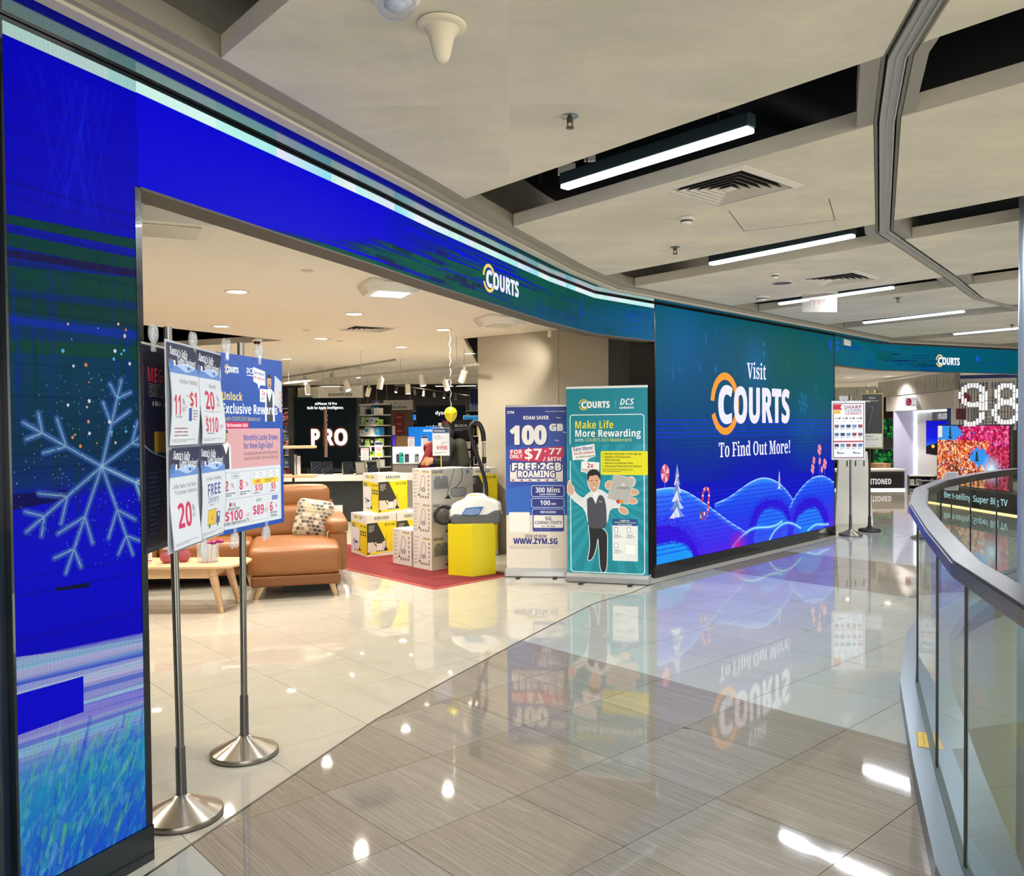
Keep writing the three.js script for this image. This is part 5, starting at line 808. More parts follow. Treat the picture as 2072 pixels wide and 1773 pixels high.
// ---------------------------------------------------------------- sofa corner
function puff(w, h, d, r, swell = 0, n = 14) {
  let g = new THREE.BoxGeometry(2, 2, 2, n, n, n); g.deleteAttribute('uv'); g.deleteAttribute('normal'); g = mergeVertices(g, 1e-4);
  const p = g.attributes.position, f = (t) => Math.sign(t) * (1 - (1 - Math.abs(t)) ** 1.7), H = [w / 2, h / 2, d / 2], R = Math.min(r, ...H);
  for (let i = 0; i < p.count; i++) {
    const q = [f(p.getX(i)) * H[0], f(p.getY(i)) * H[1], f(p.getZ(i)) * H[2]], c = q.map((v, k) => Math.max(-H[k] + R, Math.min(H[k] - R, v))), e = q.map((v, k) => v - c[k]), l = Math.hypot(...e);
    const o = l > 1e-9 ? c.map((v, k) => v + e[k] / l * R * Math.min(1, l / R * 1.0 + (l > R * 0.2 ? 1 : 0))) : q, u = o.map((v, k) => 1 - (v / H[k]) ** 2);
    p.setXYZ(i, o[0] * (1 + swell * 0.5 * Math.max(0, u[1] * u[2]) / w), o[1] + Math.sign(o[1]) * swell * Math.max(0, u[0] * u[2]), o[2] + Math.sign(o[2]) * swell * 0.6 * Math.max(0, u[0] * u[1]));
  }
  g.computeVertexNormals();
  const uv = new Float32Array(p.count * 2); for (let i = 0; i < p.count; i++) { uv[2 * i] = p.getX(i) + 0.4 * p.getY(i); uv[2 * i + 1] = p.getZ(i) + p.getY(i); }
  return g.setAttribute('uv', new THREE.BufferAttribute(uv, 2));
}
const hideTex = canvas(512, 512, (c, w, h) => { const r = rng(14); c.fillStyle = '#808080'; c.fillRect(0, 0, w, h); for (let i = 0; i < 5000; i++) { c.strokeStyle = `rgba(${r() < 0.5 ? 60 : 190},${0},0,.2)`; c.strokeStyle = r() < 0.5 ? 'rgba(60,60,60,.25)' : 'rgba(190,190,190,.25)'; const x = r() * w, y = r() * h; c.beginPath(); c.moveTo(x, y); c.lineTo(x + 8 * r() - 4, y + 8 * r() - 4); c.stroke(); } }, false);
hideTex.wrapS = hideTex.wrapT = THREE.RepeatWrapping; hideTex.repeat.set(3, 3);
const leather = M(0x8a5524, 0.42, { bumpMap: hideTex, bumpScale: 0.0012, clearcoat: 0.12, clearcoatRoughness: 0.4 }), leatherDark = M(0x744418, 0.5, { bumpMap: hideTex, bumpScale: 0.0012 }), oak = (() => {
  const t = canvas(512, 256, (c, w, h) => { const r = rng(41); c.fillStyle = '#d9b58a'; c.fillRect(0, 0, w, h); for (let i = 0; i < 160; i++) { c.strokeStyle = r() < 0.6 ? `rgba(160,112,66,${0.1 + 0.25 * r()})` : `rgba(240,214,176,${0.2 * r()})`; c.lineWidth = 0.6 + 2 * r(); const y = r() * h; c.beginPath(); c.moveTo(0, y); c.bezierCurveTo(w * 0.3, y + 14 * r() - 7, w * 0.6, y + 16 * r() - 8, w, y + 8 * r() - 4); c.stroke(); } });
  t.wrapS = t.wrapT = THREE.RepeatWrapping; return M(0xffffff, 0.45, { map: t });
})();
const taper = (a, b, r0, r1) => { const A = new THREE.Vector3(...a), B = new THREE.Vector3(...b), L = A.distanceTo(B), g = new THREE.CylinderGeometry(r1, r0, L, 4).rotateY(PI / 4); g.applyQuaternion(new THREE.Quaternion().setFromUnitVectors(new THREE.Vector3(0, 1, 0), B.clone().sub(A).normalize())); return flat(g.translate(...A.add(B).multiplyScalar(0.5).toArray())); };
{
  const t = thing('sofa', 'tan leather sofa with a chaise end and splayed wooden legs', 'sofa', [-1.985, 0, -7.6], 0.253);
  const at = (g, x, y, z, rx = 0) => g.applyMatrix4(new THREE.Matrix4().makeRotationX(rx).setPosition(x, y, z));
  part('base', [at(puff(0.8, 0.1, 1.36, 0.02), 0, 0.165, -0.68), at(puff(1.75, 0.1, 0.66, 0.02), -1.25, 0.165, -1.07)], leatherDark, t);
  part('seat_cushion', at(puff(0.83, 0.27, 1.02, 0.07, 0.012), -0.01, 0.335, -0.51), leather, t);
  part('seat_cushion', at(puff(0.86, 0.25, 0.62, 0.06, 0.012), -0.85, 0.325, -1.0), leather, t);
  part('seat_cushion', at(puff(0.86, 0.25, 0.62, 0.06, 0.012), -1.72, 0.325, -1.0), leather, t);
  for (const x of [0.02, -0.65, -1.32, -1.9]) { part('back_cushion', at(puff(0.67, 0.34, 0.2, 0.07, 0.014), x, 0.57, -1.28, -0.16), leather, t); part('head_cushion', at(puff(0.67, 0.25, 0.2, 0.08, 0.012), x, 0.825, -1.37, -0.05), leather, t); }
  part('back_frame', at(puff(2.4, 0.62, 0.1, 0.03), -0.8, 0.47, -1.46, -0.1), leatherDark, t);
  part('armrest', [at(puff(0.22, 0.16, 0.86, 0.06, 0.008), 0.4, 0.575, -0.98), at(puff(0.19, 0.42, 0.84, 0.04), 0.4, 0.35, -0.99)], leather, t);
  part('armrest', [at(puff(0.22, 0.16, 0.8, 0.06, 0.008), -2.25, 0.575, -1.05), at(puff(0.19, 0.42, 0.78, 0.04), -2.25, 0.35, -1.06)], leather, t);
  part('piping', tube([[0.3, 0.45, -0.565], [0.31, 0.535, -0.562], [0.35, 0.545, -0.56], [0.46, 0.545, -0.562], [0.492, 0.52, -0.565]], 0.004, 30, 6), M(0xe6d3b4, 0.5), t);
  for (const [x, z, sx, sz] of [[-0.3, -0.08, -1, 1], [0.32, -0.08, 0.6, 1], [-0.45, -0.8, 0.3, 1], [-2.1, -0.82, -1, 1], [0.32, -1.32, 1, -0.5], [-2.1, -1.36, -1, -0.5]]) part('leg', taper([x + sx * 0.06, 0, z + sz * 0.02], [x, 0.125, z], 0.026, 0.042), oak, t);
}
{
  const tex = canvas(512, 512, (c, w, h) => { const r = rng(19); c.fillStyle = '#b9ae99'; c.fillRect(0, 0, w, h); const cols = ['#544e47', '#6b645b', '#94896f', '#c4baa4', '#7b736a', '#a39174']; for (let i = -1; i < 11; i++) for (let j = 0; j < 9; j++) { const x = (j + (i & 1 ? 0.5 : 0)) * 60 - 10, y = i * 50; rr(c, x + 3, y + 4, 54, 42, 14, cols[Math.floor(r() * 6)]); } });
  const t = thing('cushion', 'patterned throw cushion of grey and beige tablets leaning in the sofa corner', 'cushion', [-2.04, 0.63, -8.52], 0.12);
  t.rotation.set(-0.3, 0.12, -0.16, 'YXZ');
  const g = puff(0.36, 0.37, 0.13, 0.055, 0.02, 16), p = g.attributes.position, uv = g.attributes.uv;
  for (let i = 0; i < p.count; i++) { const x = p.getX(i), y = p.getY(i), k = Math.min(1, (Math.abs(x) / 0.18) ** 2 * (Math.abs(y) / 0.185) ** 2); uv.setXY(i, x / 0.37 + 0.5, y / 0.37 + 0.5); p.setZ(i, p.getZ(i) * (1.15 - 0.9 * Math.max((x / 0.18) ** 4, (y / 0.185) ** 4))); p.setXY(i, x * (1 + 0.07 * k), y * (1 + 0.07 * k)); }
  g.computeVertexNormals(); part('cover', g, print(tex, 0.85), t);
}
function standCard(label, p, w, h, turn, draw, foot = true) {
  const t = thing('price_card', label, 'price card', p, turn), tex = canvas(128, Math.round(128 * h / w), draw);
  part('holder', [bx(w + 0.01, h + 0.01, 0.004, 0, h / 2 + 0.012, -0.004, 0.0015), bx(w * 0.9, 0.008, 0.05, 0, 0.004, 0)], acrylic, t); part('print', bx(w, h, 0.0015, 0, h / 2 + 0.012, 0), print(tex, 0.35), t); return t;
}
standCard('white and pink price card standing behind the sofa armrest', [-1.93, 0.0, -9.12], 0.13, 0.7, 0.1, (c, w, h) => { c.fillStyle = '#efe9e4'; c.fillRect(0, 0, w, h); small(c, 14, h * 0.1, w * 0.75, 9, 26, '#7c7478', 4); c.fillStyle = '#c8526a'; c.fillRect(0, h * 0.84, w, h * 0.16); });
{
  const t = thing('coffee_table', 'light oak coffee table with a pointed end and splayed legs', 'table', [-3.0, 0, -7.23]);
  const out = [[-0.75, 0.24], [0.5, 0.24], [0.6, 0.205], [0.68, 0.04], [0.665, -0.16], [0.6, -0.235], [-0.75, -0.24]].map(([x, z]) => [x, z]);
  part('tabletop', [(() => { const s = new THREE.Shape(out.map(([x, z]) => new THREE.Vector2(x, -z))); return new THREE.ExtrudeGeometry(s, { depth: 0.016, bevelEnabled: true, bevelSize: 0.012, bevelThickness: 0.006, bevelSegments: 2 }).rotateX(-PI / 2).translate(0, 0.385, 0); })()], oak, t);
  part('apron', [bx(1.2, 0.085, 0.02, -0.16, 0.335, 0.19, 0.004), bx(1.2, 0.085, 0.02, -0.16, 0.335, -0.19, 0.004), bx(0.02, 0.085, 0.38, 0.43, 0.335, 0, 0.004)], oak, t);
  for (const [x, z, sx, sz] of [[0.44, 0.17, 1, 0.3], [0.46, -0.16, 1, -0.3], [-0.7, 0.17, -1, 0.3], [-0.7, -0.16, -1, -0.3]]) part('leg', taper([x + sx * 0.09, 0, z + sz * 0.1], [x, 0.378, z], 0.022, 0.045), oak, t);
}
{
  const t = thing('gift_tub', 'clear tub of white wrapped sticks with a magenta bow on the coffee table', 'tub', [-2.64, 0.4075, -7.2]);
  part('tub', lathe([[0.0, 0], [0.085, 0], [0.098, 0.16], [0.094, 0.16], [0.082, 0.005], [0, 0.005]], 24), acrylic, t);
  const r = rng(3); for (let k = 0; k < 26; k++) { const a = r() * 6.28, q = 0.06 * Math.sqrt(r()); part('stick', rod([Math.cos(a) * q, 0.008, Math.sin(a) * q], [Math.cos(a) * q * 1.2, 0.13 + 0.05 * r(), Math.sin(a) * q * 1.2], 0.007, 6), M(0xeeeaea, 0.5), t); }
  part('bow', [ball(0.03, 0.05, 0.17, 0.02, 1.3, 0.6, 0.8, 10), ball(0.03, 0.11, 0.18, 0.02, 1.3, 0.6, 0.8, 10), ball(0.018, 0.02, 0.17, 0.05, 1.2, 0.6, 0.8, 10)], M(0x8d0f5e, 0.3), t);
}
for (const [x, z, l, pose] of [[-2.98, -7.16, 'pink glass bubble vase at the left on the coffee table', 0], [-2.86, -7.22, 'pink glass bubble vase nearer the clear tub on the coffee table', 1]]) {
  const t = thing('bubble_vase', l, 'vase', [x, 0.4075, z]); part('bowl', lathe([[0, 0], [0.03, 0.002], [0.056, 0.03], [0.06, 0.055], [0.05, 0.085], [0.03, 0.1], [0.034, 0.115]], 28), M(0xc06a78, 0.06, { transmission: 0.45, thickness: 0 }), t);
  part('neck', lathe([[0.034, 0.115], [0.045, 0.15], [0.05, 0.19], [0.047, 0.19], [0.04, 0.15], [0.031, 0.117]], 28), M(0xf0eeee, 0.04, { transmission: 0.8, thickness: 0 }), t);
}
standCard('small white price card in a stand at the left end of the coffee table', [-3.14, 0.4075, -7.12], 0.09, 0.12, 0.1, (c, w, h) => { c.fillStyle = '#f1efed'; c.fillRect(0, 0, w, h); small(c, 12, 20, w * 0.8, 7, 20, '#555', 2); c.fillStyle = '#c8526a'; c.fillRect(0, h * 0.85, w, 14); });
{
  const t = solo('floor_carton', [bx(0.5, 0.11, 0.3, 0, 0.055, 0, 0.004)], M(0x10131c, 0.5), 'low black box lying on the floor under the chaise', 'box'); t.position.set(-1.98, 0, -8.1); t.rotation.y = 0.25;
  const u = solo('floor_carton', [bx(1.2, 0.12, 0.3, 0, 0.06, 0, 0.004)], M(0x151a26, 0.45), 'long dark box lying under the sofa behind the coffee table', 'box'); u.position.set(-3.3, 0, -8.6); u.rotation.y = 0.2;
}
// ---------------------------------------------------------------- red mat, cartons, plinth and vacuum cleaner
{
  const q = [[-0.752, -7.974], [-0.02, -8.72], [-2.34, -11.26], [-3.07, -10.51]], r = rng(8);
  const tex = canvas(256, 256, (c, w, h) => { c.fillStyle = '#6e1517'; c.fillRect(0, 0, w, h); for (let i = 0; i < 6000; i++) { c.fillStyle = r() < 0.5 ? 'rgba(60,8,10,.25)' : 'rgba(190,60,54,.2)'; c.fillRect(r() * w, r() * h, 2, 2); } }); tex.wrapS = tex.wrapT = THREE.RepeatWrapping; tex.repeat.set(4, 4);
  const t = thing('carpet', 'dark red carpet mat laid cornerwise under the cartons', 'carpet', [0, 0, 0]);
  part('pile', slab(q, 0.0006, 0.007), M(0xffffff, 0.95, { map: tex }), t);
  part('border_tape', [[q[0], q[1]], [q[3], q[0]]].map(([a, b]) => band([a, b], -0.012, 0.016, 0.0006, 0.0082)), M(0xb5423a, 0.5), t);
}
const CART = '#1b1b1b';
const brandMark = (c, x, y, w, s, ink = CART) => { text(c, 'KÄRCHER', x, y, s, ink, { w }); c.fillStyle = '#f0d800'; };
const vac = (c, x, y, s, body) => { c.save(); c.translate(x, y); c.scale(s, s); rr(c, -34, -58, 68, 70, 12, body, '#777', 2); rr(c, -34, -78, 68, 24, 10, '#3a3a40'); c.fillStyle = '#222'; for (const a of [-28, 0, 28]) { c.beginPath(); c.arc(a, 16, 7, 0, 7); c.fill(); } c.strokeStyle = '#23222c'; c.lineWidth = 9; c.beginPath(); c.moveTo(-30, -30); c.bezierCurveTo(-80, -60, -60, -110, -14, -80); c.stroke(); c.lineWidth = 5; c.beginPath(); c.moveTo(78, -130); c.lineTo(70, 0); c.stroke(); poly(c, [[70, -26], [100, 16], [46, 16]], '#23222a'); c.restore(); };
const seFront = canvas(420, 480, (c, w, h) => { c.fillStyle = '#d9d6cc'; c.fillRect(0, 0, w, h); poly(c, [[0, h * 0.2], [w, h * 0.17], [w, h * 0.9], [0, h * 0.97]], '#e2ce12'); poly(c, [[0, h * 0.2], [w * 0.35, h * 0.19], [w * 0.62, h * 0.62], [0, h * 0.97]], '#35352f'); rr(c, w * 0.02, h * 0.66, w * 0.66, h * 0.24, 4, '#cfc9b6'); text(c, 'KÄRCHER', w * 0.5, h * 0.085, 46, CART, { w: w * 0.5 }); c.fillStyle = '#e2ce12'; c.fillRect(w * 0.26, h * 0.135, w * 0.48, 8); text(c, 'SE 6.100', w * 0.78, h * 0.25, 44, CART, { w: w * 0.36 }); small(c, w * 0.06, h * 0.26, w * 0.2, 5, 16, '#d9d4bc', 3); vac(c, w * 0.42, h * 0.84, 1.25, '#d9d6cc'); small(c, w * 0.05, h * 0.95, w * 0.5, 1, 10, '#555', 2); });
const seSide = canvas(380, 480, (c, w, h) => { c.fillStyle = '#d9d6cc'; c.fillRect(0, 0, w, h); poly(c, [[0, h * 0.2], [w, h * 0.23], [w, h * 0.98], [0, h * 0.9]], '#dac512'); rr(c, w * 0.02, h * 0.34, w * 0.5, h * 0.56, 4, '#d9d9dc'); text(c, 'KÄRCHER', w * 0.45, h * 0.09, 40, CART, { w: w * 0.52 }); c.fillStyle = '#e8d800'; for (let k = 0; k < 5; k++) { c.beginPath(); c.ellipse(w * 0.45 + Math.cos(k * 1.257) * 22, h * 0.09 + Math.sin(k * 1.257) * 22, 15, 10, k * 1.257, 0, 7); c.fill(); } text(c, 'SE 6.100', w * 0.76, h * 0.29, 34, CART, { w: w * 0.38 }); for (let k = 0; k < 6; k++) { c.fillStyle = '#30303a'; c.fillRect(w * (0.6 + 0.13 * (k % 3)), h * (0.4 + 0.07 * Math.floor(k / 3)), 32, 24); } for (let k = 0; k < 3; k++) { c.fillStyle = '#2b3c60'; c.fillRect(w * 0.05, h * (0.25 + 0.035 * k), 90, 9); } vac(c, w * 0.32, h * 0.86, 1.15, '#c9d2e2'); });
const dsFront = canvas(620, 400, (c, w, h) => { const g = c.createLinearGradient(0, 0, 0, h); g.addColorStop(0, '#b9b9b4'); g.addColorStop(0.6, '#a3a49f'); g.addColorStop(1, '#c2bfb6'); c.fillStyle = g; c.fillRect(0, 0, w, h); rr(c, w * 0.06, h * 0.3, w * 0.34, h * 0.3, 10, '#6f7072'); rr(c, w * 0.09, h * 0.22, w * 0.13, h * 0.2, 8, '#7b7c7e'); rr(c, w * 0.25, h * 0.22, w * 0.13, h * 0.2, 8, '#7b7c7e'); text(c, 'KÄRCHER', w * 0.15, h * 0.09, 42, CART, { w: w * 0.24 }); c.fillStyle = '#e2ce12'; c.fillRect(w * 0.03, h * 0.145, w * 0.24, 7); c.strokeStyle = '#2a2a2e'; c.lineWidth = 7; c.beginPath(); c.moveTo(w * 0.55, 0); c.lineTo(w * 0.36, h * 0.8); c.stroke(); poly(c, [[w * 0.3, h * 0.9], [w * 0.4, h * 0.78], [w * 0.46, h * 0.92]], '#2a2a2e'); c.lineWidth = 9; c.beginPath(); c.moveTo(w * 0.72, 0); c.bezierCurveTo(w * 0.78, h * 0.3, w * 0.7, h * 0.5, w * 0.52, h * 0.62); c.stroke(); rr(c, w * 0.46, h * 0.6, w * 0.36, h * 0.26, 40, '#8d8f92', '#33343a', 6); c.fillStyle = '#6d7f9c'; c.beginPath(); c.arc(w * 0.87, h * 0.12, 26, 0, 7); c.fill(); });
const dsSide = canvas(300, 400, (c, w, h) => { c.fillStyle = '#d4d0c7'; c.fillRect(0, 0, w, h); text(c, 'KÄRCHER', w * 0.72, h * 0.08, 26, CART, { w: w * 0.36 }); c.fillStyle = '#e2ce12'; c.fillRect(w * 0.54, h * 0.105, w * 0.36, 7); text(c, 'DS 6.000', w * 0.2, h * 0.06, 20, '#555'); for (let k = 0; k < 7; k++) small(c, w * 0.06, h * (0.16 + 0.11 * k), w * 0.22, 2, 13, '#6d6a66', k + 2); for (let k = 0; k < 5; k++) { c.fillStyle = '#8c8982'; c.fillRect(w * 0.82, h * (0.18 + 0.13 * k), 24, 30); } for (let k = 0; k < 4; k++) { c.fillStyle = '#77746e'; c.fillRect(w * (0.4 + 0.13 * k), h * 0.8, 24, 28); } c.strokeStyle = '#4a4a4c'; c.lineWidth = 6; c.beginPath(); c.moveTo(w * 0.34, h * 0.78); c.lineTo(w * 0.52, h * 0.2); c.bezierCurveTo(w * 0.7, h * 0.16, w * 0.72, h * 0.4, w * 0.62, h * 0.56); c.stroke(); rr(c, w * 0.46, h * 0.56, 66, 46, 18, '#9aa0a6', '#3a3a3e', 4); poly(c, [[w * 0.26, h * 0.8], [w * 0.36, h * 0.74], [w * 0.42, h * 0.8]], '#3a3a3e'); });
const topCard = M(0xd2cec3, 0.6), mk = (front, side) => { const F = print(front, 0.4), S = print(side, 0.45); return [S, S, topCard, topCard, F, F]; };
const seM = mk(seFront, seSide), dsM = mk(dsFront, dsSide);
function carton(label, corner, y, w, h, d, turn, m, group) {      // corner: where its two visible faces meet on the floor
  const dx = [Math.cos(turn), -Math.sin(turn)], dz = [Math.sin(turn), Math.cos(turn)], c = [corner[0] + dx[0] * w / 2 - dz[0] * d / 2, corner[1] + dx[1] * w / 2 - dz[1] * d / 2];
  const o = solo('carton', new THREE.BoxGeometry(w, h, d).translate(0, h / 2, 0), m, label, 'box', group); o.position.set(c[0], y, c[1]); o.rotation.y = turn; return o;
}
const FL = 0.0078, SE = 'yellow and black appliance cartons', DS = 'white and grey appliance cartons';
carton('yellow appliance carton on the red mat, bottom left of the stack next to the sofa', [-1.75, -9.98], FL, 0.385, 0.5, 0.5, 0.571, seM, SE);
carton('yellow appliance carton half hidden behind the bottom left one', [-1.42, -10.22], FL, 0.385, 0.5, 0.5, 0.571, seM, SE);
carton('yellow appliance carton on top of the two bottom yellow ones', [-1.625, -10.1], FL + 0.501, 0.385, 0.485, 0.48, 0.571, seM, SE);
carton('yellow appliance carton glimpsed between the grey stack and the wall', [-0.52, -9.9], FL + 0.6, 0.385, 0.46, 0.3, 0.5, seM, SE);
carton('white appliance carton alone in front of the tall grey stack', [-1.13, -9.27], FL, 0.5, 0.4, 0.36, 0.75, dsM, DS);
for (const [k, l] of [[0, 'bottom carton of the tall grey and white stack behind the plinth'], [1, 'middle carton of the tall grey and white stack behind the plinth'], [2, 'top carton of the tall grey and white stack, under the price sign']]) carton(l, [-0.875, -8.98], FL + k * 0.366, 0.59, 0.365, 0.34, 0.75, dsM, DS);
carton('lower yellow carton under the one glimpsed beside the wall', [-0.52, -9.9], FL, 0.385, 0.599, 0.3, 0.5, seM, SE);
{
  const t = thing('display_plinth', 'bright yellow six-sided cardboard plinth under the vacuum cleaner', 'plinth', [-0.44, FL, -8.89], 0.06), R = 0.288, H = 0.535;
  part('body', new THREE.CylinderGeometry(R, R, H, 6).rotateY(0).translate(0, H / 2, 0).toNonIndexed(), M(0xd8c80a, 0.5), t).geometry.computeVertexNormals();
  const tx = canvas(256, 96, (c, w, h) => { c.fillStyle = '#e0d00c'; c.fillRect(0, 0, w, h); text(c, 'KÄRCHER', w / 2, h * 0.36, 52, '#14140f', { w: w * 0.94 }); c.fillStyle = '#14140f'; c.fillRect(w * 0.03, h * 0.74, w * 0.94, 9); });
  for (let k = -1; k < 2; k++) { const a = k * PI / 3; part('print', bx(0.13, 0.048, 0.001, 0, H - 0.075, R * Math.cos(PI / 6) + 0.0006).applyMatrix4(new THREE.Matrix4().makeRotationY(a)), print(tx, 0.5), t); }
}
{
  const t = thing('vacuum_cleaner', 'white and grey vacuum cleaner with blue window, black hose raised over it', 'vacuum cleaner', [-0.4, FL + 0.535, -8.88], 0.1);
  const wh = M(0xe9e8e4, 0.28, { clearcoat: 0.5 }), gr = M(0x54575a, 0.45), bl = M(0x1c5fa8, 0.12, { clearcoat: 1 }), blk = M(0x121315, 0.4);
  const deep = (pts, d, b) => prism(pts, d, b);
  part('lower_body', deep([[-0.24, 0.02], [-0.2, 0.0], [0.2, 0.0], [0.245, 0.03], [0.25, 0.12], [0.2, 0.115], [0.12, 0.075], [-0.08, 0.07], [-0.22, 0.085], [-0.255, 0.06]], 0.3, 0.02), gr, t);
  part('upper_body', deep([[-0.235, 0.09], [-0.08, 0.075], [0.12, 0.08], [0.2, 0.12], [0.245, 0.125], [0.235, 0.19], [0.19, 0.215], [0.12, 0.24], [0.02, 0.25], [-0.06, 0.24], [-0.12, 0.205], [-0.2, 0.17], [-0.235, 0.13]], 0.27, 0.035), wh, t);
  part('window', deep([[-0.14, 0.1], [-0.1, 0.155], [0.0, 0.165], [0.07, 0.17], [0.03, 0.105], [-0.04, 0.092]], 0.31, 0.01), bl, t);
  part('handle', tube([[-0.1, 0.235, 0], [-0.07, 0.28, 0], [0.0, 0.295, 0], [0.09, 0.285, 0], [0.13, 0.25, 0]], 0.017, 24, 10), wh, t);
  part('label', bx(0.07, 0.014, 0.003, -0.02, 0.283, 0.018, 0.001), M(0xe2ce12, 0.5), t);
  for (const x of [-0.17, 0.17]) for (const z of [-0.12, 0.12]) part('wheel', new THREE.CylinderGeometry(0.02, 0.02, 0.03, 18).rotateX(PI / 2).translate(x, 0.006, z).translate(0, 0.014, 0), blk, t);
  part('hose', tube([[-0.22, 0.12, 0.02], [-0.3, 0.17, 0.05], [-0.38, 0.17, 0.08], [-0.425, 0.1, 0.1], [-0.4, 0.03, 0.1], [-0.32, 0.005, 0.08], [-0.25, 0.015, 0.05]], 0.021, 60, 12), blk, t);
  part('hose', tube([[0.13, 0.25, -0.09], [0.125, 0.4, -0.1], [0.07, 0.6, -0.1], [0.01, 0.78, -0.1], [-0.035, 0.92, -0.1], [-0.045, 1.0, -0.1], [-0.01, 1.055, -0.1], [0.05, 1.045, -0.1], [0.09, 0.98, -0.1]], 0.02, 70, 12), blk, t);
  part('grip', tube([[0.0, 1.06, -0.1], [0.05, 1.05, -0.1], [0.09, 0.98, -0.1], [0.108, 0.86, -0.1]], 0.026, 30, 12), blk, t);
  part('wand', [cyl(0.0165, 0.0165, 0.75, 0.11, 0.1, -0.13, 20)], steel, t); part('wand_clip', cyl(0.024, 0.024, 0.07, 0.11, 0.62, -0.13, 20), blk, t);
}
{
  const t = thing('price_sign', 'white price sign reading $998 on a yellow stick on top of the grey carton stack', 'price sign', [-0.79, FL + 1.098, -9.28], 0.1);
  const tex = canvas(256, 400, (c, w, h) => { c.fillStyle = '#d9dde2'; c.fillRect(0, 0, w, h); c.fillStyle = '#1f2f63'; c.fillRect(0, 0, w, h * 0.16); text(c, 'Christmas', w * 0.4, h * 0.09, 34, '#e8ecf4', { font: SERIF }); c.fillStyle = '#8ea3cc'; c.fillRect(0, h * 0.16, w, 14); text(c, 'VACUUM', w * 0.28, h * 0.29, 24, INK); small(c, 16, h * 0.35, w * 0.7, 2, 14, '#667', 3); small(c, w * 0.5, h * 0.5, w * 0.4, 3, 18, '#889', 4); text(c, '$998', w * 0.55, h * 0.72, 80, '#b3243f', { w: w * 0.66 }); small(c, 16, h * 0.88, w * 0.85, 2, 13, '#555', 7); });
  part('stick', cyl(0.006, 0.006, 0.14, 0, 0, 0, 10), M(0xd9bf3a, 0.5), t); part('frame', bx(0.195, 0.315, 0.006, 0, 0.29, -0.002, 0.002), acrylic, t); part('print', bx(0.183, 0.3, 0.0015, 0, 0.29, 0.003), print(tex, 0.4), t);
  part('foot', bx(0.06, 0.004, 0.04, 0, 0.002, 0), M(0xd9bf3a, 0.5), t);
}
{
  const p = [-0.709, 1.711, -9.700], t = thing('balloon', 'single yellow balloon hung on a curly white string', 'balloon', [p[0], p[1], p[2]]);
  part('skin', lathe([[0, -0.094], [0.012, -0.092], [0.04, -0.075], [0.064, -0.04], [0.075, 0.0], [0.072, 0.032], [0.055, 0.062], [0.029, 0.079], [0, 0.084]], 32), M(0xe3d40a, 0.3, { clearcoat: 0.6 }), t);
  part('knot', lathe([[0.0, -0.105], [0.012, -0.104], [0.003, -0.09], [0, -0.088]], 14), M(0xd8c80a, 0.4), t);
  const pts = []; for (let k = 0; k <= 26; k++) pts.push([Math.sin(k * 1.7) * 0.008, 0.08 + k * (SHOP_CEIL - p[1] - 0.08) / 26, Math.cos(k * 1.7) * 0.008]); part('string', tube(pts, 0.0028, 90, 5), M(0xf4f2ee, 0.5), t);
}
// ---------------------------------------------------------------- deep shop: phone kiosk, counters, shelves, banners
const board = (w, h, draw, W = 512) => canvas(W, Math.max(32, Math.round(W * h / w)), draw);
const greyPlank = (() => { const t = canvas(512, 128, (c, w, h) => { const r = rng(61); c.fillStyle = '#9a9a94'; c.fillRect(0, 0, w, h); for (let i = 0; i < 700; i++) { c.fillStyle = `rgba(${r() < 0.5 ? '70,72,70' : '190,190,184'},${0.08 + 0.14 * r()})`; c.fillRect(r() * w, r() * h, 1 + 3 * r(), 10 + 70 * r()); } }); t.wrapS = t.wrapT = THREE.RepeatWrapping; return t; })();
function fascia(label, A, B, y0, y1, str, inkSize = 0.5) {
  const L = dist(A, B), m = mid(A, B), t = thing('shop_fascia', label, 'fascia', [m[0], y0, m[1]], yawOf(A, B)), h = y1 - y0;
  const tex = board(L, h, (c, w, hh) => { const r = rng(61); c.fillStyle = '#c4c4bd'; c.fillRect(0, 0, w, hh); for (let i = 0; i < 900; i++) { c.fillStyle = `rgba(${r() < 0.5 ? '80,82,80' : '200,200,194'},${0.08 + 0.14 * r()})`; c.fillRect(r() * w, r() * hh, 1 + 3 * r(), 10 + 50 * r()); } if (str) str.forEach(([s, x, y, k]) => text(c, s, w * x, hh * y, hh * k, '#23252a', {})); });
  part('panel', bx(L, h, 0.1, 0, h / 2, -0.05), [M(0x8b8b86, 0.6), M(0x8b8b86, 0.6), M(0xcfd2d2, 0.6), M(0xcfd2d2, 0.6), print(tex, 0.55), M(0x8b8b86, 0.6)], t); for (const s of [-0.4, 0.4]) part('hanger', cyl(0.005, 0.005, (m[1] < -21 && m[0] < 5 ? 3.5 : SHOP_CEIL) - y1, s * L, h, -0.05, 6), alu, t); return t;
}
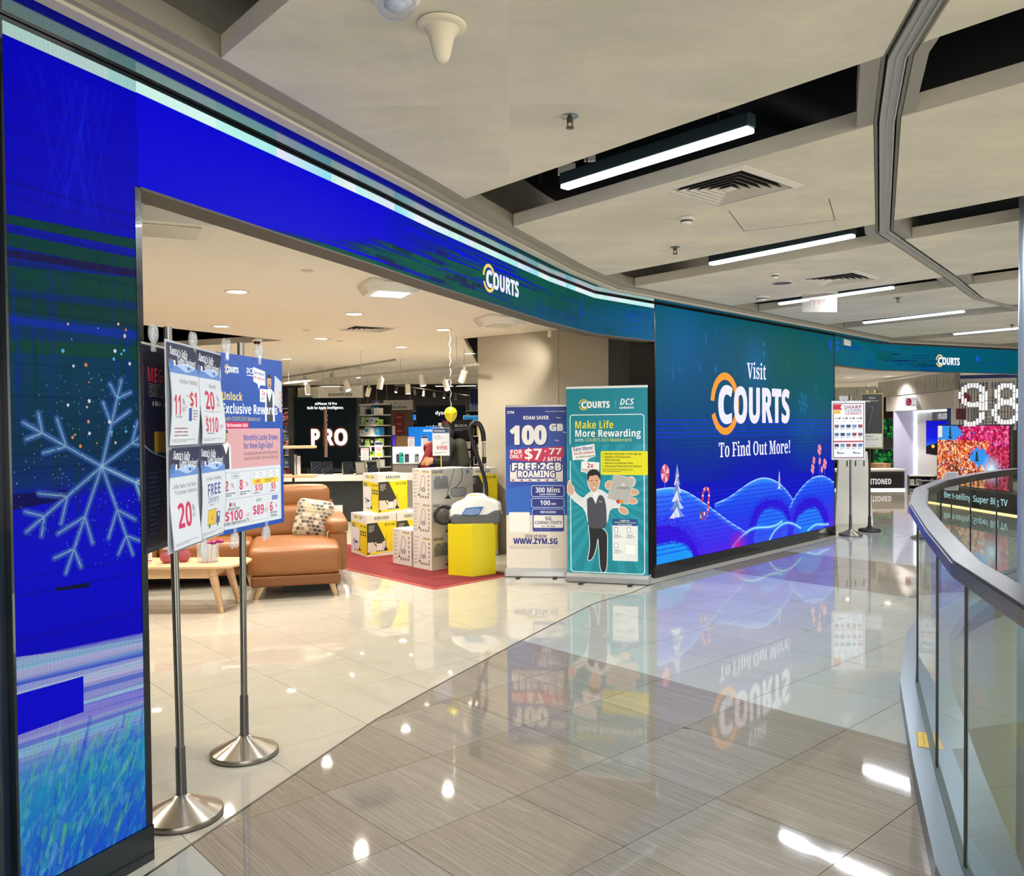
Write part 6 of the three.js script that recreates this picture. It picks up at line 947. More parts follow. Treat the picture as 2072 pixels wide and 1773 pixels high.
{
  const A = [-3.93, -15.1], B = [-2.79, -15.0], t = thing('phone_display_wall', 'black lit panel reading PRO with a bronze phone seen from its edge', 'display wall', [-3.36, 0, -15.05], yawOf(A, B));
  const W = 1.13, y0 = 0.85, y1 = 2.1, tex = canvas(800, 970, (c, w, h) => {
    c.fillStyle = '#050a0c'; c.fillRect(0, 0, w, h); text(c, ' iPhone 16 Pro', w * 0.52, h * 0.075, 50, '#fff', { w: w * 0.34 }); c.fillStyle = '#fff'; c.beginPath(); c.arc(w * 0.345, h * 0.078, 13, 0, 7); c.fill(); text(c, 'Built for Apple Intelligence.', w * 0.5, h * 0.135, 52, '#fff', { w: w * 0.6 });
    for (const [s, x, ww] of [['P', 0.325, 0.165], ['R', 0.535, 0.17], ['O', 0.745, 0.235]]) { for (const [lw, col] of [[70, 'rgba(255,110,50,.10)'], [44, 'rgba(255,140,80,.2)'], [22, 'rgba(255,190,150,.45)']]) text(c, s, w * x, h * 0.56, 300, '#fff', { w: w * ww, line: col, lw }); }
    for (const [s, x, ww] of [['P', 0.325, 0.165], ['R', 0.535, 0.17], ['O', 0.745, 0.235]]) text(c, s, w * x, h * 0.56, 300, '#fff', { w: w * ww, line: '#fff', lw: 12 });
  });
  part('panel', bx(W + 0.05, y1 - y0 + 0.06, 0.1, 0, (y0 + y1) / 2, -0.055, 0.01), M(0x14181a, 0.3), t); part('lit_screen', face(W, y1 - y0, 0.0, 0, (y0 + y1) / 2), glowing(tex, 1.6), t);
  part('phone', [bx(0.07, 0.86, 0.02, 0.0, 1.47, 0.02, 0.018)], M(0xc79a86, 0.25, { metalness: 0.7 }), t); part('phone_edge', [bx(0.022, 0.84, 0.02, -0.022, 1.47, 0.024, 0.008)], M(0x2a2022, 0.2), t); part('camera_bump', [0, 1, 2].map((k) => ball(0.026, 0.037, 1.79 - 0.075 * k, 0.02, 0.7, 1, 0.6, 14)), M(0x9c7a6c, 0.2, { metalness: 0.8 }), t);
  part('side_post', bx(0.1, 2.3, 0.12, -0.64, 1.15, -0.05), M(0x2d3132, 0.5), t);
}
fascia('grey plank fascia reading it essentials above the phone display wall', [-3.47, -14.98], [-2.66, -14.92], 2.11, 2.31, [['it', 0.52, 0.28, 0.42], ['essentials', 0.5, 0.7, 0.46]]);
fascia('grey plank return beside the first it essentials fascia', [-3.93, -15.35], [-3.47, -14.98], 2.11, 2.31, null);
{
  const t = thing('display_counter', 'long white display counter with dark base holding tablets', 'counter', [-2.55, 0, -14.15], 0.06);
  part('worktop', bx(3.1, 0.09, 0.75, 0, 0.73, 0, 0.008), M(0xdcdad4, 0.35), t); part('base', bx(1.5, 0.68, 0.6, -0.62, 0.34, -0.02), M(0x20282a, 0.5), t); part('end_panel', bx(0.08, 0.68, 0.6, 0.5, 0.34, 0), M(0xc9c7c0, 0.5), t); part('end_panel', bx(0.08, 0.68, 0.6, 1.48, 0.34, 0), M(0xc9c7c0, 0.5), t);
}
const tabletTex = canvas(128, 176, (c, w, h) => { c.fillStyle = '#0e1420'; c.fillRect(0, 0, w, h); c.strokeStyle = '#39456a'; c.lineWidth = 7; c.beginPath(); c.moveTo(0, h * 0.7); c.lineTo(w, h * 0.2); c.moveTo(0, h * 0.95); c.lineTo(w, h * 0.45); c.stroke(); });
const tabletGrey = canvas(64, 88, (c, w, h) => { c.fillStyle = '#8a8680'; c.fillRect(0, 0, w, h); c.fillStyle = '#9c978f'; c.fillRect(6, 8, w - 12, h - 16); });
[[640, 0, 'first tablet from the left on the white counter, dark screen', tabletTex], [664, 1, 'second tablet from the left on the white counter, dark screen', tabletTex], [706, 2, 'dark blue tablet in the middle of the white counter', tabletTex], [732, 3, 'grey-faced tablet to the right of the dark blue one', tabletGrey], [757, 4, 'last tablet at the right end of the white counter', tabletTex]].forEach(([x, i, l, tx]) => {
  const px = (x - 1036) / 1687 * 14.1, t = thing('tablet', l, 'tablet', [px, 0.775, -14.1 + 0.04 * i], 0.35);
  const m = new THREE.Matrix4().makeRotationX(-0.55).setPosition(0, 0.012, 0.02);
  part('body', bx(0.17, 0.24, 0.008, 0, 0.12, 0, 0.003).applyMatrix4(m), M(0x2a2c30, 0.3), t); part('screen', bx(0.155, 0.22, 0.001, 0, 0.12, 0.0045).applyMatrix4(m), print(tx, 0.1), t); part('stand', [bx(0.14, 0.006, 0.16, 0, 0.003, -0.04, 0.002), rod([0, 0.005, -0.1], [0, 0.16, -0.07], 0.006, 8)], white, t);
});
{
  const p = (696 - 1036) / 1687 * 14.15, t = thing('phone_box', 'pale upright phone box standing between the tablets on the counter', 'box', [p, 0.775, -14.2], 0.3); part('box', bx(0.09, 0.2, 0.03, 0, 0.1, 0, 0.003), M(0xe6ddd0, 0.4), t); part('print', bx(0.05, 0.05, 0.001, 0, 0.13, 0.0156), M(0xc99a7e, 0.4), t);
}
function tint(c) { const r = c >> 16, g = (c >> 8) & 255, b = c & 255, m = Math.max(r, g, b), n = Math.min(r, g, b); if (m - n < 34) return m > 190 ? 'white' : m > 95 ? 'grey' : 'black'; if (r === m) return g > 0.72 * r ? 'sandy' : 'red'; return g === m ? (b > 0.8 * g ? 'teal' : 'green') : 'blue'; }
function goodsShelf(label, A, B, y0, y1, rows, cols, seed, palette, goodsLabel, group) {
  const L = dist(A, B), m = mid(A, B), th = yawOf(A, B), t = thing('goods_shelf', label, 'shelf', [m[0], 0, m[1]], th), r = rng(seed);
  part('back_panel', bx(L, y1, 0.03, 0, y1 / 2, -0.2), M(0x3b3d40, 0.6), t);
  const H = (y1 - y0) / rows; for (let i = 0; i <= rows; i++) part('shelf_board', bx(L, 0.018, 0.34, 0, y0 + i * H - 0.009, -0.02), M(0xd9d7d0, 0.5), t);
  if (seed !== 9 && seed !== 5) for (const s of [-1, 1]) part('side', bx(0.025, y1, 0.36, s * L / 2, y1 / 2, -0.02), M(0x55585a, 0.5), t);
  for (let i = 0; i < rows; i++) for (let j = 0; j < cols; j++) {
    const w = L / cols * (0.6 + 0.3 * r()), h = H * (0.45 + 0.4 * r()), x = -L / 2 + (j + 0.5) * L / cols, z = 0.04 * r(), ci = Math.floor(r() * palette.length), col = palette[ci], ord = ['first', 'second', 'third', 'fourth', 'fifth', 'sixth', 'seventh', 'eighth', 'ninth', 'tenth', 'eleventh', 'twelfth', 'thirteenth', 'fourteenth', 'fifteenth', 'last'];
    const o = thing('product_box', tint(col) + ' ' + goodsLabel + ', row ' + (rows - i) + ', ' + ord[j] + ' from left', 'box', [m[0] + Math.cos(th) * x + Math.sin(th) * z, y0 + i * H, m[1] - Math.sin(th) * x + Math.cos(th) * z], th, group);
    part('pack', bx(w, h, 0.12, 0, h / 2, 0, 0.004), M(col, 0.45), o); part('panel', bx(w * 0.55, h * 0.35, 0.002, 0, h * 0.6, 0.061), M(palette[Math.floor(r() * palette.length)], 0.4), o);
  }
  return t;
}
goodsShelf('tall accessory shelf at the left behind the blue rewards board', [-5.15, -18.2], [-4.5, -17.7], 0.5, 2.0, 6, 6, 5, [0xc9d3d8, 0x1c1f24, 0x2a7a66, 0xe8e6e2, 0x3a6ea8, 0xb6323a, 0x8f98a0], 'pack on the tall shelf left of the phone wall', 'accessory packs left of the phone wall');
goodsShelf('wall of hanging phone accessories to the right of the phone display wall', [-2.78, -15.6], [-2.35, -15.2], 0.85, 2.0, 6, 4, 9, [0xdfe6e8, 0x14181c, 0x6fc6c0, 0xe9e7e2, 0xa6d46a, 0x2f8fd0, 0xd8dde2], 'accessory right of the phone wall', 'accessory packs right of the phone wall');
{
  const t = thing('side_shelf', 'black framed shelf with two wooden boards beside the blue rewards board', 'shelf', [-3.05, 0, -11.2], 0.1);
  for (const y of [0.92, 1.31]) part('shelf_board', bx(0.8, 0.035, 0.3, 0, y, 0, 0.005), oak, t);
  for (const x of [-0.35, 0.12]) part('post', bx(0.028, 1.32, 0.028, x, 0.66, 0.1), black, t);
  const files = thing('product_box', 'pair of pale upright cartons on the lower board of the black framed shelf', 'box', [-2.93, 0.939, -11.22], 0.1); part('pack', [bx(0.05, 0.27, 0.1, 0, 0.135, 0, 0.003), bx(0.035, 0.25, 0.1, 0.055, 0.125, 0, 0.003)], M(0xc9cbcc, 0.5), files);
  const vase = thing('table_vase', 'white rounded vase on the lower board of the black framed shelf', 'vase', [-3.16, 0.939, -11.15]); part('body', lathe([[0, 0], [0.05, 0.004], [0.075, 0.06], [0.07, 0.11], [0.04, 0.15], [0.045, 0.165]], 24), M(0xe6e0d6, 0.3), vase);
}
{
  const p = [-4.385, 1.729, -16.000], t = thing('flower_spray', 'pink artificial flower spray standing at the left of the phone display wall', 'flowers', [p[0], 1.2, p[2]]), r = rng(23);
  part('stem', rod([0, -1.2, 0], [0, 0.4, 0], 0.012, 8), M(0x5a4634, 0.6), t);
  for (let k = 0; k < 22; k++) { const a = r() * 6.3, y = -0.05 + 0.7 * r(), q = 0.05 + 0.18 * r(); part('petal', ball(0.06, Math.cos(a) * q, y, Math.sin(a) * q, 1.4, 0.6, 0.5, 8).applyMatrix4(new THREE.Matrix4().makeRotationZ(0.25 * (r() - 0.5))), M(r() < 0.6 ? 0xd99a98 : 0x9c3a4a, 0.6), t); }
}
function hung(name, label, cat, px, w, h, draw, y, z, turn, parts, W = 256) {
  const t = thing(name, label, cat, [px, y, z], turn); part('panel', bx(w, h, 0.02, 0, 0, -0.011), M(parts?.edge ?? 0xd9d9d6, 0.5), t); part('print', bx(w - 0.01, h - 0.01, 0.002, 0, 0, 0), parts?.glow ? glowing(board(w, h, draw, W), parts.glow) : print(board(w, h, draw, W), 0.5), t);
  if (parts?.post) part('post', cyl(0.015, 0.015, y - h / 2, 0, -y, -0.02, 10), parts.postMat ?? alu, t);
  if (parts?.wires) part('wire', [-0.35, 0.35].map((k) => cyl(0.003, 0.003, parts.wires, w * k, h / 2, -0.01, 6)), alu, t); return t;
}
{
  const p = [-3.075, 2.071, -19.000], t = thing('round_sign', 'round blue hanging sign with a white number like a 6', 'sign', p, 0.1); part('disc', new THREE.CylinderGeometry(0.125, 0.125, 0.03, 36).rotateX(PI / 2), M(0xdfe3f4, 0.4), t);
  part('print', new THREE.CylinderGeometry(0.118, 0.118, 0.003, 36).rotateX(PI / 2).rotateZ(PI).translate(0, 0, 0.0168), M(0x25309c, 0.4), t); part('number', [new THREE.TorusGeometry(0.042, 0.014, 10, 28).translate(0.012, -0.035, 0.02), tube([[-0.03, -0.04, 0.02], [-0.045, 0.02, 0.02], [0.0, 0.075, 0.02], [0.045, 0.05, 0.02]], 0.014, 20, 8)], M(0xe9ebfa, 0.4), t); part('wire', cyl(0.004, 0.004, 0.9, 0, 0.12, 0, 6), alu, t);
}
fascia('grey plank fascia reading it essentials farther back above the red sale posters', [-3.28, -21.35], [-2.52, -21.3], 2.02, 2.27, [['it', 0.4, 0.3, 0.3], ['essentials', 0.5, 0.7, 0.38]]);
{
  const t = thing('wood_pillar_unit', 'brown panelled unit carrying the red sale posters', 'cabinet', [-2.98, 0, -21.7], 0.04); part('body', bx(0.78, 2.02, 0.3, 0, 1.01, -0.15, 0.005), M(0x6b5747, 0.55), t); part('shelf_glow', bx(0.6, 0.3, 0.02, 0.06, 1.2, 0.012), M(0xc7a273, 0.5), t);
  const r = rng(5); for (let k = 0; k < 6; k++) { const q0 = [-3.192, 1.847, -21.680], q = [q0[0] + 0.267 * (k % 2), q0[1] - 0.178 * Math.floor(k / 2), q0[2]]; hung('sale_poster', 'red poster reading SALE, ' + ['top left', 'top right', 'middle left', 'middle right', 'bottom left behind the white card', 'bottom right'][k] + ' of six on the brown unit', 'poster', q[0], 0.25, 0.172, (c, w, h) => { c.fillStyle = '#8e1626'; c.fillRect(0, 0, w, h); text(c, 'SALE', w / 2, h * 0.52, h * 0.36, '#e6b8b4', { bold: false, w: w * 0.6 }); }, q[1], q[2] - 0.02, 0.04, { edge: 0x6a101c }); }
  const q = [-3.161, 1.500, -21.620]; hung('brand_card', 'white card with thin orange capitals JBL over the red sale posters', 'sign', q[0], 0.27, 0.24, (c, w, h) => { c.fillStyle = '#f6f1ea'; c.fillRect(0, 0, w, h); text(c, 'JBL', w / 2, h / 2, h * 0.4, '#d99a72', { bold: false, w: w * 0.6 }); }, q[1], q[2], 0.04, {});
}
{
  const q = [-2.026, 1.852, -24.000], t = thing('brand_wall', 'tall black lit wall with white lettering dyson and onto', 'display wall', [q[0], 0, q[2]], 0.05);
  part('panel', bx(1.45, 2.2, 0.12, 0, 1.1, -0.06), M(0x101416, 0.4), t); const tx = board(1.4, 0.9, (c, w, h) => { c.fillStyle = '#0d1214'; c.fillRect(0, 0, w, h); text(c, 'dyson', w * 0.52, h * 0.16, h * 0.16, '#fff', {}); text(c, 'onto', w * 0.3, h * 0.62, h * 0.22, '#fff', { w: w * 0.26 }); });
  part('lit_sign', face(1.4, 0.9, 0.003, 0, 1.68), glowing(tx, 1.2), t); part('lit_box', bx(0.42, 0.5, 0.05, 0.12, 1.45, 0.02, 0.01), new THREE.MeshStandardMaterial({ color: 0xf2e8cf, emissive: 0xe8dcb8, emissiveIntensity: 0.5 }), t); part('bottle', lathe([[0, 1.32], [0.035, 1.32], [0.03, 1.45], [0.012, 1.55], [0, 1.6]], 16).translate(0.12, 0, 0.09), M(0x8f8a80, 0.4), t);
}
for (const [x, y, w, h, z, l] of [[866, 888, 0.86, 0.52, 18.6, 'bright blue television in the middle of the shop'], [769, 848, 0.3, 0.22, 22.4, 'small bright blue screen left of the red sale posters'], [840, 845, 0.16, 0.16, 24.5, 'tiny blue screen between the sale posters and the black wall'], [790, 892, 0.24, 0.26, 20.3, 'purple computer monitor below the sale posters']]) {
  const q = [-1.873, 1.312, -18.600], p = [(x - 1036) / 1687 * z, 1.55 - (y - 867) / 1687 * z, -z], t = thing('television', l, 'television', p, 0.06); const col = l.startsWith('purple') ? ['#2a1a8a', '#6a4ae0'] : ['#1d7fe0', '#3a9cf4'];
  const tx = board(w, h, (c, W, H) => { const g = c.createLinearGradient(0, 0, W, H); g.addColorStop(0, col[0]); g.addColorStop(1, col[1]); c.fillStyle = g; c.fillRect(0, 0, W, H); if (w > 0.5) { small(c, W * 0.38, H * 0.12, W * 0.4, 1, 16, '#cfe6fa', 4); c.fillStyle = '#d07a4a'; c.beginPath(); c.arc(W * 0.55, H * 0.75, W * 0.07, 0, 7); c.fill(); } }, 128);
  part('bezel', bx(w + 0.02, h + 0.02, 0.04, 0, 0, -0.022, 0.004), black, t); part('screen', face(w, h, 0.0), glowing(tx, 1.0), t); part('stand', [bx(0.04, p[1] - h / 2, 0.03, 0, -(p[1] + h / 2) / 2 - 0.01, -0.03), bx(0.3, 0.02, 0.2, 0, -p[1] + 0.01, -0.03)], black, t);
}
{
  const t = thing('white_counter', 'lit white stepped display counter in the middle of the shop', 'counter', [-2.3, 0, -16.9], 0.06);
  part('base', bx(1.5, 0.82, 0.7, 0, 0.41, 0, 0.01), M(0xeef0ee, 0.4), t); part('riser', bx(1.3, 0.34, 0.12, 0.05, 1.0, -0.25, 0.01), new THREE.MeshStandardMaterial({ color: 0xf4f6f4, emissive: 0xe8f2f4, emissiveIntensity: 0.35, roughness: 0.4 }), t); part('top_edge', bx(1.5, 0.03, 0.72, 0, 0.835, 0, 0.008), M(0xa8b0b0, 0.4), t);
}
[[812, 915, 0x2fb6a8, 'turquoise phone standing upright on the white counter'], [806, 925, 0x39465a, 'dark phone leaning left of the turquoise one on the white counter'], [823, 922, 0x4a4f58, 'dark phone leaning right of the turquoise one on the white counter'], [782, 920, 0x6f7780, 'grey folding phone at the left of the white counter'], [843, 924, 0x9aa0a2, 'pale grey phone at the right of the white counter']].forEach(([x, y, col, l], i) => {
  const t = thing('phone', l, 'phone', [(x - 1036) / 1687 * 16.75, 0.851, -16.75], 0.2), m = new THREE.Matrix4().makeRotationX(-0.2); part('body', bx(0.09, i ? 0.17 : 0.24, 0.01, 0, 0.1, 0, 0.004).applyMatrix4(m), M(col, 0.3), t); part('camera_bump', ball(0.018, 0.015, 0.16, 0.006, 1, 1, 0.3, 10).applyMatrix4(m), M(0x1a1c20, 0.2), t); part('stand', rod([0, 0.004, -0.07], [0, 0.12, -0.02], 0.006, 6), white, t);
});
[[766, 909, 14.9, 'white price card with red 100 on a pole beside the tablets', '100'], [738, 918, 14.7, 'pink and white notice left of the red 100 card', ''], [832, 894, 17.5, 'white notice card left of the bright blue television stand', ''], [859, 893, 17.3, 'navy-topped notice card in front of the bright blue television', 'n']].forEach(([x, y, z, l, s]) => {
  const h = s === '100' ? 0.28 : 0.22; hung('notice_card', l, 'notice', (x - 1036) / 1687 * z, 0.14, h, (c, w, H) => { c.fillStyle = '#e8e6e6'; c.fillRect(0, 0, w, H); c.fillStyle = s ? '#26305a' : '#d9a0a8'; c.fillRect(0, 0, w, H * 0.18); if (s === '100') { text(c, '100', w * 0.5, H * 0.45, 90, '#c23048', { w: w * 0.8 }); c.fillStyle = '#e2cf3a'; c.fillRect(w * 0.15, H * 0.68, w * 0.7, H * 0.26); } else small(c, 20, H * 0.28, w * 0.8, 9, 22, '#8a7a80', 3); }, 1.55 - (y - 866) / 1687 * z, -z, 0.06, { post: true }, 128);
});
// black-friday shelf with two columns of white cartons
{
  const c0 = [-1.108, 1.207, -17.000], t = thing('promo_shelf', 'black framed promotion shelf with a dark header reading BLACK', 'shelf', [c0[0], 0, c0[2]], 0.06);
  part('frame', [bx(0.03, 1.72, 0.3, -0.3, 0.86, 0), bx(0.03, 1.72, 0.3, 0.3, 0.86, 0), bx(0.6, 1.72, 0.02, 0, 0.86, -0.15)], M(0x2a1c20, 0.5), t);
  for (let k = 0; k < 6; k++) part('shelf_board', bx(0.58, 0.012, 0.28, 0, 0.36 + 0.19 * k, 0), M(0x4a2a2c, 0.5), t);
  part('header', bx(0.62, 0.26, 0.03, 0, 1.58, 0.14), M(0x181624, 0.4), t); part('header_print', bx(0.58, 0.22, 0.002, 0, 1.58, 0.157), print(board(0.58, 0.22, (c, w, h) => { c.fillStyle = '#1a1626'; c.fillRect(0, 0, w, h); c.fillStyle = '#a02a3c'; c.fillRect(0, 0, w * 0.2, h * 0.3); text(c, 'BLACK', w * 0.62, h * 0.42, h * 0.34, '#e8e8ee', { w: w * 0.44 }); small(c, w * 0.4, h * 0.7, w * 0.5, 2, 14, '#aab', 3); }, 256), 0.4), t);
  for (let i = 0; i < 5; i++) for (let j = 0; j < 2; j++) { const x = -0.14 + 0.28 * j, th = 0.06, o = thing('product_box', ['left', 'right'][j] + ' white carton with dark picture on promotion shelf, row ' + (5 - i) + ' from the top', 'box', [c0[0] + Math.cos(th) * x + Math.sin(th) * 0.05, 0.366 + 0.19 * i, c0[2] - Math.sin(th) * x + 0.05], th, 'white cartons on the promotion shelf'); part('pack', bx(0.25, 0.15, 0.16, 0, 0.075, 0, 0.003), M(0xe4e0da, 0.45), o); part('panel', bx(0.09, 0.1, 0.002, -0.06, 0.08, 0.081), M([0x2a2a30, 0x6a2a30, 0x33415a][(i + j) % 3], 0.4), o); }
}
{ const q = [-0.893, 1.788, -20.500]; hung('care_sign', 'pale blue lit sign reading for care beside the wall block', 'sign', q[0] - 0.05, 0.5, 0.13, (c, w, h) => { c.fillStyle = '#3a9ad0'; c.fillRect(0, 0, w, h); text(c, 'floor care', w * 0.5, h * 0.5, h * 0.7, '#153a5c', { w: w * 0.9 }); }, q[1], q[2], 0.05, { glow: 0.9, wires: 0.6 }); }
{ const q = [-0.799, 2.215, -19.500]; hung('hanging_banner', 'navy hanging banner with a pale town at its foot, beside the wall block', 'banner', q[0], 0.36, 0.5, (c, w, h) => { c.fillStyle = '#1c2a66'; c.fillRect(0, 0, w, h); text(c, 'C', w * 0.75, h * 0.42, h * 0.2, '#cfd6ee', { font: SERIF }); c.fillStyle = '#8fa6d8'; c.fillRect(0, h * 0.8, w, h * 0.2); for (let k = 0; k < 5; k++) c.fillRect(w * 0.2 * k, h * (0.7 + 0.02 * k), w * 0.12, h * 0.2); }, q[1], q[2], 0.05, { wires: 0.7 }); }
{ const q = [-3.094, 1.835, -17.500]; hung('hanging_banner', 'dark navy notice board right of the phone display wall', 'banner', q[0], 0.22, 0.4, (c, w, h) => { c.fillStyle = '#141c34'; c.fillRect(0, 0, w, h); small(c, w * 0.2, h * 0.5, w * 0.6, 4, 22, '#53618c', 3); }, q[1], q[2], 0.05, { wires: 0.7 }); }
goodsShelf('low appliance shelf between the promotion shelf and the wall block', [-1.3, -20.6], [-0.7, -20.6], 0.3, 1.7, 4, 3, 29, [0x6c7078, 0xd9d5cc, 0xb8b23a, 0x3b3f46, 0x8fa0b4], 'carton on the low shelf by the wall block', 'appliance cartons by the wall block');
goodsShelf('long goods shelf along the back of the shop', [-6.5, -27], [-0.6, -27], 0.2, 2.1, 5, 16, 37, [0x9a8a78, 0xd9d5cc, 0x40464e, 0xb0a06a, 0x8a3a3c, 0x3c5c88, 0xcfd2d4], 'pack on the long back shelf', 'goods on the back shelf');
// ---------------------------------------------------------------- two people behind the cartons
function blend(bones, cell, pad = 0.04, k = 0.05) {        // one continuous skin round tapered bones [a, b, ra, rb]
  let lo = [1e9, 1e9, 1e9], hi = [-1e9, -1e9, -1e9];
  for (const [a, b, ra, rb] of bones) for (let i = 0; i < 3; i++) { lo[i] = Math.min(lo[i], a[i] - ra, b[i] - rb); hi[i] = Math.max(hi[i], a[i] + ra, b[i] + rb); }
  const size = Math.max(...[0, 1, 2].map((i) => hi[i] - lo[i])) / 2 + pad, c = [0, 1, 2].map((i) => (lo[i] + hi[i]) / 2), n = Math.min(110, Math.ceil(2 * size / cell));
  const mc = new MarchingCubes(n, new THREE.MeshBasicMaterial(), false, false, 400000), half = n / 2;
  mc.isolation = 0;
  for (let z = 0; z < n; z++) for (let y = 0; y < n; y++) for (let x = 0; x < n; x++) {
    const p = [c[0] + (x - half) / half * size, c[1] + (y - half) / half * size, c[2] + (z - half) / half * size]; let s = 0, best = 1e9;
    for (const [a, b, ra, rb] of bones) { const ab = [b[0] - a[0], b[1] - a[1], b[2] - a[2]], ap = [p[0] - a[0], p[1] - a[1], p[2] - a[2]], L = ab[0] ** 2 + ab[1] ** 2 + ab[2] ** 2 || 1e-9, t = Math.max(0, Math.min(1, (ab[0] * ap[0] + ab[1] * ap[1] + ab[2] * ap[2]) / L)), d = Math.hypot(ap[0] - ab[0] * t, ap[1] - ab[1] * t, ap[2] - ab[2] * t) - lerp(ra, rb, t); best = Math.min(best, d); s += Math.exp(-d / k * 3); }
    mc.field[x + y * n + z * n * n] = best > 0.4 ? -best : Math.log(s) * k / 3;
  }
  mc.update(); const g = new THREE.BufferGeometry(), P = mc.positionArray.slice(0, mc.count * 3), N = mc.normalArray.slice(0, mc.count * 3);
  for (let i = 0; i < P.length; i += 3) for (let j = 0; j < 3; j++) P[i + j] = c[j] + P[i + j] * size;
  g.setAttribute('position', new THREE.BufferAttribute(P, 3)); g.setAttribute('normal', new THREE.BufferAttribute(N, 3)); return g;
}
function figure(label, p, turn, o) {
  const t = thing('person', label, 'person', p, turn), s = o.bend ?? 0, hip = [0, 0.84, 0], ch = [0, 0.84 + 0.42 * Math.cos(s), 0.42 * Math.sin(s)], up = (k, x = 0, f = 0) => [x, ch[1] + k * Math.cos(s) - f * Math.sin(s), ch[2] + k * Math.sin(s) + f * Math.cos(s)], nk = up(0.1), hd = up(0.22, 0, 0.04);
  const body = [[[0, 0.86, 0], ch, 0.12, 0.125], [up(0.02, -0.12), up(0.02, 0.12), 0.085, 0.085], [ch, nk, 0.07, 0.048], [nk, up(0.16, 0, 0.01), 0.046, 0.05], [up(0.2, 0, 0), up(0.27, 0, 0.015), 0.078, 0.083], [up(0.16, 0, 0.05), up(0.2, 0, 0.055), 0.045, 0.05], [up(0.205, 0, 0.092), up(0.185, 0, 0.104), 0.01, 0.014], [up(0.21, -0.08, 0), up(0.235, -0.08, 0), 0.014, 0.016], [up(0.21, 0.08, 0), up(0.235, 0.08, 0), 0.014, 0.016]];
  for (const q of [-1, 1]) { const sh = up(0.02, q * 0.17), el = o.arms === 'front' ? [q * 0.2, sh[1] - 0.26, sh[2] + 0.08] : [q * 0.22, sh[1] - 0.27, sh[2] - 0.02], wr = o.arms === 'front' ? [q * 0.12, el[1] + 0.02, el[2] + 0.23] : [q * 0.23, el[1] - 0.2, el[2] + 0.1]; body.push([sh, el, 0.058, 0.042], [el, wr, 0.042, 0.03]); for (let f = 0; f < 4; f++) body.push([wr, [wr[0] + (f - 1.5) * 0.018, wr[1] - 0.06, wr[2] + 0.08 - 0.008 * Math.abs(f - 1.2)], 0.022, 0.009]); body.push([wr, [wr[0] - q * 0.04, wr[1] - 0.02, wr[2] + 0.05], 0.018, 0.01], [[q * 0.09, 0.82, 0], [q * 0.1, 0.45, 0.01], 0.095, 0.06], [[q * 0.1, 0.45, 0.01], [q * 0.1, 0.09, -0.01], 0.058, 0.04], [[q * 0.1, 0.05, -0.03], [q * 0.11, 0.035, 0.13], 0.04, 0.03]); }
  part('body', blend(body, 0.02), M(0xb98663, 0.6), t);
  const grow = (l, e) => l.map(([a, b, ra, rb]) => [a, b, ra + e, rb + e]);
  const torso = grow([body[0], body[1]], 0.022), sleeves = body.filter(([a, b, ra]) => ra === 0.058 || ra === 0.042);
  part('top', blend([...torso, ...grow(sleeves, 0.014)], 0.018), M(o.top, 0.8), t); part('trousers', blend(grow(body.filter(([a, b, ra, rb]) => (ra === 0.095) || (ra === 0.058 && rb === 0.04)), 0.014), 0.02), M(o.legs, 0.85), t);
  if (o.collar) part('collar', blend([[up(0.0, -0.1, -0.03), up(0.03, 0.1, -0.03), 0.1, 0.1], [ch, nk, 0.1, 0.07]], 0.02), M(o.collar, 0.8), t);
  part(o.scarf ? 'headscarf' : 'hair', blend(o.scarf ? [[up(0.21, 0, -0.02), up(0.28, 0, -0.005), 0.094, 0.09], [up(0.12, 0, -0.02), up(0.2, 0, -0.03), 0.088, 0.09], [up(0.0, 0, 0.02), up(0.1, 0, 0.0), 0.12, 0.085]] : [[up(0.22, 0, -0.03), up(0.29, 0, 0), 0.09, 0.085]], 0.014, 0.03, 0.03), M(o.hair, 0.8), t);
  part('eyes', [ball(0.011, up(0.235, -0.032, 0.082)[0], up(0.235, -0.032, 0.082)[1], up(0.235, -0.032, 0.082)[2], 1, 0.7, 0.6, 8), ball(0.011, up(0.235, 0.032, 0.082)[0], up(0.235, 0.032, 0.082)[1], up(0.235, 0.032, 0.082)[2], 1, 0.7, 0.6, 8)], M(0x1a1412, 0.3), t); part('mouth', ball(0.02, ...up(0.155, 0, 0.092), 1, 0.3, 0.4, 8), M(0x8c4a42, 0.5), t);
  if (o.pack) part('backpack', blend([[up(-0.3, 0, -0.2), up(-0.02, 0, -0.2), 0.14, 0.12]], 0.02), M(o.pack, 0.8), t);
}
figure('person in a red top with a pink collar bending over the counter behind the cartons', [[-1.584, 0.962, -15.600][0], 0, -15.6], 2.7, { bend: 0.7, top: 0xb01f2c, collar: 0xd8a08e, legs: 0x1d2a44, hair: 0x17100e, arms: 'front' });
figure('person in black with a black headscarf and olive backpack behind the price sign', [[-0.987, 1.121, -13.400][0], 0, -13.4], -1.2, { bend: 0.12, top: 0x14161a, legs: 0x14161c, hair: 0x0e1013, scarf: true, pack: 0x2a2a1c, arms: 'front' });
